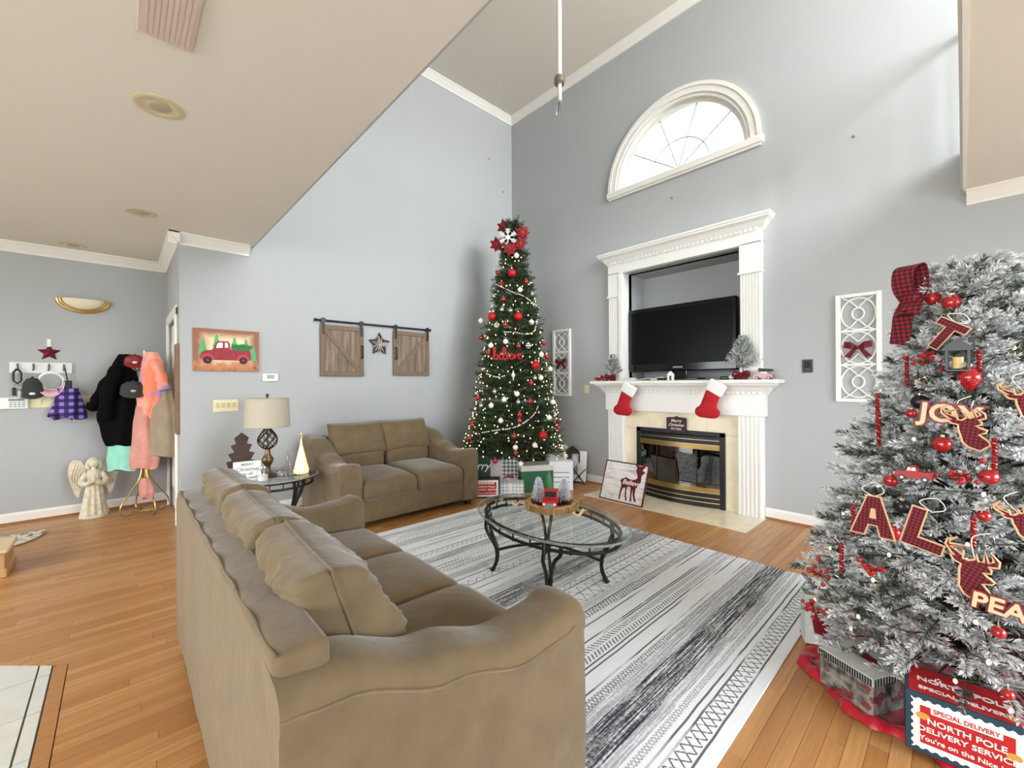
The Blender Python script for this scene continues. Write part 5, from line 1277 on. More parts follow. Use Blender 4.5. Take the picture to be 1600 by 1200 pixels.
# dark wooden tree + little white sign
def face_cam(p): return math.atan2(CAM.y - p.y, CAM.x - p.x) + PI / 2
p = Vector((-4.42, .80, EZ)); t = thing('wooden_tree', 'dark brown wooden cut out tree on the end table', 'decoration', p, face_cam(p) - .1)
pts = [(-.09, .0), (-.09, .06), (-.115, .14), (-.07, .15), (-.10, .21), (-.055, .225), (-.08, .285), (-.04, .3), (-.055, .35), (0, .40)]; pts = pts + [(-x, z) for (x, z) in pts[-2::-1]]
b = B(); b.prism(pts, 'y', -.016, .016); b.build('silhouette', mat('walnut', (62, 42, 32), .7, var=(14, .3), stretch=(1, 1, 6)), t)
b = B(); b.cbox(-.095, .095, -.035, .035, 0, .015, .003); b.build('foot', DARKWOOD, t)
p = Vector((-4.20, .80, EZ)); t = thing('sign_block', 'small white block sign with grey holiday lettering on the end table', 'sign', p, face_cam(p) + .1)
b = B(); b.cbox(-.10, .10, -.02, .02, 0, .17, .003); b.build('block', PAPERWHITE, t)
GTX = mat('grey_letter', (120, 116, 130), .7)
for (s_, z, sz, sh_) in (('MERRY', .145, .03, 0), ('Christmas', .105, .042, .3), ('to all', .066, .034, .3), ('GOOD NIGHT', .03, .024, 0)): text('lettering', s_, sz, GTX, t, (0, -.0205, z), shear=sh_, bold=.0005)
# glass trees / jars
CRY = glass_mat('crystal', (250, 250, 252), .14); LIT = mat('lit_glass', (250, 232, 190), .3, emit=(255, 214, 150), es=.45)
t = thing('lighted_glass_tree', 'glowing spiral ribbed glass tree on the end table by the loveseat', 'decoration', (-4.24, 1.245, EZ))
prof = [(.001, 0), (.062, 0)]
for k in range(8): r_ = .068 * (1 - k / 8.6); prof += [(r_, .03 + k * .032), (r_ * .86, .046 + k * .032)]
prof += [(.008, .30), (.001, .33)]
b = B(); b.lathe(prof, 24); b.build('glass_body', LIT, t, True, angle=60)
b = B(); b.prism(star_pts(5, .028, .012), 'y', -.003, .003); s2 = b.build('star', mat('gold_star', (220, 190, 120), .3, .8), t); s2.location = (0, 0, .345)
for (x, y, h_, r_, nm, lab) in ((-4.30, 1.15, .2, .045, 'glass_tree', 'clear crystal tree standing between the lamp and the glowing tree'), (-4.05, 1.02, .1, .035, 'glass_tree', 'small clear glass tree in front of the lamp base')):
    t = thing(nm, lab, 'decoration', (x, y, EZ)); prof = [(.001, 0), (r_ * .9, 0)]
    for k in range(5): q = r_ * (1.05 - k / 5.6); prof += [(q, h_ * (.12 + k * .17)), (q * .72, h_ * (.18 + k * .17))]
    prof += [(.001, h_)]; b = B(); b.lathe(prof, 14); b.build('glass_body', CRY, t)
    b = B(); b.ball((0, 0, h_ + .008), .01, 8, 6); b.build('finial', SILVER, t, True)
t = thing('glass_jar', 'short clear glass jar beside the white block sign', 'jar', (-4.12, .90, EZ)); b = B(); b.lathe([(.001, .002), (.042, .002), (.045, .02), (.045, .09), (.038, .1), (.04, .115)], 20); b.build('body', CRY, t, True); b = B(); b.lathe([(.001, .003), (.04, .003), (.04, .05), (.001, .052)], 16); b.build('filling', mat('sugar_white', (236, 232, 226), .8), t, True)
t = thing('green_dish', 'low glass dish with green sprigs at the front of the end table', 'dish', (-4.06, 1.14, EZ)); b = B(); b.lathe([(.001, .002), (.06, .002), (.075, .02), (.078, .028)], 24); b.build('dish', CRY, t, True)
b = B(); rr = random.Random(2)
for k in range(60): a = rr.random() * 6.28; q = rr.uniform(.0, .055); v1 = Vector((q * math.cos(a), q * math.sin(a), .012)); v2 = v1 + Vector((rr.gauss(0, .015), rr.gauss(0, .015), rr.uniform(.01, .03))); b.add([v1, v2, v1 + Vector((.006, .002, .002))], [(0, 1, 2)])
stuff(b.build('sprigs', GREEN, t))
# clear plastic-wrapped parcel standing behind the loveseat arm is left out of reach; outlet plate near fireplace
p = PY(917, 608, D); t = thing('outlet_plate', 'cream switch plate on the wall between lattice panel and mantel', 'light switch', (p.x, D, p.z))
b = B(); b.cbox(-.037, .037, -.006, 0, -.058, .058, .002); b.build('plate', CREAMPL, t); b = B(); b.cbox(-.008, .008, -.014, -.005, -.012, .012, .002); b.build('toggle', CREAMPL, t)
p = PY(1262, 572, D); t = thing('wall_control', 'small black fan control plate between mantel and lattice panel', 'wall control', (p.x, D, p.z))
b = B(); b.cbox(-.042, .042, -.01, 0, -.062, .062, .003); b.build('plate', mat('plate_black', (22, 20, 20), .4), t); b = B(); b.cbox(-.026, .026, -.014, -.009, -.04, .045, .002); b.build('key_pad', GLOSSBLACK, t); b = B(); b.cbox(-.02, .02, -.0155, -.0135, -.034, -.022, .001); b.build('slider', mat('slider_grey', (70, 70, 70), .4), t)

# ------------------------------------------------------------------ lattice panels with bows
LATW = mat('lattice_white', (236, 234, 228), .6, var=(60, .04))
def bow_thing(parent_loc, label, s_):
    t = thing('plaid_bow', label, 'bow', parent_loc)
    for sx in (-1, 1):
        b = B(); b.add([(0, -.012, .01 * s_), (sx * .05 * s_, -.035, .055 * s_), (sx * .1 * s_, -.02, .06 * s_), (sx * .105 * s_, -.02, .005 * s_), (sx * .05 * s_, -.035, -.012 * s_), (0, -.012, -.01 * s_), (sx * .05 * s_, -.005, .02 * s_), (sx * .1 * s_, -.005, .03 * s_)], [(0, 1, 4, 5), (1, 2, 3, 4), (0, 6, 1), (6, 7, 2, 1), (5, 4, 6), (4, 3, 7, 6)]); b.build('loop', PLAIDS, t)
        b = B(); b.prism([(0, .0), (sx * .03 * s_, .005 * s_), (sx * .105 * s_, -.085 * s_), (sx * .08 * s_, -.085 * s_), (sx * .06 * s_, -.1 * s_)], 'y', -.016, -.01); b.build('tail', PLAIDS, t)
    b = B(); b.rbox((0, -.022, 0), (.035 * s_, .03, .032 * s_), .01, 4); b.build('knot', PLAIDS, t, True)
def lattice(u0, v0, u1, v1, label, blabel):
    p0, p1 = PY(u0, v0, D), PY(u1, v1, D); w_, h_ = p1.x - p0.x, p0.z - p1.z; t = thing('lattice_panel', label, 'wall panel', (p0.x, D, p1.z)); fr = w_ * .115
    for (x0, x1, z0, z1) in ((0, fr, 0, h_), (w_ - fr, w_, 0, h_), (fr, w_ - fr, 0, fr * .8), (fr, w_ - fr, h_ - fr * .8, h_)): b = B(); b.cbox(x0, x1, -.03, 0, z0, z1, .003); b.build('frame_board', LATW, t)
    ih = (h_ - 1.6 * fr) / 3; cx_ = w_ / 2; iw = w_ / 2 - fr
    for k in range(3):
        zc = fr * .8 + ih * (k + .5)
        if k: b = B(); b.cbox(fr, w_ - fr, -.026, -.004, zc - ih / 2 - fr * .25, zc - ih / 2 + fr * .25, .002); b.build('cross_bar', LATW, t)
        def ringp(x, z, rx, rz, nm): b = B(); b.tube([(x + rx * math.cos(a * PI / 20), -.013, z + rz * math.sin(a * PI / 20)) for a in range(40)], w_ * .022, 6, closed=True); b.build(nm, LATW, t, True)
        ringp(cx_, zc, iw * .98, ih * .46, 'ring')
        if k != 1: ringp(cx_, zc, iw * .34, ih * .17, 'small_ring')
        for s_ in (-1, 1):
            for q in (-1, 1):
                b = B(); b.tube([(cx_ + q * iw * .86, -.013, zc + s_ * ih * .48), (cx_ + q * iw * .5, -.013, zc + s_ * ih * .40), (cx_ + q * iw * .12, -.013, zc + s_ * ih * .23), (cx_, -.013, zc + s_ * ih * .17)], w_ * .02, 6); b.build('scroll', LATW, t, True)
    bow_thing((p0.x + cx_, D - .025, p1.z + h_ / 2), blabel, w_ / .34)
lattice(865, 517, 893, 619, 'narrow white lattice wall panel beside the tall green tree', 'red plaid bow on the lattice panel by the tall tree')
lattice(1306, 463, 1379, 629, 'narrow white lattice wall panel beside the flocked tree', 'red plaid bow on the lattice panel by the flocked tree')
# ------------------------------------------------------------------ mantel decorations
MZ = 1.39
def mini_tree(u, y, h_, label, seed):
    x = PY(u, 590, y).x; rg = np.random.default_rng(seed); t = thing('tabletop_tree', label, 'small tree', (x, y, MZ))
    T_ = []; 
    for i in range(110):
        f = i / 110; z = h_ * (.3 + .68 * f); r_ = h_ * .30 * (1 - f) + .012; a = i * 2.4; e = .35 + .6 * f
        T_.append((0, 0, z - .02, math.cos(a) * math.cos(e), math.sin(a) * math.cos(e), math.sin(e), r_ * 1.1 + .02))
    needles('foliage', T_, 40, .03, .006, SNOWN, t, rg, lambda T: rg.uniform(.2, 1, len(T)), .8)
    b = B(); b.tube([(0, 0, .05), (0, 0, h_ * .95)], .005, 6); b.build('stem', BARK, t)
    b = B(); b.lathe([(.001, 0), (.038, 0), (.045, .07), (.042, .075), (.001, .072)], 16); b.build('pot', PLAID, t, True)
    bt = thing('plaid_bow', 'red plaid bow on the pot of ' + ('the taller mantel tree' if h_ > .36 else 'the shorter mantel tree'), 'bow', (x, y - .05, MZ + .05))
    for sx in (-1, 1):
        ribbon(bt, 'loop', [(0, 0, 0), (sx * .04, -.025, .025), (sx * .075, -.01, .02), (sx * .07, .0, -.01), (0, 0, 0)], .03, PLAIDS, (0, .3, 1))
        ribbon(bt, 'tail', [(0, 0, 0), (sx * .02, -.02, -.03), (sx * .045, -.02, -.07)], .03, PLAIDS, (1, 0, .2))
    b = B(); b.rbox((0, -.01, 0), (.028, .028, .028), .01, 4); b.build('knot', PLAIDS, bt, True)
mini_tree(957, D - .12, .33, 'small snowy tabletop tree on the mantel beside the red truck', 21)
mini_tree(1161, D - .14, .44, 'taller snowy tabletop tree on the mantel in front of the fluted pilaster', 22)
x = PY(939, 590, D - .12).x; t = thing('toy_truck', 'small red toy truck on the mantel by the snowy tree and lattice panel', 'toy truck', (x, D - .13, MZ), R(180)); toy_truck(t, .14, RED)
x = PY(1194, 586, D - .12).x; t = thing('toy_car', 'red toy car carrying a little tree on the mantel end', 'toy car', (x, D - .13, MZ))
s_ = .17; b = B(); b.prism([(q * s_, z * s_) for (q, z) in ((-.5, .08), (-.5, .22), (-.42, .28), (-.22, .31), (-.12, .45), (.2, .46), (.34, .31), (.48, .28), (.5, .2), (.5, .08))], 'y', -.035, .035); b.build('body', RED, t)
b = B(); b.prism([(q * s_, z * s_) for (q, z) in ((-.12, .345), (-.075, .41), (.16, .42), (.22, .345))], 'y', -.0365, .0365); b.build('side_window', mat('toy_glass', (210, 222, 226), .2), t)
for q in (-.3, .3):
    for sy in (-1, 1):
        b = B(); ring = [(q * s_ + .016 * math.cos(k * PI / 8), .016 + .016 * math.sin(k * PI / 8)) for k in range(16)]; b.prism(ring, 'y', sy * .036 - .006, sy * .036 + .006); w_ = b.build('wheel', BLACK, t); b = B(); b.prism([(q * s_ + (a - q * s_) * .55, .016 + (z - .016) * .55) for (a, z) in ring], 'y', sy * .036 - .008, sy * .036 + .008); b.build('hubcap', PAPERWHITE, w_)
b = B(); rr = random.Random(8)
for k in range(80): q = -.3 * s_ + .75 * s_ * k / 80; r_ = .022 * (1 - .6 * k / 80); a = rr.random() * 6.28; b.add([(q, 0, .088), (q + .01, r_ * math.cos(a), .092 + r_ * abs(math.sin(a))), (q + .004, r_ * math.cos(a + .4), .09 + r_ * abs(math.sin(a + .4)))], [(0, 1, 2)])
b.tube([(-.3 * s_, 0, .085), (.45 * s_, 0, .085)], .008, 6); b.build('roof_tree', GREEN, t)
x = PY(1048, 590, D - .16).x; t = thing('wooden_house', 'tiny white wooden house with open doorway on the mantel below the television', 'decoration', (x, D - .16, MZ))
b = B(); b.prism([(-.035, 0), (-.014, 0), (-.014, .055), (.014, .055), (.014, 0), (.035, 0), (.035, .06), (.042, .062), (0, .105), (-.042, .062), (-.035, .06)], 'y', -.015, .015); b.build('front', PAPERWHITE, t)
b = B(); b.prism([(-.003, .005), (.003, .005), (.003, .03), (.016, .04), (0, .05), (-.016, .04), (-.003, .03)], 'y', -.004, .004); b.build('tree_cutout', BLACK, t)
x = PY(1143, 590, D - .1).x; t = thing('white_bird', 'tiny white ceramic bird on the mantel beside the taller snowy tree', 'decoration', (x, D - .1, MZ))
b = B(); b.ball((0, 0, .03), .028, 12, 9, sz=.85); b.ball((.028, 0, .055), .016, 10, 7); b.build('body', WHITEBALL, t, True); b = B(); b.lathe([(.001, 0), (.03, 0), (.02, .008)], 14); b.build('foot', WHITEBALL, t, True); b = B(); b.prism([(.042, .058), (.056, .053), (.042, .05)], 'y', -.004, .004); b.build('beak', BRASS, t)
x = PY(985, 592, D - .05).x; t = thing('remote_box', 'flat pale grey box lying at the niche end of the mantel', 'box', (x, D - .12, MZ)); b = B(); b.rbox((0, 0, .012), (.17, .09, .022), .008, 4); b.build('case', mat('pale_grey_pl', (214, 214, 210), .4), t, True); b = B(); b.cbox(-.05, .05, -.02, .02, .022, .0245, .001); b.build('top_panel', mat('slot_1', (90, 90, 92), .4), t)
# small sign on the firebox top
p = PY(1057, 663, D - .07); t = thing('hanging_sign', 'small dark wooden sign with white christmas lettering above the firebox', 'sign', (p.x, D - .062, .80))
CHALK = mat('sign_brown', (58, 34, 34), .7, var=(30, .2)); wl = mat('chalk_white', (228, 222, 216), .7)
b = B(); b.prism([(-.115, .0), (.115, .0), (.115, .155), (.1, .165), (.03, .168), (0, .18), (-.03, .168), (-.1, .165), (-.115, .155)], 'y', -.02, 0); b.build('board', CHALK, t)
for (s_, z, sz, sh_) in (('Merry', .128, .05, .3), ('Christmas', .08, .044, .3), ('TO YOU', .034, .032, 0)): text('lettering', s_, sz, wl, t, (0, -.0205, z), shear=sh_, bold=.0006)
# deer sign leaning on the hearth
ps0, ps1 = PZ(940, 779, .006), PZ(1004, 795, .006); w_ = .57; t = thing('deer_sign', 'white plank sign with red plaid deer reading Believe leaning on the mantel', 'sign', (-2.955, 4.165, .006), rot=(R(-20), 0, R(-2)))
h_ = .46; BW = NT('white_plank', .8); v_, x_, y_, z_ = BW.coord(); nz_ = BW.noise(BW.comb(BW.math('MULTIPLY', x_, 4), y_, BW.math('MULTIPLY', z_, 34)), 1, 6, .7); BW.base(BW.mix(BW.rng(nz_, .5, .75), rgb(236, 232, 228), rgb(150, 140, 130)))
for k in range(5): b = B(); b.cbox(.012, w_ - .012, -.006, .008, .012 + (h_ - .024) * k / 5 + .001, .012 + (h_ - .024) * (k + 1) / 5 - .001, .001); b.build('plank', BW.ma, t)
FRD = mat('sign_frame_red', (84, 20, 28), .6)
for (x0, x1, z0, z1) in ((0, .012, 0, h_), (w_ - .012, w_, 0, h_), (.012, w_ - .012, 0, .012), (.012, w_ - .012, h_ - .012, h_)): b = B(); b.cbox(x0, x1, -.012, .01, z0, z1, .002); b.build('frame_board', FRD, t)
dz = [(570, 640), (600, 600), (680, 580), (740, 620), (830, 640), (880, 620), (880, 570), (850, 480), (870, 430), (830, 380), (850, 340), (900, 410), (960, 420), (980, 370), (1020, 370), (1010, 430), (960, 500), (1010, 520), (980, 560), (950, 580), (945, 680), (910, 750), (860, 790), (850, 900), (880, 1010), (850, 1010), (820, 900), (810, 800), (795, 900), (800, 1000), (770, 1000), (775, 880), (770, 760), (720, 740), (695, 800), (700, 900), (720, 985), (690, 975), (675, 880), (680, 760), (630, 760), (600, 850), (590, 955), (565, 950), (580, 820), (600, 720), (590, 650)]
# pixel outline in the sign's own plane
def dmap(q): ax_, az_ = q[0] - 195, 905 - q[1]; dd = 795 * 700 + 85 * 205; fx = (ax_ * 700 - 85 * az_) / dd; fz = (795 * az_ + 205 * ax_) / dd * 1.02; return (fx * w_, fz * h_)
b = B(); b.prism([dmap(q) for q in dz], 'y', -.009, -.0055); b.build('deer', PLAIDS, t)
text('lettering', 'Believe', .078, PAPERWHITE, t, (dmap((775, 690))[0], -.0098, dmap((775, 690))[1]), shear=.25, bold=.0012, rot=(R(90), R(0), 0))
SNOWP = mat('snow_paint', (206, 198, 204), .8)
for (x, z, r_) in ((.07, .41, .03), (.1, .36, .02), (.33, .42, .035), (.39, .40, .025), (.08, .05, .022), (.16, .06, .02)):
    b = B()
    for k in range(3): a = k * PI / 3 + .3; b.tube([(x - r_ * math.cos(a), -.0065, z - r_ * math.sin(a)), (x + r_ * math.cos(a), -.0065, z + r_ * math.sin(a))], .0022, 4)
    b.build('snowflake', SNOWP, t)
# ------------------------------------------------------------------ coffee table decor
TZ = .009 + CZ; tc = PZ(862, 793, TZ); 
tr = thing('wood_slice_tray', 'round bark edged wooden slice tray on the coffee table', 'tray', (tc.x, tc.y, TZ))
BK = mat('birch_bark', (176, 136, 88), .9, bump=(50, .8), var=(40, .3), stretch=(1, 1, .15))
def brk(a): return .185 + .006 * math.sin(9 * a) + .004 * math.sin(23 * a)
b = B(); n_ = 72; vs = []
for (dr, z) in ((-.004, .0), (.004, .01), (.002, .045), (-.004, .05), (-.028, .05), (-.032, .014), (-.18, .014)):
    for k in range(n_): a = 6.283 * k / n_; vs.append(((brk(a) + dr) * math.cos(a), (brk(a) + dr) * math.sin(a), z))
b.add(vs, [(j * n_ + k, j * n_ + (k + 1) % n_, (j + 1) * n_ + (k + 1) % n_, (j + 1) * n_ + k) for j in range(6) for k in range(n_)]); b.build('bark_rim', BK, tr, True, angle=50)
b = B(); b.lathe([(.001, .016), (.153, .016), (.153, .004), (.001, .004)], 40); b.build('wood_face', mat('tray_wood', (92, 58, 36), .6, var=(20, .2)), tr)
rim = B()
for k in range(72): a = 6.283 * k / 72; q = brk(a) + .006; rim.tube([(q * math.cos(a), q * math.sin(a), .002), (q * math.cos(a + .02), q * math.sin(a + .02), .048 - .006 * (k % 3))], .005 + .002 * (k % 2), 4)
stuff(rim.build('bark_ridges', BK, tr))
tt = thing('toy_truck', 'red toy pickup truck facing the sofa on the wooden tray', 'toy truck', (tc.x + .03, tc.y - .04, TZ + .016), face_cam(tc) + R(84)); toy_truck(tt, .25, mat('toy_red_paint', (176, 32, 44), .35))
p_ = tc + R0 * .0
for (du, dv, h_, lab) in ((-.095, .03, .205, 'white frosted bristle tree on the tray by the truck door'), (.10, .05, .195, 'white frosted bristle tree on the tray behind the truck hood')):
    q = Vector((tc.x, tc.y, 0)) + R0 * du + Vector((FW.x, FW.y, 0)) * dv; t = thing('bristle_tree', lab, 'small tree', (q.x, q.y, TZ + .016)); T_ = []; rg = np.random.default_rng(int(h_ * 1000))
    for i in range(120): f = i / 120; a = i * 2.4; r_ = .05 * (1 - f) ** .7 + .006; T_.append((0, 0, .02 + (h_ - .03) * f, math.cos(a) * .93, math.sin(a) * .93, .36, r_))
    needles('foliage', T_, 26, .016, .0032, needle_mat('frost_needles', (150, 160, 184), (226, 230, 238), (252, 252, 254)), t, rg, lambda T: rg.uniform(.4, 1.2, len(T)), .8)
    b = B(); b.tube([(0, 0, 0), (0, 0, h_ * .95)], .006, 6); b.lathe([(.001, 0), (.022, 0), (.022, .015), (.001, .016)], 14); b.build('trunk_base', BARK, t)
q = Vector((tc.x, tc.y, 0)) - R0 * .01 + Vector((FW.x, FW.y, 0)) * .10; t = thing('cone_tree', 'smooth green cone tree standing behind the red truck on the tray', 'small tree', (q.x, q.y, TZ + .016))
b = B(); b.lathe([(.001, .24), (.012, .21), (.055, .03), (.05, .02), (.001, .02)], 20); b.build('cone', mat('felt_green', (74, 128, 84), .8), t, True); b = B(); b.tube([(0, 0, 0), (0, 0, .03)], .014, 10); b.build('trunk', BARK, t)
def beads(pts, label):
    P = [PZ(u, v, TZ + .011) for (u, v) in pts]; o0 = Vector((P[0].x, P[0].y, TZ)); t = thing('wooden_beads', label, 'garland', o0); sp = spline([p - o0 for p in P], 10); acc = 1
    for i in range(len(sp)):
        if i: acc += (sp[i] - sp[i - 1]).length
        if acc < .02: continue
        acc = 0; b = B(); b.ball(sp[i], .0105, 10, 7); b.build('bead', PALEWOOD, t, True)
    b = B(); b.tube(sp, .0025, 4); b.build('string', ROPE, t)
    for k in range(5): b = B(); b.tube([sp[-1], sp[-1] + Vector((.03 * math.cos(k), .03 * math.sin(k * 1.3), -.008))], .002, 4); b.build('tassel_strand', ROPE, t)
beads([(896, 802), (903, 806), (909, 800), (911, 796)], 'pale wooden bead garland trailing from the tray toward the fireplace')
beads([(821, 788), (812, 785), (806, 789), (801, 786)], 'pale wooden bead garland trailing from the tray toward the loveseat')
# ------------------------------------------------------------------ gifts under the green tree
def stamp_box(t, w_, h_, dp, lines, edge=(20, 62, 78), red=(182, 24, 30), tops=True):
    """card box printed like a postage stamp; local front = -y, origin at front-left-bottom corner"""
    TEAL = mat('box_teal_%d' % edge[0], edge, .5); RD = mat('box_red', red, .5)
    b = B(); b.cbox(0, w_, 0, dp, 0, h_, .002); b.build('carton', TEAL, t)
    m_ = .035 * w_ / .34; n1 = int(w_ / (.03 * w_ / .34)) ; pts = []
    x0, x1, z0, z1 = m_ * .5, w_ - m_ * .5, m_ * .5, h_ - m_ * .5; nx_, nz_ = 11, max(4, int(11 * h_ / w_))
    def scal(p, q, n_, nrm):
        out = []
        for k in range(n_):
            for j in range(4):
                f = (k + j / 4) / n_; d = (0, .0, .55, .55)[j] * m_ * .35 if True else 0
                out.append((p[0] + (q[0] - p[0]) * f + nrm[0] * d, p[1] + (q[1] - p[1]) * f + nrm[1] * d))
        return out
    pts = scal((x0, z0), (x1, z0), nx_, (0, 1)) + scal((x1, z0), (x1, z1), nz_, (-1, 0)) + scal((x1, z1), (x0, z1), nx_, (0, -1)) + scal((x0, z1), (x0, z0), nz_, (1, 0))
    b = B(); b.prism(pts, 'y', -.0012, .0); b.build('stamp_border', PAPERWHITE, t)
    b = B(); b.prism([(m_ * 1.25, m_ * 1.25), (w_ - m_ * 1.25, m_ * 1.25), (w_ - m_ * 1.25, h_ - m_ * 1.25), (m_ * 1.25, h_ - m_ * 1.25)], 'y', -.002, -.001); b.build('stamp_field', RD, t)
    for (s_, fx, fz, fw, fh, inv) in lines:
        o = text('lettering', s_, .05, RD if inv else PAPERWHITE, t, (w_ * fx, -.0034, h_ * fz), bold=.0009, ext=.0006); bpy.context.view_layer.update(); k = w_ * fw / max(o.dimensions.x, 1e-3); o.scale = (k, h_ * fh / max(o.dimensions.y, 1e-3) , 1)
        if inv: b = B(); b.prism([(w_ * (fx - fw * .54), h_ * (fz - fh * .8)), (w_ * (fx + fw * .54), h_ * (fz - fh * .8)), (w_ * (fx + fw * .54), h_ * (fz + fh * .8)), (w_ * (fx - fw * .54), h_ * (fz + fh * .8))], 'y', -.0027, -.0018); b.build('label_panel', PAPERWHITE, t)
SP = [('SPECIAL DELIVERY', .5, .78, .52, .075, True), ('NORTH POLE', .5, .585, .62, .10, False), ('DELIVERY SERVICE', .5, .435, .78, .09, False), ("You're on the Nice List", .5, .28, .76, .085, False)]
# large box at the flocked tree
q0 = PZ(1413, 1162, .035); q1 = PZ(1600, 1235, .035)
t = thing('stamp_gift_box', 'big teal and red carton printed North Pole Delivery Service by the flocked tree', 'gift box', (-.15, 2.09, .032), R(5)); stamp_box(t, .30, .21, .2, SP)
SEAL = mat('gold_seal', (206, 150, 70), .4)
for (x, z) in ((.046, .135), (.258, .11)): b = B(); b.prism([(x + .018 * math.cos(k * PI / 10), z + .012 * math.sin(k * PI / 10)) for k in range(20)], 'y', -.003, -.0018); b.build('seal', SEAL, t)
b = B(); b.cbox(.01, .29, .01, .19, .2095, .2115, .001); lid = b.build('lid_panel', MATS['box_red'], t)
text('lid_lettering', 'SPECIAL DELIVERY', .028, PAPERWHITE, t, (.15, .045, .2118), rot=(0, 0, 0), bold=.0008); text('lid_lettering', 'NORTH POLE', .038, PAPERWHITE, t, (.15, .105, .2118), rot=(0, 0, 0), bold=.001)
b = B(); b.prism([(.26 + .014 * math.cos(k * PI / 10), .04 + .014 * math.sin(k * PI / 10)) for k in range(20)], 'z', .2112, .2122); b.build('seal', SEAL, t)
# grey printed gift box
g = NT('village_print', .5); v_, x_, y_, z_ = g.coord(); nn_ = g.noise(v_, 26, 5); cc = g.mix(g.rng(nn_, .4, .65), rgb(150, 148, 142), rgb(50, 47, 46)); cc = g.mix(g.math('MULTIPLY', g.math('GREATER_THAN', g.noise(v_, 17, 2), .58), .8), cc, rgb(122, 40, 44)); g.base(cc)
pA, pB_, pC = PZ(1280, 1020, .22), PZ(1366, 1074, .22), PZ(1425, 1048, .22)
ux = (pB_ - pA); L1 = .215; ang = R(-27); W1 = .25; H1 = .125; pA = Vector((-.441, 2.268, 0))
t = thing('village_gift_box', 'grey printed gift box with striped lid edge on the red tree skirt', 'gift box', (pA.x, pA.y, .032), ang)
b = B(); b.cbox(0, L1, 0, W1, 0, H1, .003); b.build('box', g.ma, t)
b = B(); b.cbox(-.004, L1 + .004, -.004, W1 + .004, H1 - .004, H1 + .03, .003); b.build('lid', mat('lid_grey', (196, 198, 192), .5, var=(30, .06)), t)
n_ = 22; BS = mat('stripe_black', (30, 30, 32), .6)
for k in range(n_): b = B(); x = L1 * (k + .5) / n_; b.box(x - .0035, x + .0035, -.0052, -.0035, H1 - .002, H1 + .027); b.build('stripe', BS, t)
for k in range(16): b = B(); y = W1 * (k + .5) / 16; b.box(L1 + .0035, L1 + .0052, y - .0035, y + .0035, H1 - .002, H1 + .027); b.build('stripe', BS, t)
tt = B(); tt.prism([(.07, .1), (.07, .14), (.1, .15), (.12, .14), (.17, .14), (.17, .1)], 'z', H1 + .0302, H1 + .031); tt.build('truck_print', DKRED, t)
# tall gift bag by the skirt edge
pg = PZ(1277, 1033, .03); t = thing('gift_bag', 'tall white printed gift bag with red motif beside the grey gift box', 'gift bag', (pg.x - .075, pg.y + .12, .034), R(24))
b = B(); b.add([(0, 0, 0), (.17, 0, 0), (.17, .09, 0), (0, .09, 0), (0, -.004, .25), (.17, -.004, .25), (.17, .094, .25), (0, .094, .25)], [(3, 2, 1, 0), (0, 1, 5, 4), (1, 2, 6, 5), (2, 3, 7, 6), (3, 0, 4, 7)]); b.build('bag', mat('bag_white', (206, 212, 206), .5, var=(30, .12)), t)
paint('motif', [(.04, .06), (.1, .05), (.13, .1), (.09, .16), (.11, .2), (.05, .19), (.03, .12)], DKRED, -.003, t)
for y in (.0, .09): b = B(); b.tube(spline([(.05, y, .24), (.06, y, .3), (.11, y, .3), (.12, y, .24)], 6), .003, 5); b.build('handle', ROPE, t, True)
def gbox(name, label, x, y, rz, w_, d_, h_, ma, lidm=None, ribbon_=None, cat='gift box', z=0.0):
    t = thing(name, label, cat, (x, y, z), rz); b = B(); b.cbox(-w_ / 2, w_ / 2, -d_ / 2, d_ / 2, 0, h_ * (.8 if lidm else 1), .004); b.build('box', ma, t)
    if lidm: b = B(); b.cbox(-w_ / 2 - .006, w_ / 2 + .006, -d_ / 2 - .006, d_ / 2 + .006, h_ * .78, h_, .004); b.build('lid', lidm, t)
    if ribbon_:
        b = B(); b.box(-.018, .018, -d_ / 2 - .008, d_ / 2 + .008, 0, h_ + .002); b.build('ribbon', ribbon_, t)
        for sx in (-1, 1): ribbon(t, 'bow_loop', [(0, 0, h_), (sx * .04, -.02, h_ + .04), (sx * .075, -.02, h_ + .03), (sx * .05, 0, h_ + .005), (0, 0, h_)], .03, ribbon_, (0, 1, .2))
    return t
FG = face_cam(GT.c)
# small stamp box next to loveseat
q0 = PZ(738, 779, 0); t = thing('stamp_gift_box', 'small black and red carton printed North Pole beside the loveseat leg', 'gift box', (q0.x, q0.y, 0), FG + R(2)); stamp_box(t, .33, .235, .12, SP, edge=(30, 30, 34))
def gp(u, v): q = PZ(u, v, 0); return q.x, q.y
# gift bags (white) behind
def gift_bag(u, v, w_, h_, d_, ma, label, hm, motif=None, rz=0, gid=None):
    x, y = gp(u, v); t = thing('gift_bag', label, 'gift bag', (x, y, 0), FG + rz)
    b = B(); b.add([(-w_ / 2, 0, 0), (w_ / 2, 0, 0), (w_ / 2, d_, 0), (-w_ / 2, d_, 0), (-w_ / 2, 0, h_), (w_ / 2, 0, h_), (w_ / 2, d_, h_), (-w_ / 2, d_, h_)], [(3, 2, 1, 0), (0, 1, 5, 4), (1, 2, 6, 5), (2, 3, 7, 6), (3, 0, 4, 7)]); b.build('bag', ma, t)
    for yy in (0.004, d_ - .004): b = B(); b.tube(spline([(-w_ * .2, yy, h_ - .01), (-w_ * .16, yy, h_ + .07), (w_ * .16, yy, h_ + .07), (w_ * .2, yy, h_ - .01)], 6), .006, 6); b.build('handle', hm, t, True)
    if motif: motif(t, w_, h_)
    return t
PINKW = mat('bag_pinkwhite', (236, 222, 220), .5, var=(20, .1))
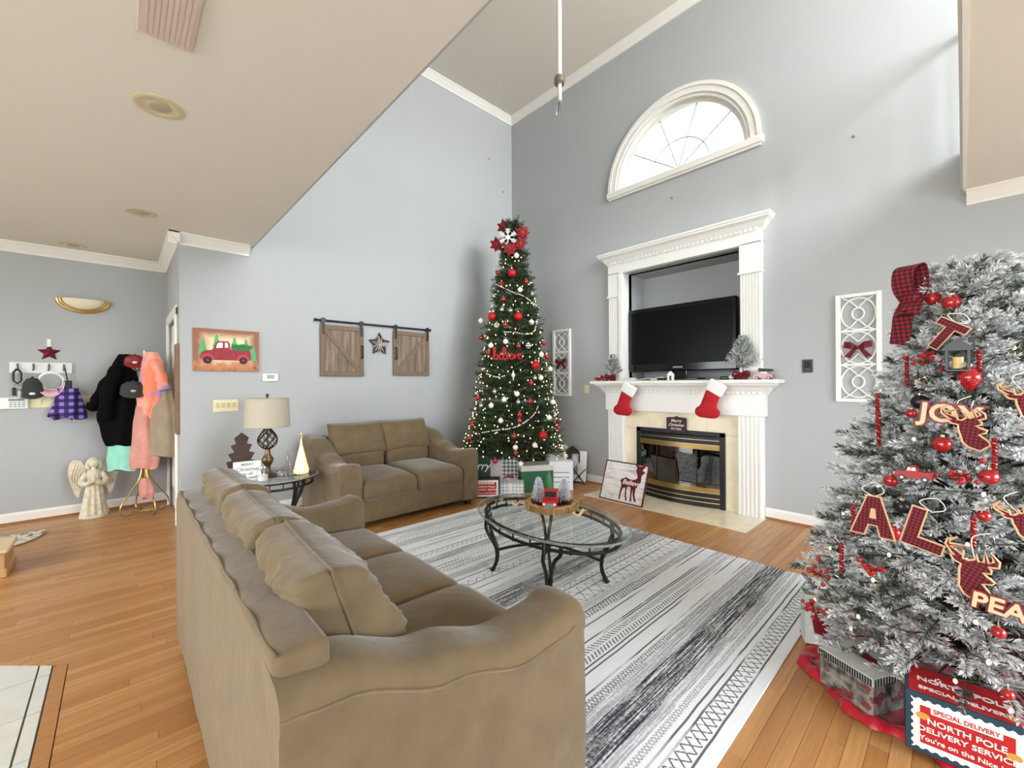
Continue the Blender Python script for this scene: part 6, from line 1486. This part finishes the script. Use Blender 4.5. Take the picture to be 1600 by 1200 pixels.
gift_bag(769, 766, .24, .38, .1, PINKW, 'white gift bag with green rope handles behind the small stamp box', GREEN)
def mot(t, w_, h_):
    paint('camper_print', [(-.07, .05), (.07, .05), (.075, .12), (.05, .17), (.0, .185), (-.05, .17), (-.075, .12)], mat('print_red', (190, 70, 84), .6), -.0005, t)
    paint('window_print', [(-.04, .11), (.04, .11), (.03, .145), (-.03, .145)], PAPERWHITE, -.0016, t)
    for sx in (-1, 1): paint('wheel_print', [(sx * .045 + .018 * math.cos(k * PI / 8), .05 + .018 * math.sin(k * PI / 8)) for k in range(16)], BLACK, -.002, t)
gift_bag(796, 764, .23, .40, .1, WPLAID, 'white plaid gift bag printed with a red camper under the tall tree', mat('brown_twine', (104, 62, 46), .8), mot)
gx, gy = gp(800, 772); gbox('gift_box', 'low white checkered gift box with white bow under the tall tree', gx, gy - .02, FG, .32, .2, .16, plaid('check_white', (240, 240, 238), (214, 214, 216), (176, 178, 182), .04), None, PAPERWHITE)
gx, gy = gp(836, 768); gbox('green_gift_box', 'dark green carton with white lid band under the tall tree', gx - .1, gy + .10, FG + R(12), .42, .28, .33, mat('box_green', (40, 96, 62), .5), mat('box_lid_white', (214, 212, 206), .5))
mat('print_grey', (140, 150, 170), .6)
gift_bag(877, 766, .30, .37, .14, mat('bag_white2', (236, 238, 240), .5), 'plain white gift bag with printed lines under the tall tree', ROPE, lambda t, w_, h_: [paint('print_line', [(-w_ * .35, z), (w_ * .35, z), (w_ * .35, z + .012), (-w_ * .35, z + .012)], MATS['print_grey'], -.0005, t) for z in (.1, .16, .22)])
# cooler-like white bag with black zip on top of the gifts behind
gx, gy = gp(868, 750); t = thing('lunch_cooler', 'white soft cooler bag with black zipper edge among the gifts', 'bag', (gx + .03, gy + .0, 0), FG)
b = B(); b.rbox((0, .08, .20), (.30, .18, .40), .03, 6); b.build('body', PAPERWHITE, t, True)
b = B(); b.rbox((0, .08, .44), (.32, .2, .09), .035, 6); b.build('lid', PAPERWHITE, t, True)
b = B(); b.tube([(.155 * math.cos(k * PI / 16) * (1 if True else 1), .08 + .098 * math.sin(k * PI / 16), .405) for k in range(32)], .007, 6, closed=True); b.build('zipper', BLACK, t, True)
b = B(); b.tube(spline([(-.1, .08, .48), (-.06, .08, .52), (.06, .08, .52), (.1, .08, .48)], 6), .009, 6); b.build('handle', BLACK, t, True)
gx, gy = gp(886, 752); t = thing('lantern', 'dark framed lantern standing among the gifts by the wall', 'lantern', (gx + .06, gy + .05, 0), FG)
b = B(); b.cbox(-.09, .09, -.09, .09, 0, .03, .004); b.build('base', DARKWOOD, t)
for (x, y) in ((-.08, -.08), (.08, -.08), (.08, .08), (-.08, .08)): b = B(); b.box(x - .009, x + .009, y - .009, y + .009, .03, .4); b.build('post', DARKWOOD, t)
b = B(); b.cbox(-.09, .09, -.09, .09, .4, .42, .004); b.add([(-.09, -.09, .42), (.09, -.09, .42), (.09, .09, .42), (-.09, .09, .42), (0, 0, .5)], [(0, 1, 4), (1, 2, 4), (2, 3, 4), (3, 0, 4)]); b.build('roof', DARKWOOD, t)
b = B(); b.lathe([(.001, .03), (.035, .03), (.035, .16), (.001, .165)], 14); b.build('candle', PAPERWHITE, t, True)
p = PZ(904, 756, 0); t = thing('leaning_canvas', 'white canvas board leaning on an easel foot beside the wall', 'canvas', (p.x - .03, p.y, 0.0), rot=(R(-12), 0, R(20)))
b = B(); b.cbox(-.09, .12, -.01, .01, .03, .44, .003); b.build('board', PAPERWHITE, t)
paint('print', [(-.05, .12), (.0, .12), (.01, .2), (-.02, .26), (-.05, .2)], MATS['print_grey'], -.0105, t)
for (x0, x1) in ((-.06, .12), (.12, -.06)): b = B(); b.tube([(x0, -.02, .0), (x1, -.02, .2)], .006, 6); b.build('easel_leg', BLACK, t)
# green plaid word sign between loveseat and tree
p = PZ(744, 772, 0); t = thing('word_sign', 'dark green board with white script lettering behind the loveseat arm', 'sign', (-4.02, 3.15, 0.0), FG - R(4))
b = B(); b.cbox(-.17, .17, 0, .03, 0, .46, .004); b.build('board', mat('sign_green', (34, 62, 46), .7, var=(20, .2)), t)
text('lettering', 'Merry', .13, PAPERWHITE, t, (0, -.001, .37), shear=.3, bold=.001)
x, y = gp(729, 772); 
gbox('gift_box', 'white gift box squeezed between loveseat and small stamp box', -4.20, 3.10, FG, .16, .14, .26, PAPERWHITE, None, ROPE)
gx, gy = gp(806, 745); gbox('gift_box', 'brown kraft gift box deep under the tall tree', gx - .1, gy + .1, FG, .26, .22, .5, mat('kraft', (120, 88, 66), .7), None, DKRED)
gx, gy = gp(850, 740); gbox('gift_box', 'dark maroon gift box deep under the tall tree', gx - .14, gy - .1, FG, .3, .22, .46, mat('maroon_box', (74, 26, 30), .6), None, ROPE)

# ------------------------------------------------------------------ coat wall
def on_coat(u, v, off=0.0): return PX(u, v, XC + off)
p = on_coat(131, 469); t = thing('wall_sconce', 'half bowl wall sconce with brass rim high on the coat wall', 'sconce', (XC, p.y, p.z), WX)
rS = (on_coat(172, 470).y - on_coat(90, 470).y) / 2
b = B(); b.grid(lambda a_, c_: (rS * .84 * math.cos(PI + PI * a_) * math.sqrt(max(0, 1 - c_ * c_)), -.02 - .085 * c_, rS * .56 * math.sin(PI + PI * a_) * math.sqrt(max(0, 1 - c_ * c_))), 30, 12); b.build('bowl', mat('alabaster', (226, 216, 186), .5), t, True)
for (k1, k2, yy, rr_) in ((.97, .64, -.02, .02), (.87, .57, -.04, .012)):
    b = B(); b.tube([(rS * k1 * math.cos(PI + PI * k / 24), yy, rS * k2 * math.sin(PI + PI * k / 24)) for k in range(25)], rr_, 8); b.build('brass_rim', BRASS, t, True)
b = B(); b.prism([(rS * math.cos(PI + PI * k / 24), rS * .6 * math.sin(PI + PI * k / 24)) for k in range(25)], 'y', -.01, 0); b.build('back_plate', BRASS, t)
p = on_coat(77, 551); t = thing('metal_star', 'small dark red metal star hung on a white hook above the coat pegs', 'star', (XC, p.y, p.z), WX)
b = B(); sp_ = star_pts(5, .09, .042); b.add([(x, -.002, z) for (x, z) in sp_] + [(0, -.03, 0)], [(i, (i + 1) % 10, 10) for i in range(10)]); b.build('star', mat('star_red', (110, 20, 36), .4, .3), t)
b = B(); b.cbox(-.016, .016, -.012, 0, .06, .14, .004); b.tube([(0, -.01, .08), (0, -.02, .072), (0, -.018, .085)], .004, 5); b.build('hook', WHITEPL, t)
p0, p1 = on_coat(15, 575), on_coat(113, 575); t = thing('hook_rail', 'white wall board with four grey coat hooks', 'hook rail', (XC, p0.y, (p0.z + p1.z) / 2), WX); L_ = p1.y - p0.y
b = B(); b.cbox(0, L_, -.02, 0, -.055, .055, .004); b.build('board', WHITEPL, t); hooks = []
for k in range(4):
    x = L_ * (.13 + .245 * k); hooks.append(x); b = B(); b.tube(spline([(x, -.02, .03), (x, -.05, .035), (x, -.03, -.0), (x, -.05, -.025), (x, -.07, -.01)], 5), .007, 6); b.lathe([(.001, 0), (.02, 0)], 12, c=(x, -.021, .01)); b.build('hook', mat('hook_grey', (128, 128, 126), .3, .7), t, True)
HX = lambda k: p0.y + hooks[k]
HZ = (p0.z + p1.z) / 2
def cap_thing(name, label, y, z, x, s_, crown, brim, rotx=R(15), logo=None, zs=1.0):
    t = thing(name, label, 'cap', (x, y, z), rot=(0, 0, WX)); 
    b = B(); b.lathe([(s_ * .95, -.0), (s_ * .98, .3 * s_ * zs), (s_ * .85, .72 * s_ * zs), (s_ * .5, 1.02 * s_ * zs), (.001, 1.1 * s_ * zs)], 22, sy=.55); o = b.build('crown', crown, t, True); o.rotation_euler = (rotx, 0, 0)
    b = B(); vs = []; n_ = 14
    for k in range(n_ + 1): a = PI + PI * k / n_; vs += [(s_ * .95 * math.cos(a), s_ * .52 * math.sin(a), 0), (s_ * 1.02 * math.cos(a), s_ * .55 * math.sin(a) - s_ * .25 * math.sin(PI * k / n_), -s_ * .55 * math.sin(PI * k / n_)), ]
    vs2 = [(x_, y_ - .004, z_ - .004) for (x_, y_, z_) in vs]; m_ = len(vs)
    b.add(vs + vs2, [(2 * k, 2 * k + 1, 2 * k + 3, 2 * k + 2) for k in range(n_)] + [(m_ + 2 * k, m_ + 2 * k + 2, m_ + 2 * k + 3, m_ + 2 * k + 1) for k in range(n_)] + [(2 * k + 1, m_ + 2 * k + 1, m_ + 2 * k + 3, 2 * k + 3) for k in range(n_)]); b.build('brim', brim, t, True)
    b = B(); b.ball((0, 0, 1.1 * s_ * zs), .01, 8, 6); o2 = b.build('button', brim, t, True); o2.rotation_euler = (rotx, 0, 0)
    if logo: b = B(); b.ball((0, -s_ * .56, .12 * s_), .022, 10, 7, sy=.35, sz=.6); b.build('logo', logo, t, True)
    return t
DG = mat('charcoal_cloth', (52, 50, 50), .85)
cap_thing('baseball_cap', 'charcoal baseball cap with white logo hanging on the hook rail', HX(1) + .0, HZ - .27, XC + .10, .075, DG, DG, R(8), PAPERWHITE, 2.1)
# sunglasses on the first hook
t = thing('sunglasses_case', 'black and silver keys and strap hanging from the first peg', 'keys', (XC + .06, HX(0), HZ - .03), WX)
b = B(); b.tube([(0, 0, .02), (-.025, 0, -.02), (-.025, 0, -.1), (0, 0, -.13), (.025, 0, -.1), (.025, 0, -.02), (0, 0, .02)], .01, 6); b.build('strap', BLACK, t, True)
b = B(); b.tube([(.02 * math.cos(k * PI / 8), 0, -.16 + .025 * math.sin(k * PI / 8)) for k in range(16)], .003, 5, closed=True); b.build('ring', SILVER, t, True)
for (x, z) in ((-.02, -.21), (.022, -.24)): b = B(); b.rbox((x, 0, z), (.03, .014, .08), .006, 4); b.build('fob', BLACK if x < 0 else SILVER, t, True)
# white visor
t = thing('sun_visor', 'white and pink sun visor hanging on the hook rail', 'visor', (XC + .08, HX(2) + .02, HZ - .14), WX)
b = B(); b.tube([(.088 * math.cos(k * PI / 16), -.01 - .04 * math.sin(k * PI / 16), .09 * math.sin(k * PI / 16)) for k in range(32)], .011, 8, closed=True); b.build('band', WHITEFELT, t, True)
b = B(); vs = []
for k in range(15): a = PI + PI * k / 14; vs += [(.088 * math.cos(a), .0, .09 * math.sin(a)), (.1 * math.cos(a), -.05, .09 * math.sin(a) - .07 * math.sin(PI * k / 14))]
b.add(vs, [(2 * k, 2 * k + 1, 2 * k + 3, 2 * k + 2) for k in range(14)]); o = b.build('brim', mat('visor_pink', (226, 176, 186), .7), t, True)
sm = o.modifiers.new('solid', 'SOLIDIFY'); sm.thickness = .004
# purple plaid hat
t = thing('plaid_hat', 'purple plaid bucket hat with black strap hanging from the last peg', 'hat', (XC + .09, HX(3) + .03, HZ - .40), WX)
b = B()
def hatf(a, c):
    th = a * 2 * PI; z = .19 - .30 * c; r_ = .07 + .055 * c ** 1.0 + (.014 * math.sin(th * 5 + c * 3)) * (.4 + c); return (r_ * math.cos(th) * 1.05, r_ * math.sin(th) * .5, z + .03 * math.sin(th * 2) * c)
b.grid(hatf, 40, 14, True); b.add([hatf(k / 40, 0) for k in range(40)], [tuple(range(40))]); b.build('cloth', PURPLEPLAID, t, True, angle=80)
b = B(); b.cbox(-.03, .03, -.02, .02, .17, .27, .006); b.tube([(0, 0, .26), (-.02, 0, .4)], .006, 6); b.build('strap', BLACK, t)
b = B(); b.ball((.03, -.05, -.13), .01, 8, 6); b.build('toggle', BLACK, t, True)
# keypad + switch plate
p = on_coat(19, 630); t = thing('alarm_keypad', 'white alarm keypad with grey display below the pegs', 'keypad', (XC, p.y, p.z), WX)
b = B(); b.rbox((-.02, -.016, 0), (.26, .03, .115), .008, 5); b.build('case', WHITEPL, t, True); b = B(); b.cbox(-.02, .085, -.034, -.03, .022, .044, .001); b.build('display', mat('lcd_grey', (136, 148, 128), .3), t)
for i in range(4):
    for j in range(3): b = B(); b.cbox(-.015 + i * .028, .003 + i * .028, -.035, -.03, -.04 + j * .019, -.028 + j * .019, .001); b.build('key', mat('key_grey', (170, 172, 170), .5), t)
p = on_coat(103, 627); t = thing('switch_plate', 'cream wide switch plate half hidden behind the purple hat', 'light switch', (XC, p.y, p.z), WX)
b = B(); b.cbox(-.27, .27, -.006, 0, -.06, .06, .002); b.build('plate', CREAMPL, t)
for k in range(5): b = B(); b.cbox(-.2 + .09 * k, -.17 + .09 * k, -.011, -.005, -.035, .035, .002); b.build('rocker', CREAMPL, t)
# angel statue
pa = PZ(147, 806, 0); t = thing('angel_statue', 'cream angel statue with folded hands standing on the floor by the wall', 'statue', (pa.x, pa.y, 0), face_cam(pa) * .7 + WX * .3)
ANG = mat('aged_plaster', (216, 204, 180), .7, var=(22, .18), bump=(60, .3))
b = B()
def robe(a, c):
    th = a * 2 * PI; r_ = .105 - .065 * c ** .8 + (.012 * math.sin(th * 11) + .006 * math.sin(th * 5 + 1)) * (1 - c) + (.03 * max(0, (c - .78) / .22) * (1 - max(0, (c - .9) / .1))); return (r_ * math.cos(th), r_ * math.sin(th) * .8, .02 + .47 * c)
b.grid(robe, 66, 22, True); b.add([robe(k / 66, 1) for k in range(66)], [tuple(range(66))]); b.lathe([(.001, 0), (.115, 0), (.112, .02), (.1, .025)], 24); b.build('robe', ANG, t, True, angle=70)
b = B(); b.tube([(0, 0, .48), (0, 0, .53)], [.022, .02], 10); b.ball((0, -.006, .56), .042, 16, 12, sy=.95, sz=1.15); b.tube([(0, -.045, .562), (0, -.05, .552)], [.004, .007], 6); b.build('head', ANG, t, True)
b = B(); b.ball((0, .01, .572), .047, 14, 10, sz=1.05); b.tube(spline([(-.03, .02, .58), (-.046, .02, .54), (-.04, .03, .49)], 5), [.02] * 5 + [.018] * 5 + [.01], 8); b.tube(spline([(.03, .02, .58), (.046, .02, .54), (.04, .03, .49)], 5), [.02] * 5 + [.018] * 5 + [.01], 8); b.build('hair', ANG, t, True)
for sx in (-1, 1):
    b = B(); b.tube(spline([(sx * .055, 0, .455), (sx * .09, -.02, .38), (sx * .06, -.07, .35), (sx * .012, -.095, .38)], 6), [.026] * 6 + [.03] * 6 + [.022] * 6 + [.012], 8); b.build('arm', ANG, t, True)
    b = B(); sp = [(.02, .36), (.05, .50), (.1, .585), (.15, .60), (.185, .55), (.19, .44), (.165, .32), (.135, .22), (.115, .2), (.1, .28), (.06, .33)]
    b.prism([(sx * x, z) for (x, z) in sp], 'y', .05, .068); w_ = b.build('wing', ANG, t)
    for k in range(5): b = B(); b.tube(spline([(sx * (.06 + .02 * k), .048, .5 + .012 * k), (sx * (.09 + .02 * k), .045, .42), (sx * (.1 + .012 * k), .048, .27 + .02 * k)], 5), .007, 6); b.build('feather', ANG, w_, True)
b = B(); b.ball((0, -.1, .39), .02, 10, 8, sz=1.4); b.build('hands', ANG, t, True)
# coat rack
cr = PZ(231, 796, 0); cr = Vector((-6.0, .20, 0)); SC = F_PX / (cr - CAM).dot(FW)
t = thing('coat_rack', 'bent brass pole coat rack with curled feet beside the white door', 'coat rack', cr)
b = B(); b.tube([(0, 0, .25), (0, 0, 1.74)], .014, 10); b.build('pole', BRASS, t, True)
for k in range(4):
    a = R(20 + 90 * k); d = Vector((math.cos(a), math.sin(a), 0)); b = B(); b.tube(spline([d * .02 + ZV * .55, d * .05 + ZV * .38, d * .13 + ZV * .24, d * .205 + ZV * .12, d * .2 + ZV * .03, d * .13 + ZV * .012, d * .06 + ZV * .06], 6), .0075, 8); b.build('leg', BRASS, t, True)
    b = B(); b.tube(spline([d * .015 + ZV * 1.55, d * .08 + ZV * 1.53, d * .14 + ZV * 1.6, d * .13 + ZV * 1.66], 6), .009, 8); b.build('hook', BRASS, t, True)
for k in range(3): a = k * 2.1; b = B(); b.tube([(.03 * math.cos(a), .03 * math.sin(a), .22), (.03 * math.cos(a), .03 * math.sin(a), .62)], .008, 8); b.build('rod', BRASS, t, True)
b = B(); b.tube([(.11 * math.cos(k * PI / 12), .11 * math.sin(k * PI / 12), .05) for k in range(24)], .008, 6, closed=True); b.build('ring', BRASS, t, True)
RR, FF = Vector((R0.x, R0.y, 0)), Vector((FW.x, FW.y, 0))
def garment(name, label, cat, ma, secs, off=(0, 0), folds=7, amp=.018, flat=.55, extra=None):
    """hanging cloth lofted through sections (z, centre along picture-right, half width); origin on the rack"""
    t = thing(name, label, cat, cr + RR * off[0] - FF * off[1]); b = B(); n_ = 44
    def zf(c):
        q = c * (len(secs) - 1); i = min(int(q), len(secs) - 2); f = q - i; f = f * f * (3 - 2 * f); return [secs[i][j] + (secs[i + 1][j] - secs[i][j]) * f for j in range(3)]
    def fn(a, c):
        z, cx_, hw_ = zf(c); th = a * 2 * PI; am = amp * (.35 + .65 * c); r_ = 1 + am / max(hw_, .03) * math.sin(th * folds + 2 * c + 1.5 * noise.noise(Vector((c * 3, off[0] * 9, 1))))
        p = RR * (cx_ + hw_ * r_ * math.cos(th)) + FF * (hw_ * flat * r_ * math.sin(th)); return (p.x, p.y, z + .012 * math.sin(th * 3) * (c > .9))
    b.grid(fn, n_, 22, True); b.add([fn(k / n_, 0) for k in range(n_)], [tuple(range(n_))]); b.add([fn(k / n_, 1) for k in range(n_)], [tuple(range(n_))[::-1]])
    b.build('cloth', ma, t, True, angle=80)
    if extra: extra(t)
    return t
def sleeve(t, ma, pts, r_=.05): b = B(); P = spline([tuple(RR * x - FF * y + ZV * z) for (x, y, z) in pts], 6); b.tube(P, [r_ * (1 + .12 * math.sin(i * 1.3)) for i in range(len(P))], 10); b.build('sleeve', ma, t, True)
KB = mat('black_cloth', (9, 9, 10), .95, spec=.1, bump=(60, .3)); MINT = mat('mint_cloth', (146, 214, 190), .85, var=(12, .08)); ROSE = mat('rose_cloth', (206, 142, 128), .85, var=(10, .12)); BEIGE = mat('beige_cloth', (158, 142, 118), .9, var=(10, .12)); GREYC = mat('grey_cloth', (100, 94, 90), .9)
g = NT('tie_dye', .85); v_, x_, y_, z_ = g.coord(); nn_ = g.noise(v_, 5, 3); cc = g.mix(g.rng(nn_, .42, .58), rgb(250, 138, 104), rgb(246, 170, 150)); cc = g.mix(g.rng(g.noise(g.comb(x_, y_, g.math('ADD', z_, 4)), 4, 2), .52, .62), cc, rgb(164, 138, 196)); g.base(cc); TIE = g.ma
def blk(t): sleeve(t, KB, [(-.06, .02, 1.55), (-.16, .06, 1.38), (-.24, .08, 1.2), (-.3, .08, 1.13)], .055); sleeve(t, KB, [(.0, .1, 1.55), (-.06, .14, 1.3), (-.1, .14, 1.02)], .06)
garment('black_jacket', 'black jacket hanging with spread sleeve on the coat rack', 'jacket', KB, [(1.70, -.02, .05), (1.60, -.03, .10), (1.40, -.05, .16), (1.20, -.08, .20), (1.0, -.09, .2), (.82, -.07, .17), (.74, -.07, .13)], (-.14, .06), 6, .025, .5, blk)
garment('mint_trousers', 'pair of mint green trousers hanging below the black jacket', 'trousers', MINT, [(1.0, 0, .1), (.8, 0, .12), (.6, -.01, .135), (.47, 0, .14)], (-.22, .03), 2, .02, .4)
garment('grey_bag', 'grey drawstring bag hanging at the middle of the coat rack', 'bag', GREYC, [(1.3, 0, .05), (1.1, 0, .09), (.85, .01, .1), (.6, .0, .07), (.52, 0, .05)], (-.02, .04), 5, .012, .5)
garment('rose_coat', 'dusty rose coat hanging at the middle of the coat rack', 'coat', ROSE, [(1.15, 0, .06), (1.0, 0, .09), (.75, .02, .12), (.6, .02, .14), (.5, .02, .12)], (.06, .10), 5, .018, .5)
garment('beige_coat', 'long beige coat hanging below the tie dye shirt', 'coat', BEIGE, [(1.5, 0, .08), (1.25, .0, .11), (1.0, .02, .14), (.75, .03, .17), (.62, .03, .17)], (.22, .05), 6, .02, .5)
garment('tie_dye_shirt', 'orange and purple tie dye shirt hanging on the coat rack', 'shirt', TIE, [(1.72, -.02, .06), (1.62, .0, .10), (1.45, .0, .12), (1.25, -.03, .12), (1.12, -.05, .09), (1.03, -.07, .06)], (.16, .09), 5, .016, .5, lambda t: sleeve(t, TIE, [(.06, .03, 1.6), (.13, .05, 1.45), (.17, .05, 1.32)], .05))
# caps on the rack
q = cr + RR * .02 - FF * .16; cap_thing('baseball_cap', 'dark cap with grey front panel hanging on the coat rack', q.y, 1.30, q.x, .105, DG, DG, R(10), mat('cap_grey', (176, 172, 166), .8))
q = cr + RR * .0 - FF * .12; cap_thing('baseball_cap', 'red baseball cap on top of the coat rack', q.y, 1.60, q.x, .085, DKRED, DKRED, R(20), PAPERWHITE)
# rag hanging low on a leg
garment('pink_cloth', 'crumpled pink cloth draped on the coat rack foot', 'cloth', ROSE, [(.40, 0, .03), (.33, .01, .06), (.25, .02, .07), (.19, .02, .05)], (.10, .12), 4, .012, .6)
# narrow wooden frame on the door wall
t = thing('framed_picture', 'narrow brown wooden framed picture hung on the wall end beside the door', 'frame', (-5.09, YS, PX(287, 608, -5.1).z), 0)
FRM = mat('frame_brown', (124, 84, 50), .5, var=(20, .2))
hf = .43
for (x0, x1, z0, z1) in ((-.12, -.09, -hf, hf), (-.005, .025, -hf, hf), (-.09, -.005, -hf, -hf + .03), (-.09, -.005, hf - .03, hf)): b = B(); b.cbox(x0, x1, -.03, 0, z0, z1, .004); b.build('frame_board', FRM, t)
b = B(); b.cbox(-.09, -.005, -.012, -.004, -hf + .03, hf - .03, .001); b.build('picture', mat('print_warm', (206, 170, 120), .6), t)
# entry mat and low wooden step at the tiled side
q = PZ(35, 845, 0); t = thing('entry_mat', 'small cream patterned mat with curved corner near the coat wall', 'mat', (0, 0, 0))
g = NT('mat_print', .9); v_, x_, y_, z_ = g.coord(); cc = g.mix(g.rng(g.noise(v_, 22, 3), .5, .6), rgb(222, 214, 198), rgb(120, 116, 108)); g.base(cc)
c1 = PZ(72, 829, 0); c2 = PZ(22, 866, 0)
pts = [(c1.x, c1.y), (c1.x + .12, c1.y + .0), (c1.x + .24, c1.y - .03), (c1.x + .36, c1.y - .09), (c1.x + .44, c1.y - .18), (c1.x + .44, c1.y - .9), (c1.x, c1.y - .9)]
b = B(); b.prism(pts, 'z', .0005, .012); b.build('pile', g.ma, t); b = B(); b.tube([(x, y, .008) for (x, y) in pts], .006, 6, closed=True); b.build('binding', mat('binding_tan', (176, 160, 132), .8), t, True)
s0 = PZ(24, 905, 0); t = thing('wooden_step', 'low light wood step with base trim standing near the entry mat', 'step', (s0.x - .1, s0.y - .06, 0))
STW = mat('step_wood', (206, 164, 112), .4, var=(6, .1), stretch=(1, 6, 1))
b = B(); b.cbox(-.36, 0, -.9, 0, 0, .17, .004); b.build('riser_box', STW, t); b = B(); b.cbox(-.375, .02, -.92, .02, .17, .195, .01); b.build('tread', mat('tread_wood', (226, 196, 150), .3), t); b = B(); b.cbox(-.37, .012, -.91, .012, 0, .06, .006); b.build('base_trim', STW, t)
